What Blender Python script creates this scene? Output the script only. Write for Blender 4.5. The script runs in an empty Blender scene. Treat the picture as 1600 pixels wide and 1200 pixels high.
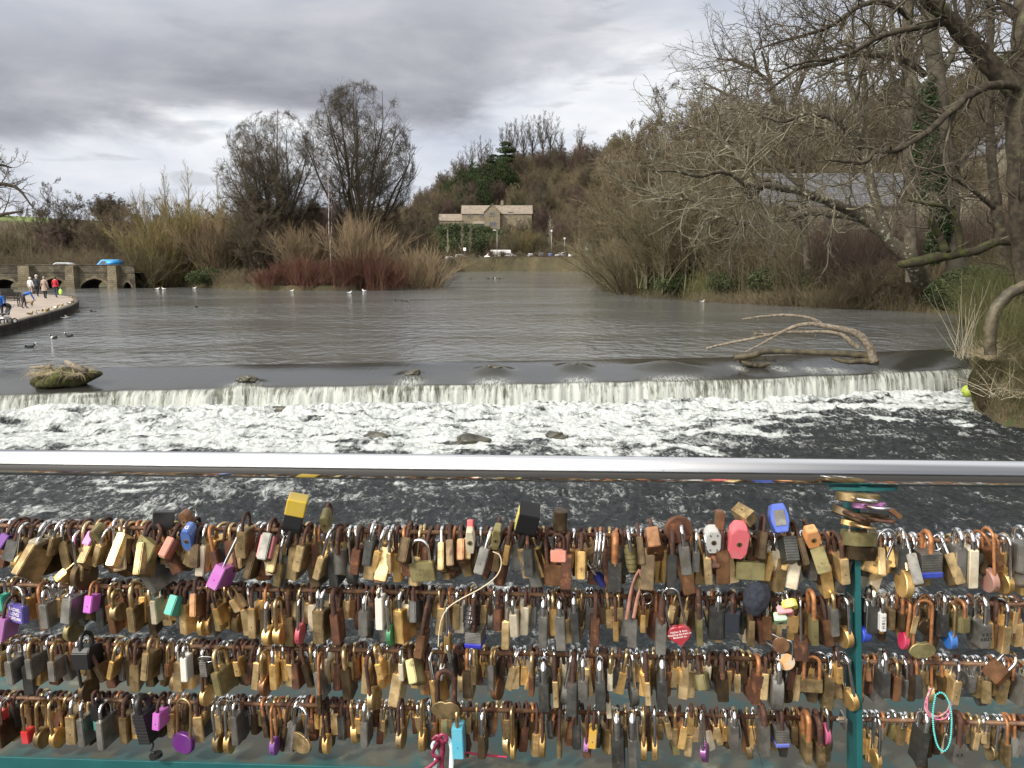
import bpy, bmesh, math, random
import numpy as np
from mathutils import Vector, Matrix, Euler
R = math.radians
SC = bpy.context.scene
COL = SC.collection
random.seed(7)
rng = np.random.default_rng(11)
# camera
EYE = 4.0
PITCH = 8.6
FPX = 1294.0
cd = bpy.data.cameras.new('camera')
cam = bpy.data.objects.new('camera', cd)
COL.objects.link(cam)
cam.location = (0, 0, EYE)
cam.rotation_euler = (R(90 - PITCH), 0, 0)
cd.sensor_width = 36
cd.lens = 36 * FPX / 1600
cd.clip_start = 0.05
cd.clip_end = 6000
SC.camera = cam
SC.render.resolution_x = 1024
SC.render.resolution_y = 768
SC.view_settings.view_transform = 'Standard'
SC.view_settings.look = 'None'
SC.view_settings.gamma = 1
SC.view_settings.exposure = 0.14
SC.cycles.use_denoising = True
SC.cycles.max_bounces = 6
SC.cycles.diffuse_bounces = 3
SC.cycles.glossy_bounces = 3
SC.cycles.transmission_bounces = 3
SC.cycles.transparent_max_bounces = 8
# sky and sun
SUN_AZ = R(228)      # from +Y clockwise: behind the viewer and to the left
SUN_EL = R(38)
W = bpy.data.worlds.new('World')
SC.world = W
W.use_nodes = True
class NT:
 """small node helper"""
 def __init__(s, tree):
  s.t = tree
  s.n = tree.nodes
  s.l = tree.links
 def new(s, typ, **kw):
  n = s.n.new(typ)
  for k, v in kw.items():
   if k.startswith('i_'):
    key = k[2:]
    key = int(key) if key.isdigit() else key.replace('_', ' ')
    n.inputs[key].default_value = v
   else:
    setattr(n, k, v)
  return n
 def link(s, a, b):
  s.l.new(a, b)
 def math(s, op, a, b=None, c=None, clamp=False):
  n = s.n.new('ShaderNodeMath')
  n.operation = op
  n.use_clamp = clamp
  for i, v in enumerate((a, b, c)):
   if v is None:
    continue
   if isinstance(v, (int, float)):
    n.inputs[i].default_value = v
   else:
    s.l.new(v, n.inputs[i])
  return n.outputs[0]
 def ramp(s, fac, stops, interp='LINEAR'):
  n = s.n.new('ShaderNodeValToRGB')
  n.color_ramp.interpolation = interp
  e = n.color_ramp.elements
  while len(e) < len(stops):
   e.new(0.5)
  for i, (p, c) in enumerate(stops):
   e[i].position = p
   e[i].color = (c[0], c[1], c[2], 1) if hasattr(c, '__len__') else (c, c, c, 1)
  s.l.new(fac, n.inputs[0])
  return n.outputs[0]
 def smooth(s, x, lo, hi):
  n = s.n.new('ShaderNodeMapRange')
  n.interpolation_type = 'SMOOTHSTEP'
  s.l.new(x, n.inputs[0])
  for i, v in ((1, lo), (2, hi)):
   if isinstance(v, (int, float)):
    n.inputs[i].default_value = v
   else:
    s.l.new(v, n.inputs[i])
  return n.outputs[0]
 def mix(s, fac, a, b, mode='MIX'):
  n = s.n.new('ShaderNodeMix')
  n.data_type = 'RGBA'
  n.blend_type = mode
  for sock, v in ((n.inputs[0], fac), (n.inputs[6], a), (n.inputs[7], b)):
   if isinstance(v, (int, float)):
    sock.default_value = v
   elif isinstance(v, tuple):
    sock.default_value = (v[0], v[1], v[2], 1)
   else:
    s.l.new(v, sock)
  return n.outputs[2]
 def noise(s, vec, scale, detail=4, rough=0.55, dist=0.0, dims='3D'):
  n = s.n.new('ShaderNodeTexNoise')
  n.noise_dimensions = dims
  n.inputs['Scale'].default_value = scale
  n.inputs['Detail'].default_value = detail
  n.inputs['Roughness'].default_value = rough
  n.inputs['Distortion'].default_value = dist
  if vec is not None:
   s.l.new(vec, n.inputs['Vector'])
  return n.outputs[0]
 def mapping(s, vec, scale=(1, 1, 1), loc=(0, 0, 0), rot=(0, 0, 0)):
  n = s.n.new('ShaderNodeMapping')
  n.inputs['Scale'].default_value = scale
  n.inputs['Location'].default_value = loc
  n.inputs['Rotation'].default_value = rot
  s.l.new(vec, n.inputs[0])
  return n.outputs[0]
def build_world():
 t = NT(W.node_tree)
 t.n.clear()
 out = t.new('ShaderNodeOutputWorld')
 bg = t.new('ShaderNodeBackground')
 t.link(bg.outputs[0], out.inputs[0])
 sky = t.new('ShaderNodeTexSky')
 sky.sky_type = 'NISHITA'
 sky.sun_disc = False
 sky.sun_elevation = SUN_EL
 sky.sun_rotation = SUN_AZ
 tc = t.new('ShaderNodeTexCoord')
 sep = t.new('ShaderNodeSeparateXYZ')
 t.link(tc.outputs['Generated'], sep.inputs[0])
 x, y, z = sep.outputs
 zz = t.math('MAXIMUM', z, 0.0)
 h = t.math('SQRT', t.math('ADD', t.math('MULTIPLY', x, x), t.math('MULTIPLY', y, y)))
 v = t.math('DIVIDE', zz, t.math('MAXIMUM', h, 0.02))          # tan of the elevation
 den = t.math('ADD', zz, 0.34)
 comb = t.new('ShaderNodeCombineXYZ')
 t.link(t.math('DIVIDE', x, den), comb.inputs[0])
 t.link(t.math('DIVIDE', y, den), comb.inputs[1])
 deck = comb.outputs[0]
 ang = t.new('ShaderNodeCombineXYZ')
 t.link(t.math('ARCTAN2', x, y), ang.inputs[0])
 t.link(t.math('MULTIPLY', v, 1.7), ang.inputs[1])
 dk = ang.outputs[0]
 big = t.noise(t.mapping(dk, (2.6, 4.2, 1), (3.1, 0.4, 0)), 1.0, 5, 0.55, 0.2)
 fine = t.noise(t.mapping(dk, (4.5, 7.5, 1), (8.0, 1.0, 0)), 1.0, 8, 0.56, 0.25)
 az = t.math('ARCTAN2', x, y)
 edge = t.math('ADD', t.math('MULTIPLY', az, 0.145), 0.178)
 edge = t.math('ADD', edge, t.math('MULTIPLY', t.math('SUBTRACT', fine, 0.5), 0.16))
 edge = t.math('ADD', edge, t.math('MULTIPLY', t.math('SUBTRACT', big, 0.5), 0.12))
 dv = t.math('SUBTRACT', v, edge)
 bank = t.smooth(dv, -0.018, 0.035)
 thin = t.smooth(dv, 0.06, 0.24)      # towards the top the bank thins again
 right = t.smooth(az, -0.10, 0.30)
 bank = t.math('MULTIPLY', bank, t.math('SUBTRACT', 1.0, t.math('MULTIPLY', thin, 0.85)))
 bank = t.math('MULTIPLY', bank, t.math('SUBTRACT', 1.0, t.math('MULTIPLY', right, 0.92)))
 behind = t.smooth(y, 0.25, -0.35)
 bank = t.math('MULTIPLY', bank, t.math('SUBTRACT', 1.0, behind))
 puff = t.noise(t.mapping(dk, (9, 20, 1), (1.7, 5.2, 0)), 1.0, 6, 0.5, 0.2)
 puff = t.math('MULTIPLY', t.smooth(puff, 0.54, 0.66), 0.5)
 bright = t.ramp(big, [(0.32, (0.62, 0.65, 0.72)), (0.5, (0.82, 0.84, 0.87)), (0.62, (1.0, 1.0, 1.0))])
 bright = t.mix(t.smooth(fine, 0.3, 0.75), t.mix(1.0, bright, (0.76, 0.79, 0.86), 'MULTIPLY'), bright)
 dark = t.ramp(fine, [(0.34, (0.30, 0.31, 0.355)), (0.66, (0.55, 0.56, 0.60))])
 c = t.mix(puff, bright, (0.45, 0.47, 0.51))
 c = t.mix(bank, c, dark)
 c = t.mix(t.smooth(v, 0.34, 0.55), c, (0.92, 0.93, 0.95))
 gap = t.math('MULTIPLY', t.smooth(big, 0.60, 0.70), 0.3)
 gap = t.math('MULTIPLY', gap, t.math('SUBTRACT', 1.0, bank))
 skc = t.mix(1.0, sky.outputs[0], (0.11, 0.11, 0.11), 'MULTIPLY')
 c = t.mix(gap, c, skc)
 sd = (math.sin(SUN_AZ) * math.cos(SUN_EL), math.cos(SUN_AZ) * math.cos(SUN_EL), math.sin(SUN_EL))
 dot = t.new('ShaderNodeVectorMath', operation='DOT_PRODUCT')
 t.link(tc.outputs['Generated'], dot.inputs[0])
 dot.inputs[1].default_value = sd
 glow = t.smooth(dot.outputs['Value'], 0.1, 1.0)
 c = t.mix(glow, c, (2.6, 2.5, 2.35))
 rr_ = t.math('MULTIPLY', t.smooth(x, -0.1, 0.75), t.smooth(y, 0.35, -0.2))
 c = t.mix(t.math('MULTIPLY', rr_, 0.7), c, (0.13, 0.135, 0.15))
 below = t.smooth(z, 0.0, -0.03)
 c = t.mix(below, c, (0.045, 0.042, 0.035))
 t.link(c, bg.inputs[0])
 bg.inputs[1].default_value = 1.0
build_world()
sun_d = bpy.data.lights.new('sun', 'SUN')
sun_d.energy = 3.6
sun_d.angle = R(8)
sun_d.color = (1.0, 0.95, 0.86)
sun = bpy.data.objects.new('sun', sun_d)
COL.objects.link(sun)
sdir = Vector((math.sin(SUN_AZ) * math.cos(SUN_EL), math.cos(SUN_AZ) * math.cos(SUN_EL), math.sin(SUN_EL)))
sun.rotation_euler = sdir.to_track_quat('Z', 'Y').to_euler()
sun.location = sdir * 50
# helpers
_cp, _sp = math.cos(R(PITCH)), math.sin(R(PITCH))
def ray(px, py):
 u = (px - 800) / FPX
 v = (600 - py) / FPX
 return Vector((u, _cp + v * _sp, -_sp + v * _cp))
def P(px, py, d):
 """surveyed point of the photograph at forward distance d (metres)"""
 r = ray(px, py)
 return Vector((0, 0, EYE)) + r * (d / r.y)
def PZ(px, py, z):
 r = ray(px, py)
 return Vector((0, 0, EYE)) + r * ((z - EYE) / r.z)
RAIL_D, RAIL_K = 1.5, -0.047
def RP(px, py, off=0.0):
 """point on the railing's plane (off metres towards the viewer)"""
 r = ray(px, py)
 s = (RAIL_D - off) / (r.y - RAIL_K * r.x)
 return Vector((0, 0, EYE)) + r * s
def tag(o, label=None, cat=None, group=None, kind=None):
 if label:
  o['label'] = label
 if cat:
  o['category'] = cat
 if group:
  o['group'] = group
 if kind:
  o['kind'] = kind
 return o
def empty(name, loc=(0, 0, 0), rot=(0, 0, 0), scale=(1, 1, 1)):
 o = bpy.data.objects.new(name, None)
 o.empty_display_size = 0.1
 o.location = loc
 o.rotation_euler = rot
 o.scale = scale
 COL.objects.link(o)
 return o
def link(name, me, parent=None, mat=None):
 o = bpy.data.objects.new(name, me)
 if mat is not None and len(me.materials) == 0:
  me.materials.append(mat)
 COL.objects.link(o)
 if parent:
  o.parent = parent
 return o
def np_mesh(name, verts, faces, mat=None, smooth=True, mats=None, midx=None):
 """verts (N,3); faces (M,4) or (M,3) arrays"""
 me = bpy.data.meshes.new(name)
 verts = np.ascontiguousarray(verts, dtype=np.float32)
 faces = np.ascontiguousarray(faces, dtype=np.int32)
 k = faces.shape[1]
 me.vertices.add(len(verts))
 me.vertices.foreach_set('co', verts.ravel())
 me.loops.add(faces.size)
 me.loops.foreach_set('vertex_index', faces.ravel())
 me.polygons.add(len(faces))
 me.polygons.foreach_set('loop_start', np.arange(0, faces.size, k, dtype=np.int32))
 me.polygons.foreach_set('loop_total', np.full(len(faces), k, dtype=np.int32))
 me.update(calc_edges=True)
 if smooth:
  me.polygons.foreach_set('use_smooth', np.ones(len(faces), dtype=bool))
 if mats:
  for m in mats:
   me.materials.append(m)
 elif mat:
  me.materials.append(mat)
 if midx is not None:
  me.polygons.foreach_set('material_index', np.ascontiguousarray(midx, dtype=np.int32))
 me.validate(clean_customdata=False)
 return me
def bm_mesh(name, bm, mat=None, smooth=False):
 me = bpy.data.meshes.new(name)
 bm.normal_update()
 bm.to_mesh(me)
 bm.free()
 if smooth:
  for p in me.polygons:
   p.use_smooth = True
 if mat:
  for m in (mat if isinstance(mat, (list, tuple)) else [mat]):
   me.materials.append(m)
 return me
def add_box(bm, c, s, rot=None, bevel=0.0, mi=0):
 r = bmesh.ops.create_cube(bm, size=1.0)
 vs = r['verts']
 M = Matrix.Translation(Vector(c)) @ (rot.to_4x4() if rot else Matrix.Identity(4)) @ Matrix.Diagonal((s[0], s[1], s[2], 1))
 bmesh.ops.transform(bm, matrix=M, verts=vs)
 fs = {f for v in vs for f in v.link_faces}
 for f in fs:
  f.material_index = mi
 if bevel > 0:
  es = list({e for v in vs for e in v.link_edges})
  bmesh.ops.bevel(bm, geom=es, offset=bevel, segments=2, affect='EDGES', profile=0.5)
 return vs
def add_cyl(bm, a, b, r1, r2=None, seg=12, caps=True, mi=0):
 a, b = Vector(a), Vector(b)
 r2 = r1 if r2 is None else r2
 d = b - a
 n0 = len(bm.faces)
 r = bmesh.ops.create_cone(bm, cap_ends=caps, segments=seg, radius1=r1, radius2=r2, depth=d.length)
 q = d.to_track_quat('Z', 'Y')
 bmesh.ops.transform(bm, matrix=Matrix.Translation((a + b) / 2) @ q.to_matrix().to_4x4(), verts=r['verts'])
 for f in {f for v in r['verts'] for f in v.link_faces}:
  f.material_index = mi
 return r['verts']
def add_ball(bm, c, s, sub=2, mi=0):
 r = bmesh.ops.create_icosphere(bm, subdivisions=sub, radius=1.0)
 s = (s, s, s) if isinstance(s, (int, float)) else s
 bmesh.ops.transform(bm, matrix=Matrix.Translation(Vector(c)) @ Matrix.Diagonal((s[0], s[1], s[2], 1)), verts=r['verts'])
 for f in {f for v in r['verts'] for f in v.link_faces}:
  f.material_index = mi
  f.smooth = True
 return r['verts']
# tubes along many polylines at once
def tubes(Pn, Rn, sides):
 """Pn (B,K,3), Rn (B,K) -> verts, quads"""
 B, K, _ = Pn.shape
 T = np.gradient(Pn, axis=1)
 T /= np.linalg.norm(T, axis=2, keepdims=True) + 1e-9
 axes = np.array([[1, .03, .05], [.04, 1, .02], [.02, .05, 1]])
 al = np.abs(np.einsum('bkc,ac->bka', T, axes)).max(axis=1)
 ref = np.repeat(axes[al.argmin(axis=1)][:, None, :], K, axis=1)
 n1 = np.cross(T, ref)
 n1 /= np.linalg.norm(n1, axis=2, keepdims=True) + 1e-9
 n2 = np.cross(T, n1)
 a = np.arange(sides) * 2 * np.pi / sides
 V = (Pn[:, :, None, :] + Rn[:, :, None, None] *
   (np.cos(a)[None, None, :, None] * n1[:, :, None, :] + np.sin(a)[None, None, :, None] * n2[:, :, None, :]))
 V = V.reshape(-1, 3)
 idx = np.arange(B * K * sides).reshape(B, K, sides)
 i0 = idx[:, :-1, :]
 i1 = idx[:, 1:, :]
 j0 = np.roll(i0, -1, axis=2)
 j1 = np.roll(i1, -1, axis=2)
 F = np.stack([i0, j0, j1, i1], axis=-1).reshape(-1, 4)
 return V, F
def merge(parts):
 vs, fs, off = [], [], 0
 for v, f in parts:
  vs.append(v)
  fs.append(f + off)
  off += len(v)
 return np.concatenate(vs), np.concatenate(fs)
def resample(pts, rad, K):
 pts = np.array([tuple(p) for p in pts], float)
 rad = np.array(rad, float)
 n = len(pts)
 ext = np.vstack([2 * pts[0] - pts[1], pts, 2 * pts[-1] - pts[-2]])
 out, ro = [], []
 for i in range(n - 1):
  p0, p1, p2, p3 = ext[i], ext[i + 1], ext[i + 2], ext[i + 3]
  for t in np.linspace(0, 1, 8, endpoint=False):
   out.append(0.5 * ((2 * p1) + (-p0 + p2) * t + (2 * p0 - 5 * p1 + 4 * p2 - p3) * t * t + (-p0 + 3 * p1 - 3 * p2 + p3) * t ** 3))
   ro.append(rad[i] * (1 - t) + rad[i + 1] * t)
 out.append(pts[-1])
 ro.append(rad[-1])
 out = np.array(out)
 ro = np.array(ro)
 s = np.concatenate([[0], np.cumsum(np.linalg.norm(np.diff(out, axis=0), axis=1))])
 q = np.linspace(0, s[-1], K)
 return np.stack([np.interp(q, s, out[:, k]) for k in range(3)], 1), np.interp(q, s, ro)
def fft_noise(nx, ny, dx, dy, lo, hi, seed, aniso=1.0, power=1.0):
 """band-limited noise field, unit standard deviation; wavelengths lo..hi metres"""
 r = np.random.default_rng(seed)
 w = r.standard_normal((nx, ny))
 F = np.fft.fft2(w)
 kx = np.fft.fftfreq(nx, dx)[:, None]
 ky = np.fft.fftfreq(ny, dy)[None, :] * aniso
 k = np.sqrt(kx ** 2 + ky ** 2) + 1e-6
 A = k ** (-power) * (k > 1 / hi) * np.exp(-(k * lo) ** 2)
 o = np.real(np.fft.ifft2(F * A))
 return (o - o.mean()) / o.std()
# materials
def surf(name, c1, c2=None, scale=3.0, rough=0.8, metal=0.0, bump=0.0, detail=5, rnd=0.0, coat=0.0, lo=0.35, hi=0.65, spec=0.5,
   stretch=(1, 1, 1), c3=None, scale3=1.0, lo3=0.55, hi3=0.7, rough2=None, nx=0.0, bscale=None):
 m = bpy.data.materials.new(name)
 m.use_nodes = True
 t = NT(m.node_tree)
 b = t.n['Principled BSDF']
 tc = t.new('ShaderNodeTexCoord')
 vec = tc.outputs['Object']
 oi = None
 if rnd > 0 or nx > 0:
  oi = t.new('ShaderNodeObjectInfo')
  va = t.new('ShaderNodeVectorMath', operation='ADD')
  cx = t.new('ShaderNodeCombineXYZ')
  t.link(t.math('MULTIPLY', oi.outputs['Random'], 37.0), cx.inputs[0])
  t.link(t.math('MULTIPLY', oi.outputs['Random'], 11.0), cx.inputs[1])
  t.link(vec, va.inputs[0])
  t.link(cx.outputs[0], va.inputs[1])
  vec = va.outputs[0]
 vec = t.mapping(vec, stretch)
 n = t.noise(vec, scale, detail, 0.6)
 f = t.smooth(n, lo, hi)
 c2 = c2 or c1
 c = t.mix(f, tuple(c1), tuple(c2))
 if c3:
  n3 = t.noise(vec, scale3, 6, 0.62)
  f3 = t.smooth(n3, lo3, hi3)
  c = t.mix(f3, c, tuple(c3))
  if rough2 is not None:
   t.link(t.math('ADD', t.math('MULTIPLY', f3, rough2 - rough), rough), b.inputs['Roughness'])
   if metal > 0:
    t.link(t.math('MULTIPLY', t.math('SUBTRACT', 1.0, f3), metal), b.inputs['Metallic'])
 if rnd > 0:
  hv = t.new('ShaderNodeHueSaturation')
  t.link(c, hv.inputs['Color'])
  t.link(t.math('ADD', t.math('MULTIPLY', oi.outputs['Random'], 2 * rnd), 1 - rnd), hv.inputs['Value'])
  c = hv.outputs[0]
 t.link(c, b.inputs['Base Color'])
 if not (c3 and rough2 is not None):
  b.inputs['Roughness'].default_value = rough
 if not (c3 and rough2 is not None and metal > 0):
  b.inputs['Metallic'].default_value = metal
 b.inputs['Specular IOR Level'].default_value = spec
 b.inputs['Coat Weight'].default_value = coat
 if bump > 0:
  bn = t.new('ShaderNodeBump')
  bn.inputs['Strength'].default_value = 1.0
  bn.inputs['Distance'].default_value = bump
  nb = t.noise(vec, bscale or scale * 2.3, 6, 0.6)
  t.link(nb, bn.inputs['Height'])
  t.link(bn.outputs[0], b.inputs['Normal'])
 return m
def stonework(name, ca, cb, cm, bw=0.45, rh=0.22, stain=None, bump=0.02):
 """coursed rubble"""
 m = bpy.data.materials.new(name)
 m.use_nodes = True
 t = NT(m.node_tree)
 b = t.n['Principled BSDF']
 tc = t.new('ShaderNodeTexCoord')
 sp = t.new('ShaderNodeSeparateXYZ')
 t.link(tc.outputs['Object'], sp.inputs[0])
 cb_ = t.new('ShaderNodeCombineXYZ')
 t.link(t.math('ADD', sp.outputs[0], sp.outputs[1]), cb_.inputs[0])
 t.link(sp.outputs[2], cb_.inputs[1])
 wob = t.noise(tc.outputs['Object'], 2.0, 3)
 va = t.new('ShaderNodeVectorMath', operation='ADD')
 t.link(cb_.outputs[0], va.inputs[0])
 wv = t.new('ShaderNodeCombineXYZ')
 t.link(t.math('MULTIPLY', wob, 0.12), wv.inputs[0])
 t.link(t.math('MULTIPLY', wob, 0.06), wv.inputs[1])
 t.link(wv.outputs[0], va.inputs[1])
 br = t.new('ShaderNodeTexBrick')
 br.inputs['Scale'].default_value = 1.0
 br.inputs['Brick Width'].default_value = bw
 br.inputs['Row Height'].default_value = rh
 br.inputs['Mortar Size'].default_value = 0.018
 br.inputs['Color1'].default_value = (*ca, 1)
 br.inputs['Color2'].default_value = (*cb, 1)
 br.inputs['Mortar'].default_value = (*cm, 1)
 t.link(va.outputs[0], br.inputs['Vector'])
 c = br.outputs['Color']
 n = t.noise(tc.outputs['Object'], 0.8, 7, 0.65)
 c = t.mix(t.smooth(n, 0.35, 0.7), c, t.mix(1.0, c, stain or (0.45, 0.42, 0.36), 'MULTIPLY'))
 t.link(c, b.inputs['Base Color'])
 b.inputs['Roughness'].default_value = 0.9
 bn = t.new('ShaderNodeBump')
 bn.inputs['Distance'].default_value = bump
 t.link(t.math('ADD', br.outputs['Fac'], t.math('MULTIPLY', n, -1.0)), bn.inputs['Height'])
 bn.invert = True
 t.link(bn.outputs[0], b.inputs['Normal'])
 return m
M = {}
def water_upper():
 m = bpy.data.materials.new('river_water')
 m.use_nodes = True
 t = NT(m.node_tree)
 b = t.n['Principled BSDF']
 b.inputs['Base Color'].default_value = (0.108, 0.112, 0.108, 1)
 b.inputs['Specular IOR Level'].default_value = 0.65
 b.inputs['IOR'].default_value = 1.33
 tc = t.new('ShaderNodeTexCoord')
 o = tc.outputs['Object']
 n1 = t.noise(t.mapping(o, (0.9, 0.6, 1)), 1.5, 4, 0.5, 0.5)
 n2 = t.noise(t.mapping(o, (0.9, 0.8, 1), (4, 2, 0)), 3.6, 3, 0.6, 0.3)
 big = t.noise(t.mapping(o, (0.5, 1.0, 1), (9, 4, 0)), 0.10, 3, 0.5)
 calm = t.math('ADD', t.math('MULTIPLY', t.smooth(big, 0.35, 0.65), 0.75), 0.35)
 hgt = t.math('ADD', t.math('MULTIPLY', n1, 0.24), t.math('MULTIPLY', n2, 0.05))
 hgt = t.math('MULTIPLY', hgt, calm)
 bn = t.new('ShaderNodeBump')
 bn.inputs['Strength'].default_value = 1.0
 bn.inputs['Distance'].default_value = 1.0
 t.link(hgt, bn.inputs['Height'])
 t.link(bn.outputs[0], b.inputs['Normal'])
 b.inputs['Roughness'].default_value = 0.08
 return m
def water_weir():
 """UV: u = metres along the crest, v = metres of path from the lip (negative upstream)"""
 m = bpy.data.materials.new('weir_water')
 m.use_nodes = True
 t = NT(m.node_tree)
 b = t.n['Principled BSDF']
 uv = t.new('ShaderNodeUVMap')
 sp = t.new('ShaderNodeSeparateXYZ')
 t.link(uv.outputs[0], sp.inputs[0])
 u, v, _ = sp.outputs
 st = t.mapping(uv.outputs[0], (5.0, 0.55, 1))
 n1 = t.noise(st, 1.0, 5, 0.65, 0.3)
 st2 = t.mapping(uv.outputs[0], (14.0, 3.0, 1), (3, 1, 0))
 n2 = t.noise(st2, 1.0, 5, 0.7, 0.4)
 wide = t.noise(t.mapping(uv.outputs[0], (0.35, 0.3, 1)), 1.0, 3)
 att = t.new('ShaderNodeAttribute', attribute_name='foam')
 fall = t.smooth(v, 0.0, 0.16)
 stre = t.math('ADD', t.math('MULTIPLY', n1, 0.55), t.math('MULTIPLY', n2, 0.45))
 stre = t.math('ADD', stre, t.math('MULTIPLY', t.math('SUBTRACT', wide, 0.5), 0.35))
 thr = t.math('SUBTRACT', 0.50, t.math('MULTIPLY', t.smooth(v, 0.0, 0.75), 0.10))
 f = t.math('MULTIPLY', fall, t.smooth(stre, t.math('SUBTRACT', thr, 0.07), t.math('ADD', thr, 0.10)))
 f = t.math('MULTIPLY', f, 0.9)
 loc = t.math('MULTIPLY', att.outputs['Fac'], t.smooth(n2, 0.38, 0.58))
 f = t.math('MAXIMUM', f, loc)
 base = t.mix(fall, (0.030, 0.030, 0.026), (0.085, 0.088, 0.065))
 c = t.mix(f, base, (0.42, 0.44, 0.41))
 t.link(c, b.inputs['Base Color'])
 t.link(t.math('ADD', t.math('MULTIPLY', f, 0.5), 0.10), b.inputs['Roughness'])
 b.inputs['IOR'].default_value = 1.33
 hg = t.math('ADD', t.math('MULTIPLY', n1, 0.05), t.math('MULTIPLY', n2, 0.018))
 hg = t.math('MULTIPLY', hg, t.math('ADD', t.math('MULTIPLY', fall, 0.75), 0.25))
 bn = t.new('ShaderNodeBump')
 bn.inputs['Distance'].default_value = 1.0
 t.link(hg, bn.inputs['Height'])
 t.link(bn.outputs[0], b.inputs['Normal'])
 return m
def water_lower():
 m = bpy.data.materials.new('churning_water')
 m.use_nodes = True
 t = NT(m.node_tree)
 b = t.n['Principled BSDF']
 tc = t.new('ShaderNodeTexCoord')
 o = tc.outputs['Object']
 att = t.new('ShaderNodeAttribute', attribute_name='foam')
 a = att.outputs['Fac']
 n1 = t.noise(t.mapping(o, (1.5, 0.6, 1)), 2.6, 8, 0.66, 1.4)
 n2 = t.noise(o, 14.0, 6, 0.7, 0.8)
 rid = t.math('ABSOLUTE', t.math('SUBTRACT', t.noise(t.mapping(o, (1.2, 0.9, 1), (5, 5, 5)), 2.4, 7, 0.66, 1.6), 0.5))
 rid = t.math('SUBTRACT', 1.0, t.math('MULTIPLY', rid, 9.0), clamp=True)
 tex = t.math('ADD', t.math('MULTIPLY', n1, 0.74), t.math('MULTIPLY', n2, 0.26))
 tex = t.math('ADD', tex, t.math('MULTIPLY', rid, 0.13))
 th = t.math('SUBTRACT', t.math('SUBTRACT', 0.78, t.math('MULTIPLY', a, 0.50)), t.math('MULTIPLY', t.smooth(a, 0.62, 0.95), 0.16))
 f = t.smooth(tex, th, t.math('ADD', th, t.math('ADD', t.math('MULTIPLY', a, 0.34), 0.08)))
 deep = t.mix(t.smooth(n1, 0.3, 0.7), (0.008, 0.010, 0.011), (0.024, 0.028, 0.030))
 c = t.mix(f, deep, t.mix(t.smooth(n1, 0.36, 0.62), (0.38, 0.41, 0.40), (0.52, 0.54, 0.53)))
 b.inputs['Specular IOR Level'].default_value = 0.34
 t.link(c, b.inputs['Base Color'])
 t.link(t.math('ADD', t.math('MULTIPLY', f, 0.55), 0.10), b.inputs['Roughness'])
 b.inputs['IOR'].default_value = 1.33
 nb = t.noise(t.mapping(o, (1.0, 1.3, 1), (2, 7, 1)), 7.0, 6, 0.62, 0.8)
 hg = t.math('ADD', t.math('MULTIPLY', nb, 0.085), t.math('MULTIPLY', f, 0.03))
 hg = t.math('ADD', hg, t.math('MULTIPLY', n2, 0.003))
 bn = t.new('ShaderNodeBump')
 bn.inputs['Distance'].default_value = 1.0
 t.link(hg, bn.inputs['Height'])
 t.link(bn.outputs[0], b.inputs['Normal'])
 return m
# terrain
TU = np.array([-1500, -600, -200, 0, 150, 215, 260, 400, 560, 650, 692, 720, 800, 900, 945, 960, 1000, 1100, 1200, 1350, 1492, 1532, 1575, 1625, 1750, 2100, 3400], float)
TD0 = np.array([40, 130, 130, 130, 128, 124, 124, 105, 105, 140, 250, 268, 272, 262, 230, 120, 92, 80, 74, 66, 60, 27.5, 25.2, 24.6, 20, 16, 14], float)
THB = np.array([1, 1, 1, 1, 1, .8, .7, .7, .7, 1.5, 3.6, 4.4, 4.6, 4.6, 3.4, 1.2, 1, 1, 1, 1, 1, .7, .8, .9, 1, 1, 1], float)
TD1 = np.array([200, 260, 260, 260, 240, 230, 220, 200, 200, 260, 308, 312, 314, 310, 290, 220, 130, 100, 96, 92, 75, 70, 60, 55, 45, 40, 40], float)
TD2 = np.array([900, 900, 900, 900, 900, 800, 700, 600, 520, 500, 450, 440, 430, 420, 400, 360, 320, 260, 230, 200, 190, 185, 180, 175, 160, 150, 150], float)
THP = np.array([60, 58, 55, 50, 43, 37, 33, 30, 29, 34, 40, 43, 47, 50, 50, 44, 38, 34, 33, 30, 31, 31, 32, 32, 32, 32, 32], float)
def sstep(x):
 x = np.clip(x, 0, 1)
 return x * x * (3 - 2 * x)
def terr(u, d):
 d0, hb, d1, d2, hp = (np.interp(u, TU, a) for a in (TD0, THB, TD1, TD2, THP))
 h = -2.6 + (hb + 2.6) * sstep((d - d0 + 1.6) / 3.2)
 h = h + (hp - hb) * (0.35 * np.clip((d - d1) / (d2 - d1), 0, 1) + 0.65 * sstep((d - d1) / (d2 - d1)))
 h = h + np.clip(d - d2, 0, 3000) * 0.004
 far = np.clip((d - d0 - 3) / 40, 0, 1)
 h = h + far * (np.sin(d * 0.05 + u * 0.004) * 0.8 + np.sin(d * 0.11 - u * 0.02) * 0.3)
 return h
def ground(x, y):
 """height of the land at a world point in front of the camera"""
 return float(terr(np.array(x / max(y, 1) * FPX + 800), np.array(float(y))))
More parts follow.
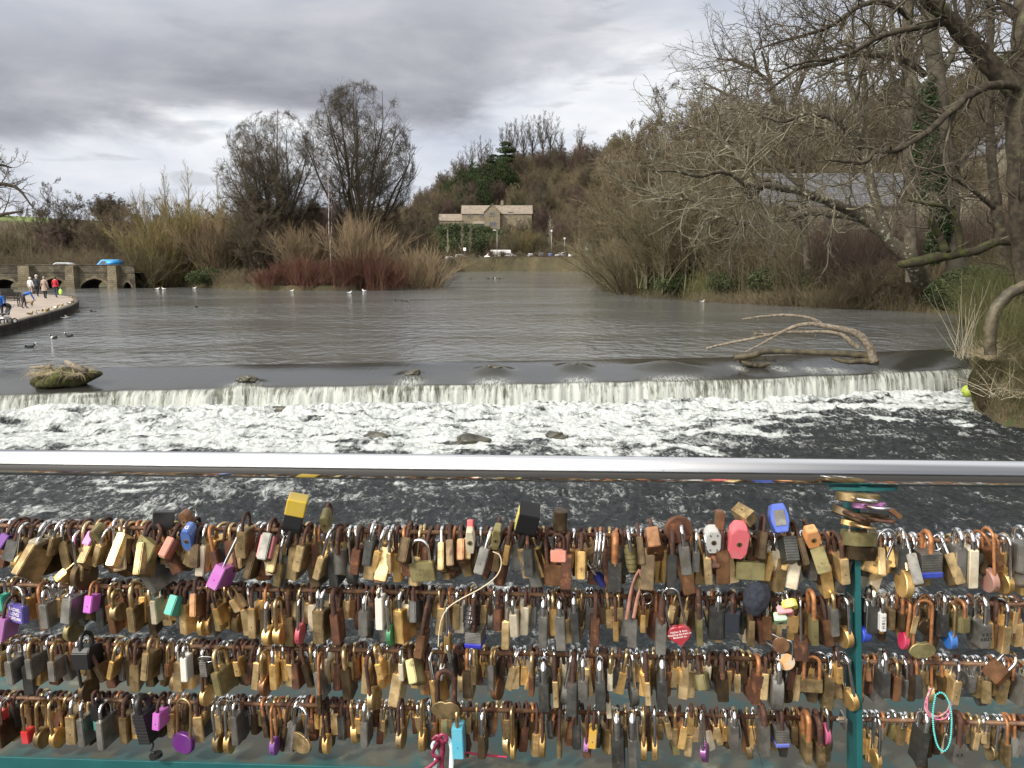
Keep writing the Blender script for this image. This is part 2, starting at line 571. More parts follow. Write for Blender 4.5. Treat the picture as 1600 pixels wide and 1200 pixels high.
def build_terrain():
 us = np.concatenate([np.arange(-1500, -200, 40), np.arange(-200, 1480, 9), np.arange(1480, 1760, 5), np.arange(1760, 3400, 40)]).astype(float)
 ds = np.concatenate([np.arange(13, 36, 0.45), np.geomspace(36, 120, 60), np.geomspace(122, 320, 90), np.geomspace(325, 2600, 70)])
 U, D = np.meshgrid(us, ds, indexing='ij')
 H = terr(U, D)
 nz = np.random.default_rng(5).standard_normal(H.shape) * 0.05 * np.clip(D / 60, .4, 3)
 H = H + nz * (H > -0.5)
 X = (U - 800) / FPX * D
 V = np.stack([X, D, H], -1).reshape(-1, 3)
 nu, nd = len(us), len(ds)
 idx = np.arange(nu * nd).reshape(nu, nd)
 F = np.stack([idx[:-1, :-1], idx[1:, :-1], idx[1:, 1:], idx[:-1, 1:]], -1).reshape(-1, 4)
 me = np_mesh('terrain', V, F)
 m = bpy.data.materials.new('winter_hillside')
 m.use_nodes = True
 t = NT(m.node_tree)
 b = t.n['Principled BSDF']
 tc = t.new('ShaderNodeTexCoord')
 o = tc.outputs['Object']
 n1 = t.noise(o, 0.12, 8, 0.65)
 n2 = t.noise(o, 1.7, 6, 0.7)
 c = t.mix(t.smooth(n1, 0.35, 0.65), (0.055, 0.045, 0.030), (0.095, 0.075, 0.045))
 c = t.mix(t.smooth(n2, 0.45, 0.7), c, (0.045, 0.058, 0.022))
 at = t.new('ShaderNodeAttribute', attribute_name='pasture')
 gr = t.mix(t.smooth(t.noise(o, 0.03, 6, 0.6), 0.35, 0.65), (0.105, 0.150, 0.045), (0.145, 0.185, 0.065))
 c = t.mix(at.outputs['Fac'], c, gr)
 t.link(c, b.inputs['Base Color'])
 b.inputs['Roughness'].default_value = 0.95
 b.inputs['Specular IOR Level'].default_value = 0.15
 bn = t.new('ShaderNodeBump')
 bn.inputs['Distance'].default_value = 0.25
 t.link(n2, bn.inputs['Height'])
 t.link(bn.outputs[0], b.inputs['Normal'])
 me.materials.append(m)
 past = (sstep((96 - U) / 12) * sstep((D - 640) / 25)).reshape(-1)
 at_ = me.attributes.new('pasture', 'FLOAT', 'POINT')
 at_.data.foreach_set('value', past.astype(np.float32))
 tag(link('terrain', me), kind='structure')
build_terrain()
# water
LIPX = [-330, -150, 0, 150, 400, 640, 800, 1000, 1150, 1300, 1450, 1530, 1640]
LIPY = [626, 621, 617, 611, 606, 601, 599, 595, 592, 586, 579, 575, 570]
_lip = np.array([tuple(PZ(a, b, -0.30)) for a, b in zip(LIPX, LIPY)])
LIP, _ = resample(_lip, [1] * len(_lip), 460)
def lipy(x):
 return np.interp(x, LIP[:, 0], LIP[:, 1])
STONES = [(385, 589, 0.55, .20), (645, 579, 0.45, .18), (770, 574, 0.62, .28), (897, 570, 0.55, .24), (1040, 567, 1.0, .22)]
STONEW = [(PZ(a, b + 6, -0.09), r, h) for a, b, r, h in STONES]
def build_upper():
 off = 4.0
 rows = [LIP + np.array([0, off, 0])]
 for y in (45, 70, 110, 170, 260, 420):
  r = rows[0].copy()
  r[:, 1] = y
  r[:, 0] *= y / rows[0][:, 1]
  rows.append(r)
 V = np.stack(rows, 0)
 V[:, :, 2] = 0
 nr, n, _ = V.shape
 idx = np.arange(nr * n).reshape(nr, n)
 F = np.stack([idx[:-1, :-1], idx[:-1, 1:], idx[1:, 1:], idx[1:, :-1]], -1).reshape(-1, 4)
 tag(link('river_water', np_mesh('river_water', V.reshape(-1, 3), F, water_upper())), kind='structure')
def build_weir():
 prof = [(4.0, 0.0), (3.5, -.002), (2.9, -0.02), (2.3, -0.06), (1.7, -0.115), (1.2, -0.165), (0.8, -0.21), (0.5, -0.245), (0.28, -0.275), (0.12, -0.30), (0.02, -0.34),
   (-0.05, -0.39), (-0.10, -0.46), (-0.15, -0.55), (-0.19, -0.65), (-0.22, -0.76), (-0.25, -0.88), (-0.28, -1.0), (-0.30, -1.2)]
 prof = np.array(prof)
 q = np.linspace(0, len(prof) - 1, 70)
 prof = np.stack([np.interp(q, np.arange(len(prof)), prof[:, 0]), np.interp(q, np.arange(len(prof)), prof[:, 1])], 1)
 seg = np.concatenate([[0], np.cumsum(np.linalg.norm(np.diff(prof, axis=0), axis=1))])
 lipi = np.argmin(np.abs(prof[:, 1] + 0.31))
 vpath = seg - seg[lipi]
 L, _ = resample(_lip, [1] * len(_lip), 1500)
 s = np.concatenate([[0], np.cumsum(np.linalg.norm(np.diff(L, axis=0), axis=1))])
 rr = np.random.default_rng(3)
 nz = np.convolve(rr.standard_normal(1500 + 40), np.hanning(11), 'same')[20:-20] * 0.012
 nz2 = np.convolve(rr.standard_normal(1500 + 200), np.hanning(60), 'same')[100:-100] * 0.012
 nj, ni = len(prof), len(L)
 X = np.repeat(L[:, 0][None], nj, 0)
 Y = L[:, 1][None] + prof[:, 0][:, None]
 Z = np.repeat(prof[:, 1][:, None], ni, 1)
 fallw = np.clip(vpath / 0.3, 0, 1)[:, None]
 Y = Y - fallw * (nz[None] + nz2[None] * 1.5) + np.minimum(nz2[None] * 2, .1) * np.exp(-(prof[:, 0][:, None] / 0.4) ** 2)
 fo = np.zeros_like(X)
 for p, r, h in STONEW:
  g = np.exp(-((X - p.x) / r) ** 2 - ((Y - p.y) / 0.55) ** 2)
  Z = Z + g * h * (prof[:, 1][:, None] > -0.5)
  g2 = np.exp(-((X - p.x) / (r * 0.9)) ** 2 - ((Y - (lipy(X) + .25)) / 0.40) ** 2)
  fo = np.maximum(fo, g2 * 0.75)
 for px, w in ((1150, .25), (1215, .35), (1262, .3), (1300, .5), (1380, .5), (1480, .2)):
  p = PZ(px, 572, -0.1)
  fo = np.maximum(fo, 0.8 * np.exp(-((X - p.x) / w) ** 2 - ((Y - p.y + .3) / 0.55) ** 2))
 V = np.stack([X, Y, Z], -1).reshape(-1, 3)
 idx = np.arange(nj * ni).reshape(nj, ni)
 F = np.stack([idx[:-1, :-1], idx[1:, :-1], idx[1:, 1:], idx[:-1, 1:]], -1).reshape(-1, 4)
 me = np_mesh('weir_water', V, F, water_weir())
 uvl = me.uv_layers.new(name='UVMap')
 UVv = np.stack([np.repeat(s[None], nj, 0), np.repeat(vpath[:, None], ni, 1)], -1).reshape(-1, 2)
 uvl.data.foreach_set('uv', UVv[F.ravel()].astype(np.float32).ravel())
 a = me.attributes.new('foam', 'FLOAT', 'POINT')
 a.data.foreach_set('value', fo.reshape(-1).astype(np.float32))
 tag(link('weir_water', me), kind='structure')
def build_lower():
 dx = 0.045
 xs = np.arange(-23, 27, dx)
 ys = np.arange(5.5, 31.5, dx)
 X, Y = np.meshgrid(xs, ys, indexing='ij')
 nx, ny = X.shape
 q = lipy(X) - 0.2 - Y                     # metres downstream of the fall
 px = X / Y * FPX + 800
 a1 = fft_noise(nx, ny, dx, dx, 0.25, 4.0, 1, 1.0, 1.6)
 a2 = fft_noise(nx, ny, dx, dx, 0.09, 0.8, 2, 1.2, 1.3)
 a3 = fft_noise(nx, ny, dx, dx, 0.5, 5.0, 3, 0.55, 1.6)
 a4 = fft_noise(nx, ny, dx, dx, 0.15, 2.2, 4, 0.6, 1.4)
 rough = 0.035 + 0.022 * np.exp(-((q - 1.2) / 1.8) ** 2)
 heap = np.interp(X, [-16, -6, 2, 16], [0.30, 0.14, 0.07, 0.0])
 Z = -1.05 + a1 * rough * 0.85 + a2 * rough * 0.40 + heap * np.exp(-((q - 0.5) / 1.3) ** 2)
 Z += 0.05 * np.sin(q * 3.1 + a3 * 1.3) * np.exp(-q / 5) * (q > 0)
 ridge = 1 - np.abs(a4) / 0.8
 Z += np.clip(ridge, 0, 1) ** 2 * 0.02
 wid = np.interp(px, [-400, 0, 300, 700, 950, 1080, 1200, 1330, 1450, 1520, 1700], [8.5, 8.8, 9.4, 9.6, 9.4, 8.0, 5.2, 3.2, 3.8, 5.2, 6.5])
 band = 1 - sstep((q + a3 * 1.3 + a1 * .5 - wid * 0.55) / (wid * 0.75))
 foam = band * (0.90 + 0.12 * a4) - 0.10 * np.clip(a3 - .6, 0, 2)
 far = np.interp(q, [0, 4, 8, 12, 17, 22], [0.52, 0.50, 0.40, 0.36, 0.34, 0.30])
 th = far + 0.085 * a3 + 0.07 * np.clip(ridge, -1, 1) + 0.035 * a4
 right = sstep((px - 1080) / 200) * np.clip(q / 3, 0, 1)
 th = th - 0.10 * right
 foam = np.maximum(foam, th)
 for bx, by, r in ((600, 682, .9), (740, 690, 1.1), (930, 684, .9), (60, 806, .9), (330, 780, 1.0), (250, 800, 1.2), (430, 770, .9)):
  p = PZ(bx, by, -1.05)
  g = np.exp(-((X - p.x) ** 2 + (Y - p.y) ** 2) / r ** 2)
  foam = np.maximum(foam, g * 0.66 + 0.05 * a3)
  Z += g * 0.10
 foam = np.clip(foam, 0, 1)
 Z += foam * 0.03
 V = np.stack([X, Y, Z], -1).reshape(-1, 3)
 idx = np.arange(nx * ny).reshape(nx, ny)
 F = np.stack([idx[:-1, :-1], idx[1:, :-1], idx[1:, 1:], idx[:-1, 1:]], -1)
 keep = (q[:-1, :-1] > -0.4)
 F = F[keep].reshape(-1, 4)
 me = np_mesh('churning_water', V, F, water_lower())
 a = me.attributes.new('foam', 'FLOAT', 'POINT')
 a.data.foreach_set('value', foam.reshape(-1).astype(np.float32))
 tag(link('churning_water', me), kind='structure')
build_upper()
build_weir()
build_lower()
# stones of the weir
def boulder(name, c, s, seed, mat, label, cat='rock', group=None, rotz=0.0, amp=0.22):
 bm = bmesh.new()
 bmesh.ops.create_icosphere(bm, subdivisions=4, radius=1.0)
 r = np.random.default_rng(seed)
 ph = r.uniform(0, 6, (9, 3))
 fr = r.uniform(1.2, 5.5, (9, 3))
 for v in bm.verts:
  n = sum(math.sin(v.co.x * fr[k][0] + ph[k][0]) * math.sin(v.co.y * fr[k][1] + ph[k][1]) * math.sin(v.co.z * fr[k][2] + ph[k][2]) / (1 + k * .35) for k in range(9))
  v.co *= 1 + amp * n
  v.co.x *= s[0]
  v.co.y *= s[1]
  v.co.z *= s[2]
 o = link(name, bm_mesh(name, bm, mat, True))
 o.location = c
 o.rotation_euler.z = rotz
 tag(o, label, cat, group)
 return o
M['wet_rock'] = surf('wet_rock', (0.022, 0.020, 0.014), (0.06, 0.055, 0.035), 3.0, 0.35, bump=0.03)
M['moss'] = surf('moss', (0.040, 0.034, 0.020), (0.068, 0.075, 0.024), 5.0, 0.95, bump=0.05, lo=0.42, hi=0.6, spec=0.1)
M['straw'] = surf('straw', (0.30, 0.25, 0.15), (0.42, 0.36, 0.24), 6.0, 0.85)
M['deadwood'] = surf('deadwood', (0.10, 0.078, 0.056), (0.23, 0.195, 0.145), 9.0, 0.85, bump=0.01, stretch=(1, 1, 1))
M['wetwood'] = surf('wetwood', (0.035, 0.028, 0.017), (0.09, 0.075, 0.04), 4.0, 0.6, bump=0.02)
for (a, b_, s, lab) in (((440, 641, 0), 0, (.55, .3, .16), 'low black rock breaking the foam under the left half of the weir'),
      ((512, 633, 0), 0, (.28, .2, .14), 'small black rock at the foot of the weir right of the longer one'),
      ((588, 683, 0), 0, (.38, .3, .16), 'dark rock awash in foam below the weir, leftmost of three'),
      ((735, 690, 0), 0, (.5, .35, .22), 'dark rock awash in foam below the weir, middle one of three'),
      ((868, 682, 0), 0, (.30, .25, .16), 'dark rock awash in foam below the weir, rightmost of three')):
 p = PZ(a[0], a[1], -1.0)
 boulder('river_rock', (p.x, p.y, -1.02), s, a[0], M['wet_rock'], lab, group='rocks in the white water')
for (p, r, h), nm in zip(STONEW, ('leftmost', 'second from the left', 'middle', 'fourth from the left', 'rightmost')):
 boulder('crest_stone', (p.x, p.y - .05, h * .75 - .17), (r * .60, .22, .13), int(p.x * 10) % 97, M['wet_rock'],
   'dark wet stone humping the water on the weir crest, %s of five' % nm, group='stones on the weir crest')
# mossy island stone on the left of the crest
def straw_tuft(base, n, h, spread, seed, mat, parent=None, name='grass_tuft', rr=0.006, droop=-0.15, rx=0.5, ry=0.3):
 r = np.random.default_rng(seed)
 K = 6
 Pn = np.zeros((n, K, 3))
 Pn[:, 0] = np.array(base) + np.stack([r.uniform(-rx, rx, n), r.uniform(-ry, ry, n), r.uniform(-.05, .05, n)], 1)
 d = np.stack([r.normal(0, spread, n), r.normal(0, spread, n), np.ones(n)], 1)
 d /= np.linalg.norm(d, axis=1, keepdims=True)
 L = h * r.uniform(0.4, 1.1, n)
 for k in range(1, K):
  d[:, 2] += droop * r.uniform(0.3, 1.7, n)
  d += r.normal(0, 0.06, d.shape)
  d /= np.linalg.norm(d, axis=1, keepdims=True)
  Pn[:, k] = Pn[:, k - 1] + d * (L / (K - 1))[:, None]
 Rn = np.linspace(1, 0.35, K)[None] * rr * r.uniform(.6, 1.3, n)[:, None]
 v, f = tubes(Pn, Rn, 3)
 return link(name, np_mesh(name, v, f, mat), parent)
g = PZ(100, 592, 0.0)
isl = empty('mossy_stone', (g.x, g.y, 0))
tag(isl, 'mossy boulder with dead grass standing at the left end of the weir', 'rock')
bo = boulder('stone', (0, 0, 0.02), (1.0, .7, .36), 21, M['moss'], None, None)
bo.parent = isl
for k_ in ('label', 'category'):
 if k_ in bo:
  del bo[k_]
o = straw_tuft((0.0, -.15, .20), 900, 0.45, .9, 4, M['straw'], isl, 'dead_grass', 0.007, droop=-.3, rx=.85, ry=.5)
for a_, b_, r_ in (((-1.2, .2, .35), (-.4, .0, .42), .08), ((.25, -.3, .62), (.95, -.35, .30), .12)):
 bm = bmesh.new()
 add_cyl(bm, a_, b_, r_ * .6, r_, 8)
 link('driftwood', bm_mesh('driftwood', bm, M['deadwood'], True), isl)
# trees
def grow(seed, P0, R0, levels):
 """P0 (B,K,3) guide limbs, R0 radii; returns list of (P,R,sides) per level"""
 r = np.random.default_rng(seed)
 out = []
 Pn, Rn = P0, R0
 for lv in levels:
  B, K, _ = Pn.shape
  n = lv['n']
  K2 = lv.get('K', 5)
  tan = np.gradient(Pn, axis=1)
  seglen = np.linalg.norm(np.diff(Pn, axis=1), axis=2)
  plen = seglen.sum(1)
  tan /= np.linalg.norm(tan, axis=2, keepdims=True) + 1e-9
  t = (np.arange(n)[None] + r.uniform(0, 1, (B, n))) / n
  t = lv.get('t0', 0.25) + (lv.get('t1', 1.0) - lv.get('t0', 0.25)) * t
  f = t * (K - 1)
  i = np.minimum(f.astype(int), K - 2)
  w = (f - i)[..., None]
  bi = np.arange(B)[:, None]
  base = Pn[bi, i] * (1 - w) + Pn[bi, i + 1] * w
  tg = tan[bi, i] * (1 - w) + tan[bi, i + 1] * w
  pr = Rn[bi, i] * (1 - w[..., 0]) + Rn[bi, i + 1] * w[..., 0]
  N = B * n
  base = base.reshape(N, 3)
  tg = tg.reshape(N, 3)
  pr = pr.reshape(N)
  tt = t.reshape(N)
  rnd = r.standard_normal((N, 3))
  rnd[:, 2] += lv.get('azup', 0.0)
  perp = rnd - (rnd * tg).sum(1, keepdims=True) * tg
  perp /= np.linalg.norm(perp, axis=1, keepdims=True) + 1e-9
  ang = np.radians(r.normal(lv.get('ang', 45), lv.get('asd', 10), N))[:, None]
  d = np.cos(ang) * tg + np.sin(ang) * perp
  d[:, 2] += lv.get('up', 0.0)
  d /= np.linalg.norm(d, axis=1, keepdims=True)
  if 'len' in lv:
   L = lv['len'] * r.uniform(0.6, 1.3, N)
  else:
   L = np.repeat(plen, n) * lv.get('ratio', 0.5) * r.uniform(0.6, 1.25, N)
  L *= (1 - lv.get('short', 0.4) * tt)
  Q = np.zeros((N, K2, 3))
  Q[:, 0] = base
  dn = d.copy()
  trop = lv.get('trop', 0.05)
  wob = lv.get('wob', 0.12)
  for k in range(1, K2):
   Q[:, k] = Q[:, k - 1] + dn * (L / (K2 - 1))[:, None]
   dn = dn + r.normal(0, wob, (N, 3))
   dn[:, 2] += trop
   dn /= np.linalg.norm(dn, axis=1, keepdims=True)
  if lv.get('env') is not None:
   ec, er = lv['env']
   qq = (Q - np.array(ec)) / np.array(er)
   nn = np.linalg.norm(qq, axis=2, keepdims=True)
   n2 = np.where(nn > .82, .82 + .3 * np.tanh((nn - .82) / .45), nn)
   Q = np.array(ec) + qq * (n2 / np.maximum(nn, 1e-6)) * np.array(er)
  r0 = np.minimum(pr * lv.get('rr', 0.6), lv.get('rmax', 9.0))
  r0 = np.maximum(r0, lv.get('rmin', 0.008))
  tip = lv.get('tip', 0.4)
  Rr = r0[:, None] * (1 - (1 - tip) * np.linspace(0, 1, K2)[None])
  out.append((Q, Rr, lv.get('sides', 3)))
  Pn, Rn = Q, Rr
 return out
def tree_meshes(name, seed, trunks, levels, split=1, tsides=9, K0=10):
 """trunks: list of (points, radii). returns (trunk mesh data arrays, crown arrays)"""
 g = [resample(p, q, K0) for p, q in trunks]
 P0 = np.stack([a for a, b in g])
 R0 = np.stack([b for a, b in g])
 lv = grow(seed, P0, R0, levels)
 tr = [tubes(P0, R0, tsides)] + [tubes(a, b, s) for a, b, s in lv[:split]]
 cr = [tubes(a, b, s) for a, b, s in lv[split:]]
 tm = np_mesh(name + '_trunk', *merge(tr))
 cm = np_mesh(name + '_crown', *merge(cr)) if cr else None
 return tm, cm
M['bark_dark'] = surf('bark_dark', (0.050, 0.042, 0.032), (0.095, 0.082, 0.062), 2.0, 0.95, bump=0.02, rnd=0.2, spec=0.1)
M['bark_grey'] = surf('bark_grey', (0.060, 0.055, 0.042), (0.115, 0.105, 0.080), 1.6, 0.95, bump=0.02, rnd=0.2, spec=0.1)
M['bark_green'] = surf('bark_green', (0.060, 0.055, 0.035), (0.115, 0.115, 0.065), 1.2, 0.95, bump=0.02, rnd=0.2, spec=0.1)
M['twig_dark'] = surf('twig_dark', (0.065, 0.052, 0.038), (0.10, 0.085, 0.06), 0.4, 0.95, rnd=0.25, spec=0.1)
M['twig_brown'] = surf('twig_brown', (0.105, 0.080, 0.052), (0.155, 0.125, 0.080), 0.35, 0.95, rnd=0.28, spec=0.1)
M['twig_purple'] = surf('twig_purple', (0.085, 0.055, 0.050), (0.12, 0.085, 0.075), 0.4, 0.95, rnd=0.2, spec=0.1)
M['twig_olive'] = surf('twig_olive', (0.095, 0.080, 0.048), (0.145, 0.12, 0.074), 0.35, 0.95, rnd=0.25, spec=0.1)
M['twig_yellow'] = surf('twig_yellow', (0.18, 0.145, 0.062), (0.24, 0.195, 0.09), 0.35, 0.95, rnd=0.15, spec=0.1)
M['twig_tan'] = surf('twig_tan', (0.20, 0.145, 0.090), (0.27, 0.205, 0.13), 0.5, 0.95, rnd=0.15, spec=0.1)
M['twig_red'] = surf('twig_red', (0.098, 0.040, 0.030), (0.14, 0.075, 0.050), 0.6, 0.9, rnd=0.15, spec=0.2)
M['twig_pale'] = surf('twig_pale', (0.24, 0.21, 0.15), (0.34, 0.31, 0.23), 0.5, 0.9, rnd=0.2, spec=0.1)
M['birch_bark'] = surf('birch_bark', (0.50, 0.48, 0.44), (0.12, 0.10, 0.09), 3.0, 0.8, lo=0.5, hi=0.62, stretch=(1, 1, .35))
M['evergreen'] = surf('evergreen', (0.018, 0.030, 0.013), (0.045, 0.062, 0.024), 0.9, 0.9, rnd=0.2, spec=0.15)
M['ivy_leaf'] = surf('ivy_leaf', (0.020, 0.040, 0.014), (0.050, 0.080, 0.026), 1.6, 0.7, rnd=0.2, spec=0.3)
M['laurel'] = surf('laurel', (0.030, 0.042, 0.018), (0.066, 0.080, 0.032), 1.2, 0.8, rnd=0.2, spec=0.2)
def trunk_fork(seed, h, r, n, fork, spread, wob=0.06, lean=(0, 0)):
 """a bole that breaks into n ascending limbs"""
 rr = np.random.default_rng(seed)
 tr = []
 f = h * fork
 b = [(0, 0, -0.4), (lean[0] * f * .5, lean[1] * f * .5, f * .5), (lean[0] * f, lean[1] * f, f)]
 tr.append((b + [(lean[0] * f * 1.5, lean[1] * f * 1.5, f * 1.6)], [r * 1.15, r, r * .85, r * .5]))
 for k in range(n):
  a = k * 2 * np.pi / n + rr.uniform(-.5, .5)
  s = spread * math.sqrt(rr.uniform(0.12, 1.25))
  if k == 0:
   s *= 0.2
  hh = h * rr.uniform(0.92, 1.0) * (1 - 0.34 * s * s)
  z0 = f * rr.uniform(0.7, 1.25)
  bx, by = lean[0] * z0, lean[1] * z0
  pts = [(bx, by, z0 * .92)]
  for q in (0.25, 0.5, 0.75, 1.0):
   rad = s * h * 0.34 * (q ** 0.68)
   pts.append((bx + math.cos(a + rr.normal(0, wob * 2)) * rad, by + math.sin(a + rr.normal(0, wob * 2)) * rad, z0 + (hh - z0) * q ** 1.05))
  tr.append((pts, [r * .48, r * .34, r * .24, r * .14, r * .05]))
 return tr
def lv(n, ratio, ang, **k):
 d = dict(n=n, ratio=ratio, ang=ang)
 d.update(k)
 return d
TM = {}
def define(name, seed, trunks, levels, bark, twig, split=1, **k):
 a, b = tree_meshes(name, seed, trunks, levels, split, **k)
 a.materials.append(M[bark])
 b.materials.append(M[twig])
 TM[name] = (a, b)
# broad spreading crown, two of them stand on the island
ENV = dict(env=((0, 0, 14.5), (9.2, 9.2, 11.0)))
define('spreading_a', 1, trunk_fork(3, 24.5, .55, 17, .25, .95),
  [lv(11, .50, 50, asd=10, up=.05, trop=.07, rr=.40, K=7, t0=.12, sides=5, wob=.12, short=.5, **ENV),
  lv(9, .50, 46, up=.06, trop=.05, rr=.55, K=5, t0=.12, sides=4, wob=.13, **ENV),
  lv(8, .55, 44, up=.08, trop=.04, rr=.5, K=4, rmin=.017, t0=.1, wob=.16, **ENV),
  lv(4, .75, 42, up=.05, rr=.6, K=3, rmin=.010, t0=.1, wob=.15, **ENV)], 'bark_dark', 'twig_dark', split=2)
ENV = dict(env=((0, 0, 16.6), (9.6, 9.6, 12.4)))
define('spreading_b', 2, trunk_fork(8, 29.0, .60, 15, .24, .92),
  [lv(10, .48, 50, asd=10, up=.05, trop=.07, rr=.40, K=7, t0=.15, sides=5, wob=.13, short=.5, **ENV),
  lv(9, .50, 46, up=.06, trop=.05, rr=.55, K=5, t0=.12, sides=4, wob=.14, **ENV),
  lv(8, .55, 44, up=.08, trop=.04, rr=.5, K=4, rmin=.017, t0=.15, wob=.16, **ENV),
  lv(4, .75, 42, up=.05, rr=.6, K=3, rmin=.010, t0=.1, wob=.15, **ENV)], 'bark_dark', 'twig_dark', split=2)
# slim hilltop tree
define('slim', 3, trunk_fork(5, 20, .30, 4, .35, .38),
  [lv(14, .30, 38, up=.25, trop=.08, rr=.42, K=5, t0=.15, sides=4),
  lv(7, .5, 36, up=.15, rr=.55, K=4, rmin=.035, t0=.15),
  lv(6, .5, 38, up=.1, rr=.55, K=3, rmin=.026, t0=.1)], 'bark_dark', 'twig_dark', split=1)
# generic round bare tree for woods
ENV = dict(env=((0, 0, 8.0), (5.6, 5.6, 7.0)))
define('woodland_a', 4, trunk_fork(6, 14, .24, 7, .14, .95),
  [lv(14, .46, 46, up=.08, trop=.05, rr=.45, K=5, t0=.05, sides=3, **ENV),
  lv(10, .5, 42, up=.1, rr=.6, K=4, rmin=.032, t0=.1, **ENV),
  lv(9, .5, 45, rr=.6, K=3, rmin=.022, t0=.1, **ENV)], 'bark_grey', 'twig_brown', split=1)
define('woodland_b', 5, trunk_fork(7, 15, .26, 6, .18, .85),
  [lv(14, .46, 44, up=.1, trop=.06, rr=.45, K=5, t0=.05, sides=3, **ENV),
  lv(10, .5, 40, up=.1, rr=.6, K=4, rmin=.032, t0=.1, **ENV),
  lv(9, .5, 45, rr=.6, K=3, rmin=.022, t0=.1, **ENV)], 'bark_dark', 'twig_purple', split=1)
TM['woodland_c'] = tuple(m.copy() for m in TM['woodland_b'])
TM['woodland_c'][1].materials[0] = M['twig_olive']
TM['woodland_c'][0].materials[0] = M['bark_green']
TM['woodland_d'] = tuple(m.copy() for m in TM['woodland_a'])
TM['woodland_d'][1].materials[0] = M['twig_dark']
TM['woodland_d'][0].materials[0] = M['bark_dark']
def stems(seed, n, h, spread, r, base_r, curve=0.35):
 """many stems from a stool: multi-stem shrub"""
 rr = np.random.default_rng(seed)
 tr = []
 for k in range(n):
  a = rr.uniform(0, 2 * np.pi)
  s = abs(rr.normal(0, 1)) * spread
  s = min(s, spread * 2.0)
  hh = h * rr.uniform(.65, 1.0) / math.sqrt(1 + (s * 0.9) ** 2)
  bx, by = rr.uniform(-base_r, base_r), rr.uniform(-base_r, base_r)
  L = h * s
  pts = []
  for q in (0, .3, .65, 1.0):
   pts.append((bx + math.cos(a) * L * q ** (1 + curve), by + math.sin(a) * L * q ** (1 + curve), -0.2 + hh * q ** (1 - curve * .4)))
  tr.append((pts, [r, r * .8, r * .5, r * .2]))
 return tr
# osier/willow with pale yellow rods
define('willow_a', 6, stems(1, 26, 13, .30, .11, 1.2),
  [lv(14, .32, 26, up=.2, trop=.03, rr=.4, K=5, rmin=.028, t0=.1, sides=3),
  lv(11, .62, 24, up=.05, trop=-.06, rr=.6, K=5, rmin=.018, t0=.1, wob=.1)], 'bark_green', 'twig_yellow', split=0, tsides=5)
define('willow_b', 7, stems(2, 30, 10, .42, .10, 1.5),
  [lv(14, .36, 30, up=.15, trop=.02, rr=.4, K=5, rmin=.026, t0=.1, sides=3),
  lv(10, .62, 26, up=.05, trop=-.02, rr=.6, K=5, rmin=.016, t0=.1, wob=.1)], 'bark_green', 'twig_olive', split=0, tsides=5)
define('bush', 8, stems(3, 70, 6.0, .42, .045, 1.2, .25),
  [lv(12, .42, 22, up=.15, trop=.02, rr=.5, K=4, rmin=.016, t0=.05, sides=3),
  lv(8, .55, 20, up=.10, rr=.6, K=3, rmin=.011, t0=.1, wob=.1)], 'bark_green', 'twig_tan', split=0, tsides=4)
TM['bush_brown'] = tuple(m.copy() for m in TM['bush'])
TM['bush_brown'][1].materials[0] = M['twig_brown']
TM['bush_olive'] = tuple(m.copy() for m in TM['bush'])
TM['bush_olive'][1].materials[0] = M['twig_olive']
define('dogwood', 9, stems(4, 80, 2.9, .50, .018, 1.4, .2),
  [lv(9, .5, 18, up=.15, rr=.6, K=4, rmin=.012, t0=.05, sides=3),
  lv(4, .5, 18, up=.15, rr=.6, K=3, rmin=.009, t0=.1)], 'twig_red', 'twig_red', split=0, tsides=4)
define('birch', 10, [([(0, 0, -.3), (.1, 0, 4), (-.15, 0, 9), (.1, 0, 14), (0, 0, 18.5)], [.12, .10, .08, .05, .02]),
      ([(.02, 0, 6), (.7, .2, 9), (1.0, .3, 13), (1.1, .3, 16)], [.07, .05, .04, .01])],
  [lv(26, .24, 38, up=.3, trop=.02, rr=.35, K=6, t0=.28, sides=4, short=.7),
  lv(9, .5, 40, trop=-.04, rr=.6, K=5, rmin=.018, t0=.1),
  lv(6, .6, 35, trop=-.12, rr=.6, K=5, rmin=.011, t0=.1)], 'birch_bark', 'twig_purple', split=0)
define('poplar', 11, [([(0, 0, -.3), (.1, 0, 5), (-.1, 0, 11), (.05, 0, 17)], [.16, .13, .08, .02])],
  [lv(34, .22, 26, up=.35, trop=.06, rr=.4, K=5, t0=.2, sides=3, short=.55),
  lv(8, .5, 26, up=.25, trop=.05, rr=.6, K=4, rmin=.020, t0=.1),
  lv(4, .5, 26, up=.2, rr=.6, K=3, rmin=.014, t0=.1)], 'bark_grey', 'twig_pale', split=0)
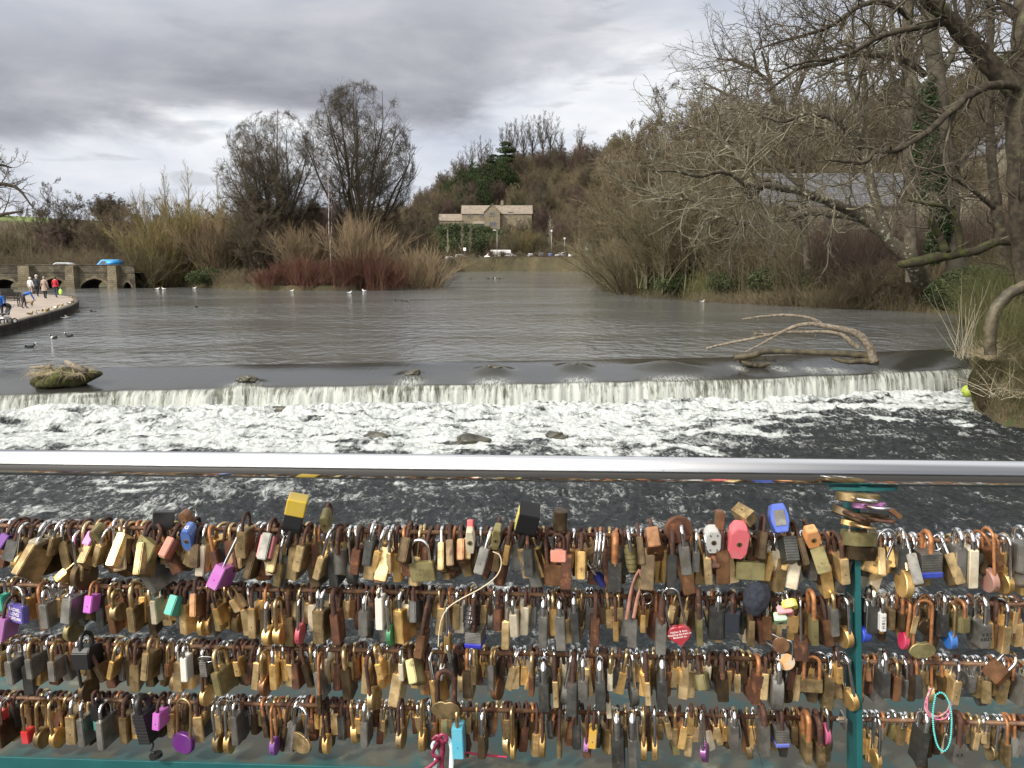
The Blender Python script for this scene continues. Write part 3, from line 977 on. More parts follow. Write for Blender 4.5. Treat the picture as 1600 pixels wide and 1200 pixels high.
def leaf_cloud(seed, blobs, n, size, flat=0.6):
 """leaf-sized quads spread through ellipsoid blobs"""
 r = np.random.default_rng(seed)
 vs = []
 wsum = np.array([b[3] * b[4] * b[5] for b in blobs]) ** 0.7
 cnt = (n * wsum / wsum.sum()).astype(int)
 C = []
 for b, c in zip(blobs, cnt):
  u = r.standard_normal((c, 3))
  u /= np.linalg.norm(u, axis=1, keepdims=True)
  rad = r.uniform(0.35, 1.0, c) ** 0.45
  kk = max(6, c // 60)
  cl = r.standard_normal((kk, 3))
  cl /= np.linalg.norm(cl, axis=1, keepdims=True)
  near = cl[r.integers(0, kk, c)]
  u = u * 0.45 + near * 0.75
  u /= np.maximum(np.linalg.norm(u, axis=1, keepdims=True), .6)
  C.append(np.array(b[:3]) + u * rad[:, None] * np.array(b[3:6]))
 C = np.concatenate(C)
 N = len(C)
 a = r.standard_normal((N, 3))
 a /= np.linalg.norm(a, axis=1, keepdims=True)
 b_ = np.cross(a, r.standard_normal((N, 3)))
 b_ /= np.linalg.norm(b_, axis=1, keepdims=True)
 s = size * r.uniform(.5, 1.3, N)[:, None]
 V = np.stack([C - a * s, C - b_ * s * flat, C + a * s, C + b_ * s * flat], 1).reshape(-1, 3)
 F = np.arange(N * 4).reshape(N, 4)
 return V, F
def define_leafy(name, seed, blobs, n, size, mat, h, bark='bark_dark', flat=.6):
 v, f = leaf_cloud(seed, blobs, n, size, flat)
 cm = np_mesh(name + '_crown', v, f, M[mat], smooth=False)
 p, r_ = resample([(0, 0, -.3), (.1, 0, h * .4), (-.1, 0, h * .9)], [h * .028, h * .02, h * .006], 8)
 br = grow(seed, p[None], r_[None], [lv(14, .35, 60, rr=.4, K=4, t0=.2, sides=4), lv(5, .5, 45, rr=.5, K=3, rmin=.02)])
 tv, tf = merge([tubes(p[None], r_[None], 7)] + [tubes(a, b, s) for a, b, s in br])
 TM[name] = (np_mesh(name + '_trunk', tv, tf, M[bark]), cm)
define_leafy('yew', 1, [(0, 0, 5, 4, 4, 3.6), (2.5, 1, 3.5, 2.6, 2.6, 2.6), (-2.6, -.5, 3.6, 2.6, 2.6, 2.6), (.5, 0, 8.2, 2.2, 2.2, 2.2)], 9000, .20, 'evergreen', 9)
define_leafy('pine', 2, [(0, 0, 11.5, 3.4, 3.4, 1.0), (-1.5, .5, 9.5, 3.0, 3.0, .8), (1.8, -.5, 8.2, 3.0, 3.0, .8), (.2, 0, 13.2, 2.0, 2.0, .9), (-2, 0, 7, 2.4, 2.4, .6)], 6500, .20, 'evergreen', 13)
define_leafy('laurel_bush', 3, [(0, 0, 1.2, 2.4, 2.0, 1.3), (1.6, .3, .9, 1.5, 1.4, 1.0), (-1.5, -.2, .9, 1.5, 1.4, 1.1)], 6000, .10, 'laurel', 2.2)
def plant(kind, x, y, s=1.0, sz=None, rot=None, name='bare_tree', label=None, cat='tree', group=None, z=None, sink=0.0):
 a, b = TM[kind]
 if z is None:
  z = ground(x, y)
 z -= sink
 rot = random.uniform(0, 6.28) if rot is None else rot
 sz = s if sz is None else sz
 e = empty(name, (x, y, z), (0, 0, rot), (s, s, sz))
 tag(e, label, cat, group)
 shr = name.endswith(('bush', 'shrub', 'dogwood'))
 link('stems' if shr else 'trunk', a, e)
 link('twigs' if shr else 'crown', b, e)
 return e
def at(px, py, d):
 p = P(px, py, d)
 return p.x, p.y
def px_h(d, n):     # metres of n photograph pixels at distance d
 return n * d / FPX
# island and left side
plant('spreading_a', *at(434, 430, 124), s=.98, sz=1.02, rot=0.4, name='sycamore', label='big bare tree with a round crown on the island, left of the taller one')
plant('spreading_b', *at(566, 430, 126), s=.96, sz=1.04, rot=2.2, name='sycamore', label='tallest bare tree with wide crown on the island, above the tan bushes')
plant('birch', *at(517, 430, 112), s=.80, sz=.80, rot=1, name='birch_tree', label='slender birch with white trunk between the two big bare trees')
for i, (px, s) in enumerate(((475, .9), (500, .78), (540, .92), (420, .7))):
 plant('woodland_b', *at(px, 430, 127 + 2 * i), s=s, name='bare_tree', label='purple-brown twiggy tree in the thicket between the two big trees', group='purple-brown trees of the island thicket')
plant('bush', *at(563, 440, 110), s=1.30, sz=1.40, name='willow_bush', label='large tan domed bush behind the red dogwood, middle of three', cat='bush')
plant('bush', *at(655, 437, 116), s=1.15, sz=1.32, name='willow_bush', label='tan and green domed bush at the right tip of the island', cat='bush')
plant('bush_brown', *at(672, 437, 122), s=.85, sz=1.0, name='willow_bush', label='lower brown bush trailing over the water at the island tip', cat='bush')
plant('bush', *at(470, 440, 110), s=1.0, sz=1.2, name='willow_bush', label='tan domed bush behind the left half of the red dogwood', cat='bush')
plant('bush_brown', *at(600, 437, 118), s=1.0, sz=1.25, name='willow_bush', label='brown bush filling the gap between the two largest tan bushes', cat='bush')
dl = ('leftmost', 'second from the left', 'third from the left', 'fourth from the left', 'fourth from the right', 'third from the right', 'second from the right', 'rightmost')
for i, px in enumerate((418, 447, 476, 505, 535, 563, 592, 616)):
 plant('dogwood', *at(px, 450, 106.5 + (i % 2) * 1.3), s=1.0, sz=(.8, 1.15, 1.3, 1.15, 1.25, 1.45, 1.55, 1.0)[i], name='red_dogwood',
   label='red-stemmed dogwood clump at the island edge, %s of eight' % dl[i], cat='bush', group='red dogwoods along the island edge', z=.35)
for i, (px, k, s, nm, lab) in enumerate((
  (245, 'willow_a', 1.0, 'willow_tree', 'yellow-twigged willow, leftmost of the group by the bridge end'),
  (272, 'willow_a', 1.12, 'willow_tree', 'tallest yellow-twigged willow right of the bridge end'),
  (303, 'willow_a', .95, 'willow_tree', 'yellow-twigged willow, rightmost of the group by the bridge end'),
  (228, 'willow_b', .85, 'willow_tree', 'olive willow hanging over the bank beside the bridge end'),
  (335, 'bush', 1.5, 'willow_bush', 'pale tan bush between the yellow willows and the big bare tree'),
  (372, 'woodland_a', .8, 'bare_tree', 'brown bushy tree between the yellow willows and the big bare tree'),
  (400, 'woodland_d', .85, 'bare_tree', 'dark brown bushy tree just left of the big bare tree trunk'),
  (355, 'bush_brown', 1.3, 'willow_bush', 'brown bush on the bank below the pale tan bush'))):
 c = 'bush' if 'bush' in nm else 'tree'
 plant(k, *at(px, 440, 118 + (i % 3) * 3), s=s, name=nm, label=lab, cat=c)
plant('laurel_bush', *at(325, 445, 116), s=1.1, sz=.9, name='evergreen_bush', label='dark green bush at the water edge below the yellow willows', cat='bush')
for px, s, lab in ((232, .80, 'first'), (265, .95, 'second'), (302, .98, 'third'), (346, .90, 'fourth')):
 plant('poplar', *at(px, 430, 134), s=s, sz=s * .98, name='poplar_tree', label='slim pale bare poplar behind the yellow willows, %s from the left' % lab)
plant('woodland_d', *at(98, 440, 165), s=1.15, sz=1.25, name='bare_tree', label='dark bare tree standing alone behind the stone bridge')
plant('yew', *at(405, 430, 136), s=.9, sz=1.1, name='yew_tree', label='dark evergreen behind the left big bare tree')
for i, (px, d, k, s) in enumerate(((20, 150, 'woodland_c', .55), (50, 165, 'woodland_c', .6), (85, 160, 'woodland_b', .62), (118, 165, 'woodland_b', .8), (150, 160, 'woodland_a', .85),
         (180, 150, 'woodland_a', .95), (205, 150, 'woodland_b', .85), (215, 140, 'woodland_a', .85), (-30, 150, 'woodland_c', .6), (-5, 190, 'woodland_d', .65),
         (165, 190, 'woodland_d', 1.0), (195, 185, 'woodland_d', 1.1), (140, 190, 'woodland_b', .8), (250, 160, 'woodland_a', 1.0), (300, 160, 'woodland_d', 1.0),
         (345, 165, 'woodland_a', 1.1), (385, 160, 'woodland_d', 1.1), (455, 150, 'woodland_a', 1.1), (520, 155, 'woodland_d', 1.1), (600, 150, 'woodland_a', 1.1), (630, 165, 'woodland_d', 1.0), (650, 190, 'woodland_a', 1.0))):
 plant(k, *at(px, 430, d), s=s, name='bare_tree', label='bare brown tree in the wood behind the bridge and the island', group='wood behind the bridge and the island')
for i, (px, d, s) in enumerate(((152, 820, 1.1), (160, 822, 1.25), (169, 826, 1.25), (178, 824, 1.3), (187, 820, 1.1))):
 plant('woodland_d', *at(px, 330, d), s=s * 1.9, sz=s * 1.6, name='bare_tree', label='dark bare tree in the clump on the skyline above the bridge', group='clump of trees on the left skyline')
for px, s, w in ((33, .8, 'leftmost'), (63, .8, 'middle'), (73, .9, 'rightmost')):
 plant('woodland_d', *at(px, 340, 860), s=s, name='bare_tree', label='tiny lone tree on the green hilltop field, %s of three' % w, group='lone trees on the green hill')
# central hill
hr = np.random.default_rng(17)
names = ['woodland_a', 'woodland_b', 'woodland_d', 'woodland_c', 'woodland_a', 'woodland_d']
for i in range(165):
 px = hr.uniform(640, 985)
 d = hr.uniform(325, 440)
 gap = 684 < px < 832
 if gap and d < 362:
  continue
 s = hr.uniform(.6, .95)
 k = names[hr.integers(0, 6)]
 plant(k, *at(px, 300, d), s=s, name='bare_tree', label='bare tree in the wood covering the hill above the stone house', group='hillside wood above the stone house')
for px, d, s, k in ((700, 398, 1.0, 'yew'), (722, 398, 1.2, 'yew'), (742, 400, 1.3, 'yew'), (765, 385, 1.4, 'yew'), (785, 385, 1.5, 'yew'), (806, 352, .9, 'yew'), (790, 400, 1.3, 'pine'), (772, 402, 1.0, 'pine'), (755, 375, 1.1, 'yew'), (730, 375, 1.0, 'yew')):
 plant(k, *at(px, 300, d), s=s * 1.15, name='yew_tree' if k == 'yew' else 'pine_tree', label='dark %s on the hill behind the stone house' % ('rounded evergreen' if k == 'yew' else 'flat-topped pine'),
   group='dark evergreens on the hill')
tall = ((690, .55, 'pale'), (722, .72, ''), (737, .85, ''), (752, .95, ''), (765, .82, ''), (790, 1.05, ''), (803, 1.15, ''), (818, 1.15, ''), (832, 1.1, ''), (848, 1.2, ''), (860, 1.12, ''), (876, .8, ''), (905, .8, ''))
for i, (px, s, _) in enumerate(tall):
 plant('slim', *at(px, 270, 418 + (i % 3) * 4), s=s * 1.2, sz=s * 1.12, name='hilltop_tree', label='tall thin bare tree against the sky on top of the hill, %s' % (
  ('first', 'second', 'third', 'fourth', 'fifth', 'sixth', 'seventh', 'eighth', 'ninth', 'tenth', 'eleventh', 'twelfth', 'thirteenth')[i] + ' from the left'), group='tall trees on the hill crest')
# trees below the house, around the car park
for i, (px, d, k, s) in enumerate(((697, 326, 'woodland_c', .42), (715, 325, 'woodland_a', .45), (738, 325, 'woodland_c', .45), (788, 325, 'woodland_d', .5), (690, 328, 'laurel_bush', 4.0), (708, 328, 'laurel_bush', 4.2), (727, 329, 'laurel_bush', 4.0), (742, 330, 'laurel_bush', 3.6), (760, 331, 'laurel_bush', 3.2), (792, 330, 'woodland_c', .62), (806, 330, 'woodland_a', .7), (822, 330, 'woodland_c', .75), (777, 330, 'laurel_bush', 2.4), (680, 312, 'woodland_c', .62), (697, 318, 'laurel_bush', 3.2), (715, 318, 'yew', .78), (733, 318, 'laurel_bush', 3.4), (748, 320, 'yew', .7), (760, 322, 'laurel_bush', 3.0), (775, 318, 'woodland_a', .55),
         (700, 306, 'poplar', .62), (722, 306, 'poplar', .7), (735, 306, 'poplar', .66), (800, 306, 'willow_b', .95), (820, 306, 'willow_a', .8), (838, 308, 'willow_b', .9),
         (850, 315, 'woodland_d', .8), (868, 318, 'woodland_b', .85), (885, 315, 'woodland_a', .9), (900, 318, 'woodland_b', .9), (915, 310, 'woodland_a', .9), (930, 300, 'woodland_c', .9), (860, 305, 'poplar', .8), (905, 303, 'poplar', .75))):
 if k in ('willow_a', 'willow_b'):
  nm, lab, gp = 'willow_tree', 'yellow-green willow behind the parked cars', 'willows behind the car park'
 elif k == 'laurel_bush':
  nm, lab, gp = 'evergreen_bush', 'dark green bush on the slope below the stone house', 'evergreen bushes below the stone house'
 elif k == 'yew':
  nm, lab, gp = 'yew_tree', 'dark evergreen tree on the slope below the stone house', 'evergreens below the stone house'
 elif k == 'poplar':
  nm, lab, gp = 'young_tree', 'thin pale young tree rising behind the parked cars', 'young trees behind the car park'
 else:
  nm, lab, gp = 'bare_tree', 'bare tree at the back of the car park under the hill', 'bare trees behind the car park'
 plant(k, *at(px, 400, d), s=s, name=nm, label=lab, group=gp, cat='bush' if 'bush' in nm else 'tree')
for i, (px, s) in enumerate(((745, .5), (768, .62), (785, .55), (812, .5), (838, .42), (905, .4), (925, .5), (940, .7))):
 plant('bush_brown' if i % 2 else 'bush_olive', *at(px, 415, 275), s=s * .8, sz=s * .6, name='bank_bush', label='low brown bush on the bank in front of the parked cars', cat='bush', group='bushes on the car park bank')
# right side
for px, d, k, q, lab in ((985, 185, 'woodland_a', 1.9, 'large domed bare tree on the skyline where the hill meets the right bank wood'), (1042, 178, 'woodland_d', 2.0, 'large dark bare tree on the skyline right of the domed one'),
       (940, 205, 'woodland_c', 1.5, 'rounded olive tree below and left of the domed skyline tree'), (1100, 170, 'woodland_a', 1.7, 'broad bare tree second right of the domed skyline tree')):
 plant(k, *at(px, 300, d), s=q, sz=q, name='bare_tree', label=lab)
for i in range(62):
 px = hr.uniform(955, 1640)
 d = hr.uniform(115, 215)
 k = ('woodland_a', 'woodland_c', 'woodland_d', 'woodland_a', 'woodland_c')[hr.integers(0, 5)]
 s = hr.uniform(.75, 1.15)
 if px > 1130 and d < 135:
  s *= .75
 plant(k, *at(px, 300, d), s=s, name='bare_tree', label='bare tree in the wood on the slope behind the right bank', group='wood on the slope behind the right bank')
for px, d, s in ((1130, 170, 1.2), (1165, 175, 1.0), (1390, 160, 1.3), (1425, 150, 1.2), (1560, 150, 1.3), (1500, 150, 1.1), (1345, 160, 1.0)):
 plant('yew' if px % 2 else 'pine', *at(px, 300, d), s=s * .8, name='pine_tree', label='dark evergreen on the slope behind the right bank', group='evergreens on the right slope')
rb = ((970, 135, 'woodland_c', 1.5), (1015, 122, 'woodland_a', 1.65), (1065, 118, 'woodland_a', 1.7), (1115, 114, 'woodland_c', 1.55), (1160, 118, 'woodland_a', 1.65), (1210, 118, 'woodland_c', 1.5), (1170, 112, 'willow_b', 1.1), (1220, 110, 'willow_b', 1.0), (1035, 122, 'willow_b', 1.6), (1090, 120, 'willow_b', 1.55), (958, 118, 'willow_b', .85), (975, 104, 'willow_b', .95), (992, 96, 'willow_b', .95), (1015, 92, 'willow_b', 1.05), (1040, 90, 'willow_b', .95), (1060, 86, 'willow_b', 1.1),
  (1085, 88, 'willow_b', 1.0), (1110, 84, 'willow_b', 1.0), (1140, 82, 'willow_b', .72), (1180, 80, 'willow_b', .52), (1010, 112, 'willow_b', 1.15), (1065, 108, 'willow_b', 1.3), (965, 140, 'willow_b', 1.1), (1115, 104, 'willow_b', 1.15))
ordn = ('first', 'second', 'third', 'fourth', 'fifth', 'sixth', 'seventh', 'eighth', 'ninth', 'tenth', 'eleventh', 'twelfth', 'thirteenth', 'fourteenth', 'fifteenth', 'sixteenth', 'seventeenth', 'eighteenth', 'nineteenth', 'twentieth', 'twenty-first', 'twenty-second', 'twenty-third', 'twenty-fourth')
for i, (px, d, k, s) in enumerate(sorted(rb)):
 plant(k, *at(px, 440, d), s=s, name='willow_tree', label='olive-brown many-stemmed willow on the right bank, %s from the left' % ordn[i], group='willows along the right bank')
for i, (px, d, k, s) in enumerate(((985, 89, 'bush_olive', .55), (1020, 84, 'bush_olive', .6), (1055, 80, 'bush_olive', .62), (1090, 77, 'bush_olive', .6), (1125, 76, 'bush_brown', .62), (1160, 74, 'bush_brown', .6),
         (1200, 72, 'bush_olive', .62), (1240, 70, 'bush_brown', .6), (1280, 68, 'bush_olive', .6), (1320, 66, 'bush_brown', .62), (1360, 65, 'bush_olive', .62), (1400, 64, 'bush_brown', .6), (1440, 62, 'bush_olive', .6), (1475, 61, 'bush_brown', .62))):
 plant(k, *at(px, 470, d + 1.5), s=s, sz=s * .8, name='bank_bush', label='low twiggy bush overhanging the water on the right bank, %s from the left' % ordn[i], cat='bush', group='bushes overhanging the right bank')
for i, (px, d, s) in enumerate(((1060, 86, .9), (1130, 80, .8), (1215, 76, 1.1), (1255, 75, 1.2), (1295, 73, 1.2), (1335, 72, 1.3), (1375, 70, 1.3), (1415, 68, 1.2), (1460, 66, 1.2), (1530, 50, 1.1), (1575, 46, 1.1))):
 plant('laurel_bush', *at(px, 450, d), s=s, sz=s * .95, name='evergreen_bush', label='green leafy bush behind the overhanging twigs of the right bank, %s from the left' % ordn[i], cat='bush', group='evergreen bushes on the right bank')
# traced trees on the right bank
def traced(name, label, d, limbs, levels, seed, bark, twig, base=None, lean=0.0, cat='tree', K0=26, split=0, root=None, extra=None):
 """limbs: list of (points in photograph pixels (x,y[,depth offset]), radii px).
 each limb gets its own distance so that the crown has depth"""
 r = np.random.default_rng(seed)
 tr = []
 for pts, rad in limbs:
  out, rr = [], []
  for q, p in enumerate(pts):
   dd = d + (p[2] if len(p) > 2 else 0)
   v = P(p[0], p[1], dd)
   out.append(tuple(v))
   rr.append(rad[q] * dd / FPX)
  tr.append((out, rr))
 bx = Vector(tr[0][0][0])
 e = empty(name, (bx.x, bx.y, bx.z))
 tr = [([tuple(Vector(p) - bx) for p in a], b) for a, b in tr]
 tag(e, label, cat)
 g = [resample(p, q, K0) for p, q in tr]
 P0 = np.stack([a for a, b in g])
 R0 = np.stack([b for a, b in g])
 jit = np.random.default_rng(seed + 1).normal(0, 1, P0.shape)
 jit[:, 0] = 0
 P0 = P0 + jit * R0[:, :, None] * 0.10
 lvv = grow(seed, P0, R0, levels)
 tv = [tubes(P0, R0, 10)] + [tubes(a, b, s) for a, b, s in lvv[:split]]
 link('trunk', np_mesh(name + '_trunk', *merge(tv), M[bark]), e)
 link('crown', np_mesh(name + '_crown', *merge([tubes(a, b, s) for a, b, s in lvv[split:]]), M[twig]), e)
 return e
M['bark_lichen'] = surf('bark_lichen', (0.055, 0.048, 0.036), (0.085, 0.075, 0.055), 5.0, 0.95, bump=0.03, spec=0.1, c3=(0.26, 0.26, 0.20), scale3=4.0, lo3=0.56, hi3=0.64)
M['bark_near'] = surf('bark_near', (0.035, 0.030, 0.024), (0.075, 0.062, 0.045), 3.0, 0.95, bump=0.04, spec=0.1, c3=(0.10, 0.11, 0.06), scale3=1.5, lo3=0.55, hi3=0.75)
M['twig_near'] = surf('twig_near', (0.060, 0.050, 0.037), (0.115, 0.10, 0.074), 1.2, 0.95, spec=0.1)
M['twig_lichen'] = surf('twig_lichen', (0.085, 0.075, 0.050), (0.20, 0.185, 0.135), 1.5, 0.95, spec=0.1)
M['mossy_bark'] = surf('mossy_bark', (0.036, 0.031, 0.022), (0.056, 0.062, 0.022), 2.5, 0.95, bump=0.04, lo=0.44, hi=0.66, spec=0.1)
traced('ash_tree', 'huge dark tree at the right edge whose thick limb arches up to the left', 30,
  [([(1640, 600, 2), (1622, 480, 1), (1606, 380, .5), (1598, 300, 0), (1592, 220, 0), (1594, 130, 0), (1598, 60, 0), (1600, -30, .5), (1604, -120, 1)], [30, 26, 23, 21, 20, 19, 14, 12, 9]),
  ([(1594, 150, 0), (1572, 122, 0), (1540, 90, 0), (1506, 54, -.3), (1482, 28, -.6), (1450, 0, -.9), (1415, -40, -1.4), (1370, -90, -2)], [17, 15, 14, 12.5, 11.5, 11, 9, 6]),
  ([(1478, 34, -.6), (1440, 42, -1.5), (1400, 50, -2), (1365, 62, -2.6), (1335, 80, -3.2), (1300, 92, -3.6), (1262, 96, -4), (1215, 112, -4.4)], [5.5, 4.6, 4.2, 3.8, 3.2, 2.8, 2.2, 1.2]),
  ([(1420, 28, 1), (1400, 12, .6), (1375, 3, .2), (1345, 8, -.2), (1322, 24, -.6), (1298, 40, -.9), (1262, 54, -1.2), (1222, 64, -1.6), (1180, 78, -2)], [4.2, 4.0, 4.0, 3.6, 3.4, 3.0, 2.5, 1.9, 1.0]),
  ([(1588, 135, -.5), (1548, 133, -1), (1516, 148, -1.4), (1494, 166, -1.8), (1474, 182, -2.2), (1452, 204, -2.6), (1425, 222, -3), (1398, 236, -3.4), (1368, 236, -3.8), (1352, 254, -4), (1322, 252, -4.2), (1288, 250, -4.5)], [7, 6.5, 6, 6, 5.5, 5, 4.8, 4.2, 3.8, 3.2, 2.6, 1.4]),
  ([(1445, 118, 2), (1420, 98, 1.8), (1390, 90, 1.5), (1350, 86, 1.2), (1318, 88, .8), (1286, 100, .4), (1255, 104, 0), (1225, 122, -.4), (1196, 146, -.8)], [5, 4.5, 4.2, 4, 3.6, 3.2, 2.6, 2.0, 1.2]),
  ([(1600, 40, 1), (1570, 10, 1.5), (1545, -30, 2), (1520, -80, 2)], [7, 5, 4, 2]),
  ([(1605, 250, -1), (1640, 200, -2), (1680, 120, -3), (1720, 30, -4)], [12, 10, 8, 4])],
  [dict(n=24, len=3.0, ang=48, asd=18, up=-.02, trop=.015, rr=.42, rmax=.05, rmin=.018, K=9, wob=.24, t0=.12, short=.1, sides=4, tip=.35),
  dict(n=7, ratio=.5, ang=42, asd=12, trop=.02, rr=.6, rmin=.011, K=6, wob=.22, t0=.15, sides=3),
  dict(n=5, ratio=.5, ang=42, asd=12, trop=.03, rr=.7, rmin=.007, K=4, wob=.2, t0=.15, sides=3)],
  5, 'bark_near', 'twig_near', K0=30)
traced('riverside_tree', 'low leaning tree with lichen-covered limbs reaching left over the water', 42,
  [([(1440, 440, 1), (1428, 412, 0), (1400, 385, 0), (1374, 358, 0), (1342, 334, 0), (1310, 321, -.5), (1278, 309, -1), (1250, 299, -1.5), (1222, 294, -2), (1196, 290, -2.5), (1166, 289, -3), (1140, 271, -3.5), (1118, 269, -4), (1092, 276, -4.5), (1058, 268, -5), (1015, 266, -5.5)], [13, 13, 11, 10, 8.5, 7.5, 7, 6.2, 5.4, 4.6, 4, 3.4, 3, 2.6, 2, 1]),
  ([(1360, 346, 0), (1330, 337, 1), (1300, 333, 1.4), (1268, 330, 1.8), (1240, 338, 2.2), (1210, 344, 2.4), (1180, 349, 2.6), (1150, 347, 2.8), (1128, 338, 3), (1098, 344, 3.2)], [8, 7.5, 7, 6.5, 6, 5.6, 5, 4.4, 3.6, 2.4]),
  ([(1210, 292, -2), (1209, 281, -1.5), (1184, 279, -1), (1168, 262, -.5), (1152, 240, 0), (1132, 225, .5), (1108, 205, 1), (1075, 196, 1.5), (1050, 178, 2)], [4.4, 4.2, 4, 3.8, 3.4, 3, 2.4, 1.8, 1]),
  ([(1128, 340, 3), (1100, 325, 3.3), (1080, 312, 3.6), (1040, 310, 4), (1012, 298, 4.4), (985, 287, 4.8)], [3.6, 3, 2.6, 2.2, 1.8, 1]),
  ([(1196, 290, -2.5), (1178, 304, -2.6), (1168, 308, -2.7), (1168, 318, -2.8)], [3, 3, 2.6, 2.2]),
  ([(1385, 370, 0), (1365, 300, .5), (1352, 240, 1), (1346, 190, 1.3), (1334, 150, 1.6), (1322, 108, 2), (1325, 60, 2.4)], [7, 6.6, 6.2, 6, 4.6, 3.2, 1.6]),
  ([(1346, 182, 1.3), (1352, 140, 1.3), (1348, 100, 1.3), (1362, 60, 1.2), (1360, 10, 1)], [5, 4.6, 4, 3, 1.8]),
  ([(1350, 232, 1), (1322, 200, .6), (1290, 182, .2), (1258, 178, -.2), (1225, 190, -.6), (1190, 182, -1)], [4.4, 4.2, 3.8, 3, 2.4, 1.4]),
  ([(1352, 250, 1), (1310, 205, 2), (1270, 195, 2.5), (1230, 186, 3), (1180, 172, 3.5), (1120, 168, 4)], [5, 5, 4.6, 4, 3, 1.6])],
  [dict(n=24, len=3.6, ang=55, asd=18, up=.06, trop=.02, rr=.42, rmax=.055, rmin=.024, K=9, wob=.24, t0=.15, short=.15, sides=4, tip=.35),
  dict(n=6, ratio=.5, ang=42, asd=12, trop=.03, rr=.6, rmin=.015, K=6, wob=.2, t0=.15, sides=3),
  dict(n=5, ratio=.5, ang=42, asd=12, trop=.03, rr=.7, rmin=.010, K=4, wob=.2, t0=.15, sides=3)],
  6, 'bark_lichen', 'twig_lichen', K0=34)
traced('ivy_tree', 'tall straight tree trunk with ivy climbing its left side', 52,
  [([(1500, 470, 0), (1494, 420, 0), (1488, 370, 0), (1482, 300, 0), (1474, 220, 0), (1466, 140, 0), (1456, 60, 0), (1450, 0, 0), (1444, -80, 0)], [17, 15, 14, 13.5, 13, 12.5, 12, 11, 9]),
  ([(1464, 130, 0), (1490, 80, .5), (1508, 40, 1), (1520, -20, 1.5)], [6, 5, 4, 3]),
  ([(1470, 190, 0), (1440, 150, 1), (1425, 110, 2), (1400, 60, 3), (1390, 0, 4)], [6, 5, 4, 3, 2]),
  ([(1480, 280, 0), (1520, 230, 1), (1545, 200, 2), (1575, 190, 3)], [5, 4, 3, 2])],
  [dict(n=12, len=4.0, ang=60, asd=15, up=.1, trop=.03, rr=.4, rmax=.07, rmin=.028, K=8, wob=.2, t0=.2, short=.2, sides=4, tip=.35),
  dict(n=7, ratio=.5, ang=42, trop=.03, rr=.6, rmin=.018, K=6, wob=.18, t0=.15, sides=3),
  dict(n=6, ratio=.5, ang=42, trop=.03, rr=.7, rmin=.011, K=4, wob=.18, t0=.15, sides=3)],
  8, 'bark_grey', 'twig_near')
traced('bare_tree', 'dark straight tree trunk behind and left of the ivy-clad one', 62,
  [([(1425, 440, 0), (1422, 330, 0), (1420, 220, 0), (1419, 120, 0), (1418, 30, 0), (1420, -60, 0)], [10, 9.5, 9, 8.5, 8, 6]),
  ([(1420, 200, 0), (1400, 140, .5), (1385, 80, 1), (1380, 10, 1.5)], [5, 4, 3, 2]),
  ([(1419, 120, 0), (1440, 70, 1), (1455, 20, 2), (1465, -30, 2)], [5, 4, 3, 2])],
  [dict(n=18, len=4.4, ang=55, asd=15, up=.1, trop=.04, rr=.4, rmax=.07, rmin=.03, K=8, wob=.2, t0=.2, short=.2, sides=4, tip=.35),
  dict(n=7, ratio=.5, ang=42, trop=.03, rr=.6, rmin=.02, K=6, wob=.18, t0=.15, sides=3),
  dict(n=6, ratio=.5, ang=42, trop=.03, rr=.7, rmin=.012, K=4, wob=.18, t0=.15, sides=3)],
  9, 'bark_dark', 'twig_near')
traced('bare_tree', 'spindly tree high behind the lichen-covered limbs, its twigs against the sky', 58,
  [([(1262, 420, 0), (1255, 330, 0), (1246, 250, 0), (1228, 190, 0), (1205, 130, 0), (1190, 80, 0)], [5.5, 5, 4.6, 4, 3, 1.5]),
  ([(1246, 250, 0), (1215, 200, 1), (1180, 175, 2), (1140, 150, 3), (1100, 130, 4)], [4.5, 4, 3.2, 2.4, 1.2]),
  ([(1228, 190, 0), (1250, 130, -1), (1275, 80, -2), (1290, 30, -3)], [4, 3.5, 2.6, 1.4]),
  ([(1250, 290, 0), (1205, 250, 0), (1160, 225, 0), (1110, 215, 0)], [4.5, 4, 3, 1.5]),
  ([(1205, 130, 0), (1180, 110, .5), (1150, 95, 1), (1120, 92, 1.5)], [3, 2.6, 2, 1])],
  [dict(n=20, len=3.8, ang=48, asd=15, up=.06, trop=.03, rr=.42, rmax=.06, rmin=.03, K=8, wob=.2, t0=.15, short=.15, sides=4, tip=.35),
  dict(n=7, ratio=.5, ang=42, trop=.03, rr=.6, rmin=.018, K=6, wob=.18, t0=.15, sides=3),
  dict(n=5, ratio=.5, ang=42, trop=.03, rr=.7, rmin=.012, K=4, wob=.18, t0=.15, sides=3)],
  12, 'bark_near', 'twig_near')
traced('bare_tree', 'bare tree filling the top right corner behind the thick dark limb', 46,
  [([(1570, 470, 0), (1560, 350, 0), (1548, 240, 0), (1545, 130, 0), (1548, 30, 0), (1540, -60, 0)], [9, 8, 7, 6, 5, 4]),
  ([(1548, 240, 0), (1580, 170, 1), (1605, 100, 2), (1625, 20, 2)], [4, 3.5, 3, 2]),
  ([(1545, 150, 0), (1520, 90, 1), (1500, 40, 2), (1485, -20, 2)], [4, 3.5, 3, 2]),
  ([(1560, 330, 0), (1510, 290, -1), (1470, 270, -2), (1420, 262, -3)], [4, 3.5, 3, 2])],
  [dict(n=17, len=3.8, ang=52, asd=15, up=.06, trop=.03, rr=.42, rmax=.05, rmin=.025, K=8, wob=.2, t0=.15, short=.15, sides=4, tip=.35),
  dict(n=6, ratio=.5, ang=42, trop=.03, rr=.6, rmin=.015, K=6, wob=.18, t0=.15, sides=3),
  dict(n=5, ratio=.5, ang=42, trop=.03, rr=.7, rmin=.010, K=4, wob=.18, t0=.15, sides=3)],
  14, 'bark_near', 'twig_near')
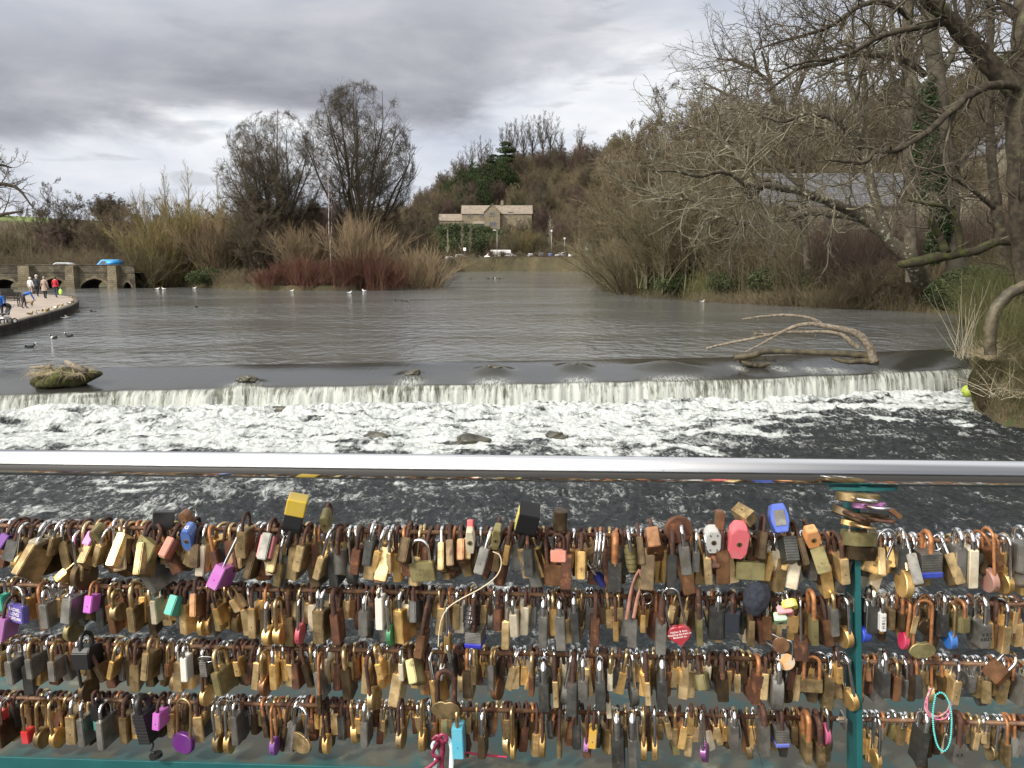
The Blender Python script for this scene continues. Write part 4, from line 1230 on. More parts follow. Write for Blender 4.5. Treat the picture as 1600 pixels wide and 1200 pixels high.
traced('bare_tree', 'bare tree whose branches reach in from the left edge above the promenade', 75,
  [([(-60, 470, 0), (-62, 400, 0), (-58, 330, 0), (-50, 270, 0), (-40, 220, 0)], [10, 9, 8, 6, 3]),
  ([(-58, 340, 0), (-30, 300, 0), (0, 288, 0), (28, 295, 0), (50, 322, 0)], [5, 4, 3, 2.2, 1]),
  ([(-52, 280, 0), (-25, 262, 0), (0, 258, 0), (18, 262, 0)], [4, 3, 2, 1]),
  ([(-60, 380, 0), (-30, 345, 0), (5, 335, 0), (35, 330, 0)], [5, 4, 2.6, 1])],
  [dict(n=12, len=3.0, ang=50, asd=15, rr=.4, rmax=.06, rmin=.028, K=7, wob=.2, sides=4, tip=.35),
  dict(n=6, ratio=.5, ang=42, rr=.6, rmin=.018, K=5, wob=.18),
  dict(n=4, ratio=.5, ang=42, rr=.7, rmin=.013, K=4, wob=.18)],
  19, 'bark_near', 'twig_near')
# ivy on the trunk
b0 = P(1440, 330, 52)
e = empty('ivy', (b0.x, b0.y, b0.z))
tag(e, 'dark green ivy sheathing the left side of the tall straight trunk', 'ivy')
bl = []
for px, py, rx, rz in ((1472, 340, 22, 40), (1455, 280, 24, 45), (1445, 215, 20, 40), (1448, 160, 16, 35), (1436, 250, 16, 30), (1462, 385, 18, 30)):
 v = P(px, py, 51.7) - b0
 bl.append((v.x, v.y, v.z, px_h(52, rx), px_h(52, 14), px_h(52, rz)))
v_, f_ = leaf_cloud(5, bl, 9000, .10)
link('leaves', np_mesh('ivy', v_, f_, M['ivy_leaf'], smooth=False), e)
# fallen mossy trunk on the right bank
mt = traced('fallen_trunk', 'fallen trunk thick with bright green moss on the right bank', 40,
   [([(1405, 412, .5), (1430, 410, 0), (1460, 402, 0), (1490, 399, 0), (1520, 393, 0), (1560, 378, 0), (1600, 380, .5)], [5, 8, 8.5, 7, 7, 6.5, 5]),
    ([(1480, 400, 0), (1468, 370, 0), (1456, 345, -.3), (1462, 335, -.4)], [7, 6, 5, 3]),
    ([(1500, 396, 0), (1495, 350, 0), (1480, 325, -.2), (1450, 318, -.4), (1420, 313, -.6)], [6, 5, 4, 3, 2])],
   [dict(n=7, len=1.4, ang=60, asd=15, rr=.3, rmax=.03, rmin=.012, K=6, wob=.25, sides=4),
    dict(n=4, ratio=.5, ang=42, rr=.7, rmin=.008, K=4, wob=.2)], 22, 'mossy_bark', 'twig_lichen', cat='fallen trunk', K0=20)
# dead branch stranded on the weir
def limbset(name, label, cat, d, limbs, mat, seed, twig=None, K0=22, n=5, ln=.35, tr=.006):
 tr_ = []
 for pts, rad in limbs:
  out, rr = [], []
  for q, p in enumerate(pts):
   dd = d + (p[2] if len(p) > 2 else 0)
   out.append(tuple(P(p[0], p[1], dd)))
   rr.append(rad[q] * dd / FPX)
  tr_.append(resample(out, rr, K0))
 P0 = np.stack([a for a, b in tr_])
 R0 = np.stack([b for a, b in tr_])
 o0 = P0[0, 0].copy()
 P0 = P0 - o0
 P0 += np.random.default_rng(seed).normal(0, 1, P0.shape) * R0[:, :, None] * .06
 e = empty(name, tuple(o0))
 tag(e, label, cat)
 g = []
 if n:
  g = grow(seed, P0, R0, [dict(n=n, len=ln, ang=55, rr=.4, rmax=tr * 2, rmin=tr, K=5, wob=.2, sides=4)])
 link('limbs', np_mesh(name, *merge([tubes(P0, R0, 9)] + [tubes(a, b, s) for a, b, s in g]), mat), e)
 return e
def zm(x, y):
 return 1100 + x / 3.2, 440 + y / 3.2
def zl(seq, dz=0.0):
 return [(*zm(a, b), dz) for a, b in seq]
limbset('stranded_branch', 'bleached dead branch arching over the weir crest', 'branch', 31.4,
  [(zl([(850, 400), (835, 350), (808, 300), (770, 262), (700, 238), (620, 225), (545, 212), (465, 220), (420, 238), (370, 262), (300, 305), (205, 352)]), [7, 7, 6.6, 6, 5, 4.4, 3.6, 3, 2.5, 2.1, 1.8, 1.0]),
   (zl([(590, 215), (560, 196), (520, 180), (470, 172), (400, 167), (330, 172), (280, 176), (190, 188)]), [3.2, 3, 2.6, 2.4, 2.2, 2, 1.8, 1.1]),
   (zl([(770, 330), (735, 305), (700, 272), (650, 254), (600, 250), (500, 252), (400, 252), (320, 268), (240, 286), (150, 302), (70, 320), (10, 335)]), [4.6, 4.8, 4, 3.4, 2.8, 2.4, 2.2, 2.1, 2.1, 2, 2, 1.3]),
   (zl([(330, 262), (290, 262), (245, 258)]), [1.6, 1.4, 1])], M['deadwood'], 31, n=7, ln=.30, tr=.008)
limbset('stranded_log', 'dark wet log lying along the weir crest under the bleached branch', 'log', 31.5,
  [(zl([(150, 380), (230, 372), (290, 350), (420, 350), (560, 356), (700, 362), (800, 368), (870, 402)]), [4, 6, 5, 4, 4, 5, 6, 5]),
   (zl([(870, 402), (800, 395), (720, 400), (640, 385)]), [6, 6, 4, 2]),
   (zl([(180, 400), (220, 412), (290, 420), (330, 410)]), [3, 5, 4, 2])], M['wetwood'], 33, n=6, ln=.35, tr=.009)
tu = PZ(1180, 566, 0.0)
o = straw_tuft((tu.x, tu.y, .05), 160, .45, 1.1, 9, M['wetwood'], None, 'flood_debris', .008, rx=.8, ry=.25)
tag(o, 'clump of dark twigs snagged at the left end of the wet log', 'debris')
# right end of the weir: bank with straw and an arching log
def bank_clump():
 c = P(1578, 600, 27.0)
 e = empty('bank_tussock', (c.x, c.y, -0.8))
 tag(e, 'earthy tussock with dry straw at the right end of the weir', 'tussock')
 b1 = boulder('earth', (0.2, 0.3, 0.75), (1.25, 1.0, 1.15), 41, surf('turf', (.022, .018, .011), (.048, .042, .020), 7, .95, bump=.06, spec=.1), None, None, amp=.12)
 b1.parent = e
 b2 = boulder('roots', (-.15, -.25, .35), (1.05, .8, .75), 43, surf('dark_earth', (0.016, .012, .008), (.05, .036, .022), 6, .9, bump=.06, spec=.1), None, None, amp=.25)
 b2.parent = e
 straw_tuft((-.2, -.2, 1.6), 900, 0.8, .9, 5, M['straw'], e, 'straw', .006, rx=1.0, ry=.6)
 straw_tuft((.2, -.75, 1.4), 500, 1.1, 1.0, 6, M['straw'], e, 'hanging_straw', .006, droop=-.8, rx=.8, ry=.3)
 return e
bank_clump()
o = straw_tuft(tuple(P(1506, 560, 26.6)), 26, 2.6, .30, 12, M['twig_pale'], None, 'dry_stems', .011, droop=.02, rx=.22, ry=.3)
tag(o, 'tall dry stems standing at the right end of the weir', 'plant')
o = straw_tuft(tuple(P(1585, 620, 25.0)), 60, 1.8, .8, 14, M['twig_pale'], None, 'dry_stems', .009, droop=-.15, rx=.9, ry=.3)
tag(o, 'tangled pale stems on the dark bank below the arching log', 'plant')
limbset('arching_log', 'weathered hollow log arching up out of the right bank tussock', 'log', 25.4,
  [([(1548, 555), (1546, 520), (1552, 492), (1566, 470), (1586, 454), (1612, 444), (1650, 442)], [9, 10, 9.5, 9, 9, 9, 9])], M['wetwood'], 35, n=5, ln=.5, tr=.012)
# ball
bp = P(1513, 611, 29.0)
bm = bmesh.new()
add_ball(bm, (0, 0, 0), .225, 4)
M['ball'] = surf('ball_skin', (0.30, 0.38, 0.03), (0.36, 0.42, 0.06), 3, 0.5)
M['ball_dark'] = surf('ball_seam', (0.03, 0.06, 0.02), None, 3, 0.5)
for f in bm.faces:
 c = f.calc_center_median().normalized()
 if abs(math.sin(c.x * 2.6 + 1.2 * math.sin(c.z * 3))) < .09:
  f.material_index = 1
o = link('football', bm_mesh('football', bm, [M['ball'], M['ball_dark']], True))
o.location = bp
tag(o, 'yellow-green ball caught in the foam at the right end of the weir', 'ball')
# undergrowth: uncountable brush on the slopes and banks
def brush(name, label, seed, zones, mat, cat='undergrowth'):
 r = np.random.default_rng(seed)
 Ps, Rs = [], []
 for (u0, u1, d0, d1, n, h, w, th) in zones:
  nc = max(1, n // 26)
  cu = r.uniform(u0, u1, nc)
  cdq = r.uniform(0, 1, nc)
  cdd = d0 + (d1 - d0) * cdq
  k = r.integers(0, nc, n)
  d = cdd[k] + r.normal(0, w, n)
  x = (cu[k] - 800) / FPX * cdd[k] + r.normal(0, w * .7, n)
  u = x / d * FPX + 800
  z = terr(u, d) - .1
  ok = z > -1.05
  x, d, z = x[ok], d[ok], z[ok]
  m = len(x)
  hh = h * r.uniform(.35, 1.15, m) * r.uniform(.6, 1.2, nc)[k][ok]
  a = r.uniform(0, 6.28, m)
  s = np.abs(r.normal(0, .45, m))
  b = np.stack([x, d, z], 1)
  dirn = np.stack([np.cos(a) * s, np.sin(a) * s, np.ones(m)], 1)
  dirn /= np.linalg.norm(dirn, axis=1, keepdims=True)
  p1 = b + dirn * (hh * .5)[:, None]
  dirn = dirn + r.normal(0, .3, dirn.shape)
  p2 = p1 + dirn * (hh * .5)[:, None]
  Ps.append(np.stack([b, p1, p2], 1))
  Rs.append(np.stack([np.full(m, th), np.full(m, th * .8), np.full(m, th * .3)], 1))
  for q in range(3):
   t = r.uniform(.3, 1, m)[:, None]
   st = p1 * (1 - t) + p2 * t
   dd = dirn * .7 + r.normal(0, .6, dirn.shape)
   e1 = st + dd * (hh * .17)[:, None]
   e2 = e1 + (dd + r.normal(0, .3, dd.shape)) * (hh * .15)[:, None]
   Ps.append(np.stack([st, e1, e2], 1))
   Rs.append(np.stack([np.full(m, th * .55), np.full(m, th * .45), np.full(m, th * .2)], 1))
 v, f = tubes(np.concatenate(Ps), np.concatenate(Rs), 3)
 o = link(name, np_mesh(name, v, f, mat))
 tag(o, label, cat, kind='stuff')
M['brush_mix'] = surf('brush_mix', (0.10, 0.080, 0.055), (0.15, 0.125, 0.075), 0.10, 0.95, c3=(0.075, 0.055, 0.045), scale3=.05, lo3=.5, hi3=.6, spec=.1)
M['brush_green'] = surf('brush_green', (0.075, 0.085, 0.035), (0.13, 0.125, 0.055), 0.15, 0.95, c3=(0.12, 0.095, 0.06), scale3=.12, lo3=.48, hi3=.6, spec=.1)
brush('hillside_brush', 'leafless brush and saplings covering the hill behind the car park', 1,
  [(640, 700, 320, 450, 4000, 6, 3, .06), (835, 990, 320, 450, 9000, 6, 3, .06), (690, 840, 368, 450, 8000, 6, 3, .06), (690, 835, 306, 330, 2500, 4, 2.5, .05), (840, 960, 300, 325, 3000, 5, 2.5, .05), (690, 955, 266, 276, 3500, .9, 1.0, .035)], M['brush_mix'])
brush('slope_brush', 'leafless brush covering the slope behind the right bank', 2,
  [(950, 1700, 100, 150, 14000, 4.5, 2.2, .028), (980, 1700, 145, 240, 16000, 6, 3, .04), (1180, 1700, 68, 100, 7000, 2.6, 1.5, .02), (1130, 1700, 64, 86, 17000, 5.5, 1.2, .020)], M['brush_mix'])
brush('riverside_brush', 'tangled brush and brambles along the right bank', 3,
  [(960, 1120, 78, 100, 5000, 2.2, 1.2, .018), (1100, 1500, 61, 78, 14000, 2.0, 1.0, .014), (1490, 1700, 26, 62, 9000, 1.6, .8, .010), (1503, 1680, 24.8, 29, 5000, .8, .35, .005), (1505, 1600, 30, 60, 5000, 2.2, .8, .010)], M['brush_green'])
brush('far_brush', 'brown brush on the land behind the bridge and the island', 4,
  [(-80, 420, 132, 190, 14000, 3.6, 2.2, .035), (400, 700, 125, 200, 9000, 5, 2.2, .035), (-100, 640, 210, 560, 9000, 6.5, 6, .12), (226, 420, 106, 126, 4000, 1.8, 1.2, .018)], M['brush_mix'])
M['straw_dull'] = surf('straw_dull', (0.16, 0.13, 0.075), (0.24, 0.20, 0.12), 2.0, 0.9, c3=(0.07, 0.06, 0.03), scale3=1.2, lo3=.45, hi3=.6, spec=.1)
brush('bank_grass', 'dead grass and roots matted over the bank at the right end of the weir', 6, [(1533, 1720, 24.7, 29, 9000, .55, .30, .006), (1500, 1640, 29, 34, 5000, .7, .4, .007)], M['straw_dull'], 'grass')
# promenade and stone bridge
PROM_Z = 0.56
KERB = [(-900, 700), (-420, 600), (-200, 556), (-80, 527), (0, 510), (22, 504.5), (45, 498), (68, 492), (90, 485.5), (106, 480.5), (117, 475), (122, 471), (122, 468), (118, 464.5), (110, 462.3), (93, 460.5), (60, 459.5), (0, 460.5), (-200, 464)]
kp = [PZ(a, b, PROM_Z) for a, b in KERB]
kpt, _ = resample([tuple(p) for p in kp], [1] * len(kp), 120)
def build_promenade():
 n = len(kpt)
 far = kpt[-1]
 V = [tuple(p) for p in kpt] + [(-170, 60, PROM_Z)]
 F = np.array([[i, i + 1, n, n] for i in range(n - 1)])
 me = bpy.data.meshes.new('promenade')
 me.from_pydata(V, [], [(i + 1, i, n) for i in range(n - 1)])
 m = surf('promenade_gravel', (0.25, 0.20, 0.165), (0.31, 0.26, 0.22), 1.2, 0.9, c3=(0.2, 0.17, 0.14), scale3=.4)
 me.materials.append(m)
 tag(link('path', me), kind='structure')
 T = np.gradient(kpt, axis=0)
 T /= np.linalg.norm(T, axis=1, keepdims=True)
 N = np.stack([T[:, 1], -T[:, 0], 0 * T[:, 0]], 1)     # away from the land
 prof = [(-0.38, .004), (-0.38, .05), (.06, .05), (.06, -.06), (.0, -.06), (.05, -1.2)]
 rows = [kpt + N * a + np.array([0, 0, b]) for a, b in prof]
 V = np.stack(rows, 0)
 nr, nn, _ = V.shape
 idx = np.arange(nr * nn).reshape(nr, nn)
 F = np.stack([idx[:-1, :-1], idx[:-1, 1:], idx[1:, 1:], idx[1:, :-1]], -1).reshape(-1, 4)
 me = np_mesh('kerb_wall', V.reshape(-1, 3), F, smooth=False)
 me.materials.append(stonework('kerb_stone', (0.085, 0.072, 0.055), (0.12, 0.10, 0.075), (.04, .035, .03), 1.0, .3, bump=.02))
 o = link('kerb_wall', me)
 tag(o, 'curved stone kerb wall edging the gravel promenade', 'kerb wall')
build_promenade()
def build_bridge():
 """y(px) line of the downstream face"""
 def bp(px):
  d = 114 + (px - 180) * 0.006
  return P(px, 452, d).x, d
 e = empty('stone_bridge', (bp(180)[0], bp(180)[1], 0))
 tag(e, 'old stone arched bridge with pointed arches and pier buttresses', 'bridge')
 ox, oy = bp(180)[0], bp(180)[1]
 arches = [(-78, -26, 0, 435), (-18, 33, 6, 436), (62, 107, 82, 435), (126, 171, 148, 435.5), (193, 206, 199, 441)]
 mat_s = stonework('bridge_stone', (0.085, 0.072, 0.050), (0.15, 0.125, 0.085), (0.05, 0.043, 0.033), .55, .26, (0.30, .28, .25))
 mat_p = stonework('pier_stone', (0.17, 0.14, 0.092), (0.24, 0.20, 0.13), (0.09, 0.075, 0.055), .55, .28, (0.5, .48, .42))
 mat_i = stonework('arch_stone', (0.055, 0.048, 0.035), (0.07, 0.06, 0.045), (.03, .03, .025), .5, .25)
 def top(px):
  return 3.02 + 0.10 * math.exp(-((px - 90) / 120.0) ** 2)
 def z_at(py):
  return P(100, py, 114).z
 xs = sorted(set(list(np.arange(-160, 214, 2.0)) + [a for ar in arches for a in ar[:2]]))
 def under(px):
  for a, b, pk, py in arches:
   if a < px < b:
    c = (a + b) / 2
    w = (b - a) / 2
    t = abs(px - c) / w
    h = z_at(py)
    return h * max(0.0, (1 - t ** 1.7)) ** 0.62
  return -1.5
 W_ = 5.0
 bm = bmesh.new()
 for i in range(len(xs) - 1):
  pa, pb = xs[i], xs[i + 1]
  xa, ya = bp(pa)
  xb, yb = bp(pb)
  mid = (pa + pb) / 2
  inside = any(a <= mid <= b for a, b, _, _ in arches)
  ua, ub = (under(pa + 1e-3), under(pb - 1e-3)) if inside else (-1.5, -1.5)
  ta, tb = top(pa), top(pb)
  f = [bm.verts.new((xa - ox, ya - oy, ua)), bm.verts.new((xb - ox, yb - oy, ub)), bm.verts.new((xb - ox, yb - oy, tb)), bm.verts.new((xa - ox, ya - oy, ta))]
  k = [bm.verts.new((xa - ox, ya - oy + W_, ua)), bm.verts.new((xb - ox, yb - oy + W_, ub)), bm.verts.new((xb - ox, yb - oy + W_, tb)), bm.verts.new((xa - ox, ya - oy + W_, ta))]
  bm.faces.new(f)
  bm.faces.new(k[::-1])
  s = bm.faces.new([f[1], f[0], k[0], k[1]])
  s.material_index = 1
  p1 = [bm.verts.new((xa - ox, ya - oy + .4, ta)), bm.verts.new((xb - ox, yb - oy + .4, tb))]
  p2 = [bm.verts.new((xa - ox, ya - oy + .4, ta - .95)), bm.verts.new((xb - ox, yb - oy + .4, tb - .95))]
  bm.faces.new([f[3], f[2], p1[1], p1[0]])
  bm.faces.new([p1[0], p1[1], p2[1], p2[0]])
  q1 = [bm.verts.new((xa - ox, ya - oy + W_ - .4, ta)), bm.verts.new((xb - ox, yb - oy + W_ - .4, tb))]
  q2 = [bm.verts.new((xa - ox, ya - oy + W_ - .4, ta - .95)), bm.verts.new((xb - ox, yb - oy + W_ - .4, tb - .95))]
  bm.faces.new([q1[0], q1[1], k[2], k[3]])
  bm.faces.new([q2[0], q2[1], q1[1], q1[0]])
  r_ = bm.faces.new([p2[0], p2[1], q2[1], q2[0]])
 bmesh.ops.remove_doubles(bm, verts=bm.verts, dist=.0005)
 link('arched_wall', bm_mesh('arched_wall', bm, [mat_s, mat_i]), e)
 bm = bmesh.new()
 for i in range(0, len(xs) - 1):
  xa, ya = bp(xs[i])
  xb, yb = bp(xs[i + 1])
  for z0, z1, o_ in ((top(xs[i]) - .95, top(xs[i]) - .80, .10), (top(xs[i]) + .003, top(xs[i]) + .13, .07)):
   v = [bm.verts.new((x - ox, y - oy - o_ * s, z)) for z in (z0, z1) for (x, y, s) in ((xa, ya, 1), (xb, yb, 1), (xb, yb, -4 if z0 > top(xs[i]) else 0), (xa, ya, -4 if z0 > top(xs[i]) else 0))]
   bm.faces.new([v[0], v[1], v[5], v[4]])
   bm.faces.new([v[4], v[5], v[6], v[7]])
   bm.faces.new([v[3], v[2], v[1], v[0]])
 link('coping', bm_mesh('coping', bm, mat_s), e)
 for a, b in ((-24, -17), (34, 56), (108, 124), (173, 190)):
  xa, ya = bp(a)
  xb, yb = bp(b)
  bm = bmesh.new()
  w = xb - xa
  t1 = top(a) - .02
  ring = [(xa, ya + .003), (xa + w * .12, ya - .9), (xb - w * .12, yb - .9), (xb, yb + .003)]
  lo = [bm.verts.new((x - ox - (0.12 if i < 2 else -.12), y - oy - (.25 if i in (1, 2) else 0), -1.5)) for i, (x, y) in enumerate(ring)]
  hi = [bm.verts.new((x - ox, y - oy, t1)) for x, y in ring]
  for i in range(3):
   bm.faces.new([lo[i], lo[i + 1], hi[i + 1], hi[i]])
  bm.faces.new(hi)
  link('pier', bm_mesh('pier', bm, mat_p), e)
 for a, b, pk, py in arches:
  bm = bmesh.new()
  pts = []
  for q in np.linspace(a + .01, b - .01, 25):
   x, y = bp(q)
   pts.append((x - ox, y - oy - .05, under(q)))
  pts = np.array(pts)
  c = pts.mean(0)
  c[2] = -.3
  for i in range(24):
   p, q = pts[i], pts[i + 1]
   def outw(v):
    d = v - c
    d[1] = 0
    d /= np.linalg.norm(d)
    return v + d * .28
   v = [bm.verts.new(p), bm.verts.new(q), bm.verts.new(outw(q.copy())), bm.verts.new(outw(p.copy()))]
   w_ = [bm.verts.new(vv.co + Vector((0, .045, 0))) for vv in v]
   bm.faces.new(v)
   bm.faces.new([v[3], v[2], w_[2], w_[3]])
   bm.faces.new([v[1], v[0], w_[0], w_[1]])
  link('arch_ring', bm_mesh('arch_ring', bm, mat_p), e)
 return e
build_bridge()
# vehicles
def paint(name, c, rough=.3, metal=.1):
 return surf(name, c, tuple(x * .9 for x in c), 2, rough, metal, coat=.3)
M['glass_dark'] = surf('dark_glass', (.02, .025, .03), None, 2, .08, 0, spec=.8)
M['tyre'] = surf('tyre', (.02, .02, .02), None, 2, .9)
M['rim'] = surf('rim', (.35, .35, .36), None, 2, .35, .8)
M['lamp_glass'] = surf('lamp_glass', (.6, .6, .58), None, 2, .15)
M['tail_red'] = surf('tail_lens', (.35, .02, .02), None, 2, .25)
def car_meshes(kind, mat, tagname):
 """side profile extruded with tumblehome; x = length (front +x)"""
 if kind == 'van':
  L, Wd = 4.9, 1.9
  lower = [(-2.4, .35), (-2.42, 1.0), (2.35, 1.0), (2.45, .75), (2.42, .35)]
  upper = [(-2.40, 1.0), (-2.34, 1.9), (-2.2, 1.98), (.9, 1.98), (1.2, 1.85), (1.9, 1.12), (2.35, 1.0)]
  win = [(0.15, 1.15), (.2, 1.72), (.95, 1.72), (1.55, 1.15)]
 elif kind == 'suv':
  L, Wd = 4.5, 1.85
  lower = [(-2.2, .35), (-2.25, .95), (2.1, .95), (2.22, .75), (2.2, .35)]
  upper = [(-2.23, .95), (-2.0, 1.58), (-1.75, 1.66), (.25, 1.68), (1.0, 1.08), (2.1, .95)]
  win = [(-1.9, 1.02), (-1.7, 1.52), (.15, 1.55), (.75, 1.05)]
 else:
  L, Wd = 4.2, 1.75
  lower = [(-2.05, .3), (-2.1, .85), (1.95, .85), (2.08, .65), (2.05, .3)]
  upper = [(-2.08, .85), (-1.75, 1.38), (-1.4, 1.45), (.1, 1.46), (.95, .98), (1.95, .85)]
  win = [(-1.7, .92), (-1.45, 1.32), (.05, 1.35), (.7, .95)]
 bm = bmesh.new()
 def loft(poly, w0, w1, zlo, zhi):
  rows = []
  for s in (-1, 1):
   r = []
   for x, z in poly:
    t = min(1, max(0, (z - zlo) / max(zhi - zlo, 1e-3)))
    r.append(bm.verts.new((x, s * (w0 + (w1 - w0) * t) / 2, z)))
   rows.append(r)
  n = len(poly)
  bm.faces.new(rows[0][::-1])
  bm.faces.new(rows[1])
  for i in range(n):
   j = (i + 1) % n
   bm.faces.new([rows[0][i], rows[0][j], rows[1][j], rows[1][i]])
 loft(lower, Wd, Wd, .3, 1.0)
 zt = max(z for _, z in upper)
 zb = min(z for _, z in upper)
 loft(upper, Wd * .985, Wd * .82, zb, zt)
 bmesh.ops.recalc_face_normals(bm, faces=bm.faces)
 bmesh.ops.bevel(bm, geom=list(bm.edges), offset=.045, segments=2, affect='EDGES')
 body = bm_mesh(tagname + '_body', bm, mat, True)
 side = []
 for s in (-1, 1):
  bw = bmesh.new()
  vs = []
  for x, z in win:
   t = (z - zb) / (zt - zb)
   vs.append(bw.verts.new((x, s * ((Wd * .985 + (Wd * .82 - Wd * .985) * t) / 2 + .012), z)))
  bw.faces.new(vs if s < 0 else vs[::-1])
  side.append(bm_mesh(tagname + '_side', bw, M['glass_dark']))
 bs = bmesh.new()
 a, b = upper[-3], upper[-2]
 if kind == 'van':
  a, b = (1.24, 1.80), (1.9, 1.15)
 for (x0, z0), (x1, z1) in (((a[0] + .05, a[1] - .04), (b[0] - .03, b[1] + .04)),):
  d = Vector((z0 - z1, 0, x1 - x0)).normalized() * .05
  wa, wb = Wd * .72, Wd * .84
  vs = [bs.verts.new((x0 + d.x, -wa / 2, z0 + d.z)), bs.verts.new((x1 + d.x, -wb / 2, z1 + d.z)), bs.verts.new((x1 + d.x, wb / 2, z1 + d.z)), bs.verts.new((x0 + d.x, wa / 2, z0 + d.z))]
  bs.faces.new(vs)
 shield = bm_mesh(tagname + '_shield', bs, M['glass_dark'])
 bwv = bmesh.new()
 add_cyl(bwv, (0, -.1, 0), (0, .1, 0), .32, seg=18)
 tyre = bm_mesh('tyre', bwv, M['tyre'], True)
 bwv = bmesh.new()
 add_cyl(bwv, (0, -.108, 0), (0, .108, 0), .19, seg=14)
 rim = bm_mesh('rim', bwv, M['rim'])
 hl = bmesh.new()
 add_box(hl, (0, 0, 0), (.08, .32, .16), bevel=.02)
 head = bm_mesh('headlight', hl, M['lamp_glass'])
 hl = bmesh.new()
 add_box(hl, (0, 0, 0), (.06, .22, .2), bevel=.02)
 tail = bm_mesh('tail_light', hl, M['tail_red'])
 return dict(L=L, W=Wd, body=body, side=side, shield=shield, tyre=tyre, rim=rim, head=head, tail=tail, kind=kind)
def place_car(k, loc, rz, name, label, cat, group=None):
 e = empty(name, loc, (0, 0, rz))
 tag(e, label, cat, group)
 link('body', k['body'], e)
 for q in k['side']:
  link('side_window', q, e)
 link('windscreen', k['shield'], e)
 for sx in (-1, 1):
  for sy in (-1, 1):
   w = link('wheel', k['tyre'], e)
   w.location = (sx * k['L'] * .31, sy * (k['W'] / 2 - .09), .32)
   link('rim', k['rim'], w)
 for sy in (-1, 1):
  h = link('headlight', k['head'], e)
  h.location = (k['L'] / 2 - .02, sy * k['W'] * .36, .68)
  h = link('tail_light', k['tail'], e)
  h.location = (-k['L'] / 2 + .06, sy * k['W'] * .4, .8)
 return e
pc = {n: paint('paint_' + n, c) for n, c in (('white', (.72, .72, .72)), ('silver', (.42, .43, .45)), ('dark', (.05, .055, .065)), ('blue', (.06, .10, .20)), ('sky', (.05, .32, .72)), ('red', (.3, .03, .03)))}
cars = {}
def K(kind, colr):
 if (kind, colr) not in cars:
  cars[(kind, colr)] = car_meshes(kind, pc[colr], kind + '_' + colr)
 return cars[(kind, colr)]
# on the bridge
v = P(172, 409, 117)
place_car(K('van', 'sky'), (v.x, v.y - .3, 2.42), R(180), 'van', 'bright blue van crossing the old stone bridge', 'van').scale = (.72, .8, .74)
v = P(95, 415, 117)
place_car(K('car', 'silver'), (v.x, 116.6, 3.1 - .95 - .12), R(180), 'parked_car', 'silver car whose roof shows above the bridge parapet', 'car')
# car park: z of the land there
cp = ((652, 'car', 'white', 75, 296, 'white car seen past the tip of the island, leftmost in the car park'),
  (706, 'car', 'white', 20, 290, 'white car near the left end of the car park beside a white sign'),
  (722, 'suv', 'silver', 5, 294, 'pale car roofs left of the white van in the car park'),
  (746, 'car', 'blue', 80, 288, 'small blue car parked left of the white van'),
  (768, 'van', 'white', 185, 297, 'white van parked at the back of the car park, left of the long trailer'),
  (797, 'suv', 'silver', 0, 288, 'silver car between the white van and the dark hatchback'),
  (812, 'car', 'dark', 90, 292, 'dark car half hidden by brush in the middle of the car park'),
  (828, 'car', 'silver', 95, 288, 'silver hatchback right of the half hidden dark car'),
  (845, 'suv', 'dark', 265, 287, 'dark hatchback with pale roof parked left of the white hatchback'),
  (860, 'car', 'blue', 80, 290, 'blue car squeezed between two hatchbacks in the car park'),
  (875, 'suv', 'white', 235, 284, 'white hatchback facing the river with large dark windscreen'),
  (891, 'car', 'white', 265, 282, 'small white car just right of the white hatchback'),
  (905, 'car', 'blue', 80, 287, 'dark blue car right of the two white cars'),
  (926, 'suv', 'blue', 5, 288, 'dark blue estate car parked side-on at the right of the car park'),
  (918, 'car', 'white', 190, 303, 'white car on the higher terrace at the right of the car park'),
  (955, 'car', 'silver', 10, 284, 'silver car beneath the trees at the far right of the car park'),
  (972, 'suv', 'white', 15, 276, 'white car glimpsed through the willows at the right end'))
for px, kd, cl, rz, d, lab in cp:
 x = (px - 800) / FPX * d
 place_car(K(kd, cl), (x, d, ground(x, d) + .02), R(rz), 'van' if kd == 'van' else 'parked_car', lab, 'van' if kd == 'van' else 'car', 'vehicles in the riverside car park')
# long pale trailer
x = (792 - 800) / FPX * 300
bm = bmesh.new()
add_box(bm, (0, 0, 1.9), (7.2, 2.3, 2.3), bevel=.08)
tr = empty('trailer', (x - 2.2, 300, ground(x, 300)), (0, 0, R(3)))
tag(tr, 'long pale box trailer parked behind the white van', 'trailer')
link('box', bm_mesh('trailer_box', bm, pc['white']), tr)
bm = bmesh.new()
add_box(bm, (0, 0, 0), (5.5, 2.0, .15))
o = link('chassis', bm_mesh('chassis', bm, pc['dark']), tr)
o.location.z = .65
for sx in (-1.6, -.7, 1.8):
 w = link('wheel', K('van', 'white')['tyre'], tr)
 w.location = (sx, -1.0, .34)
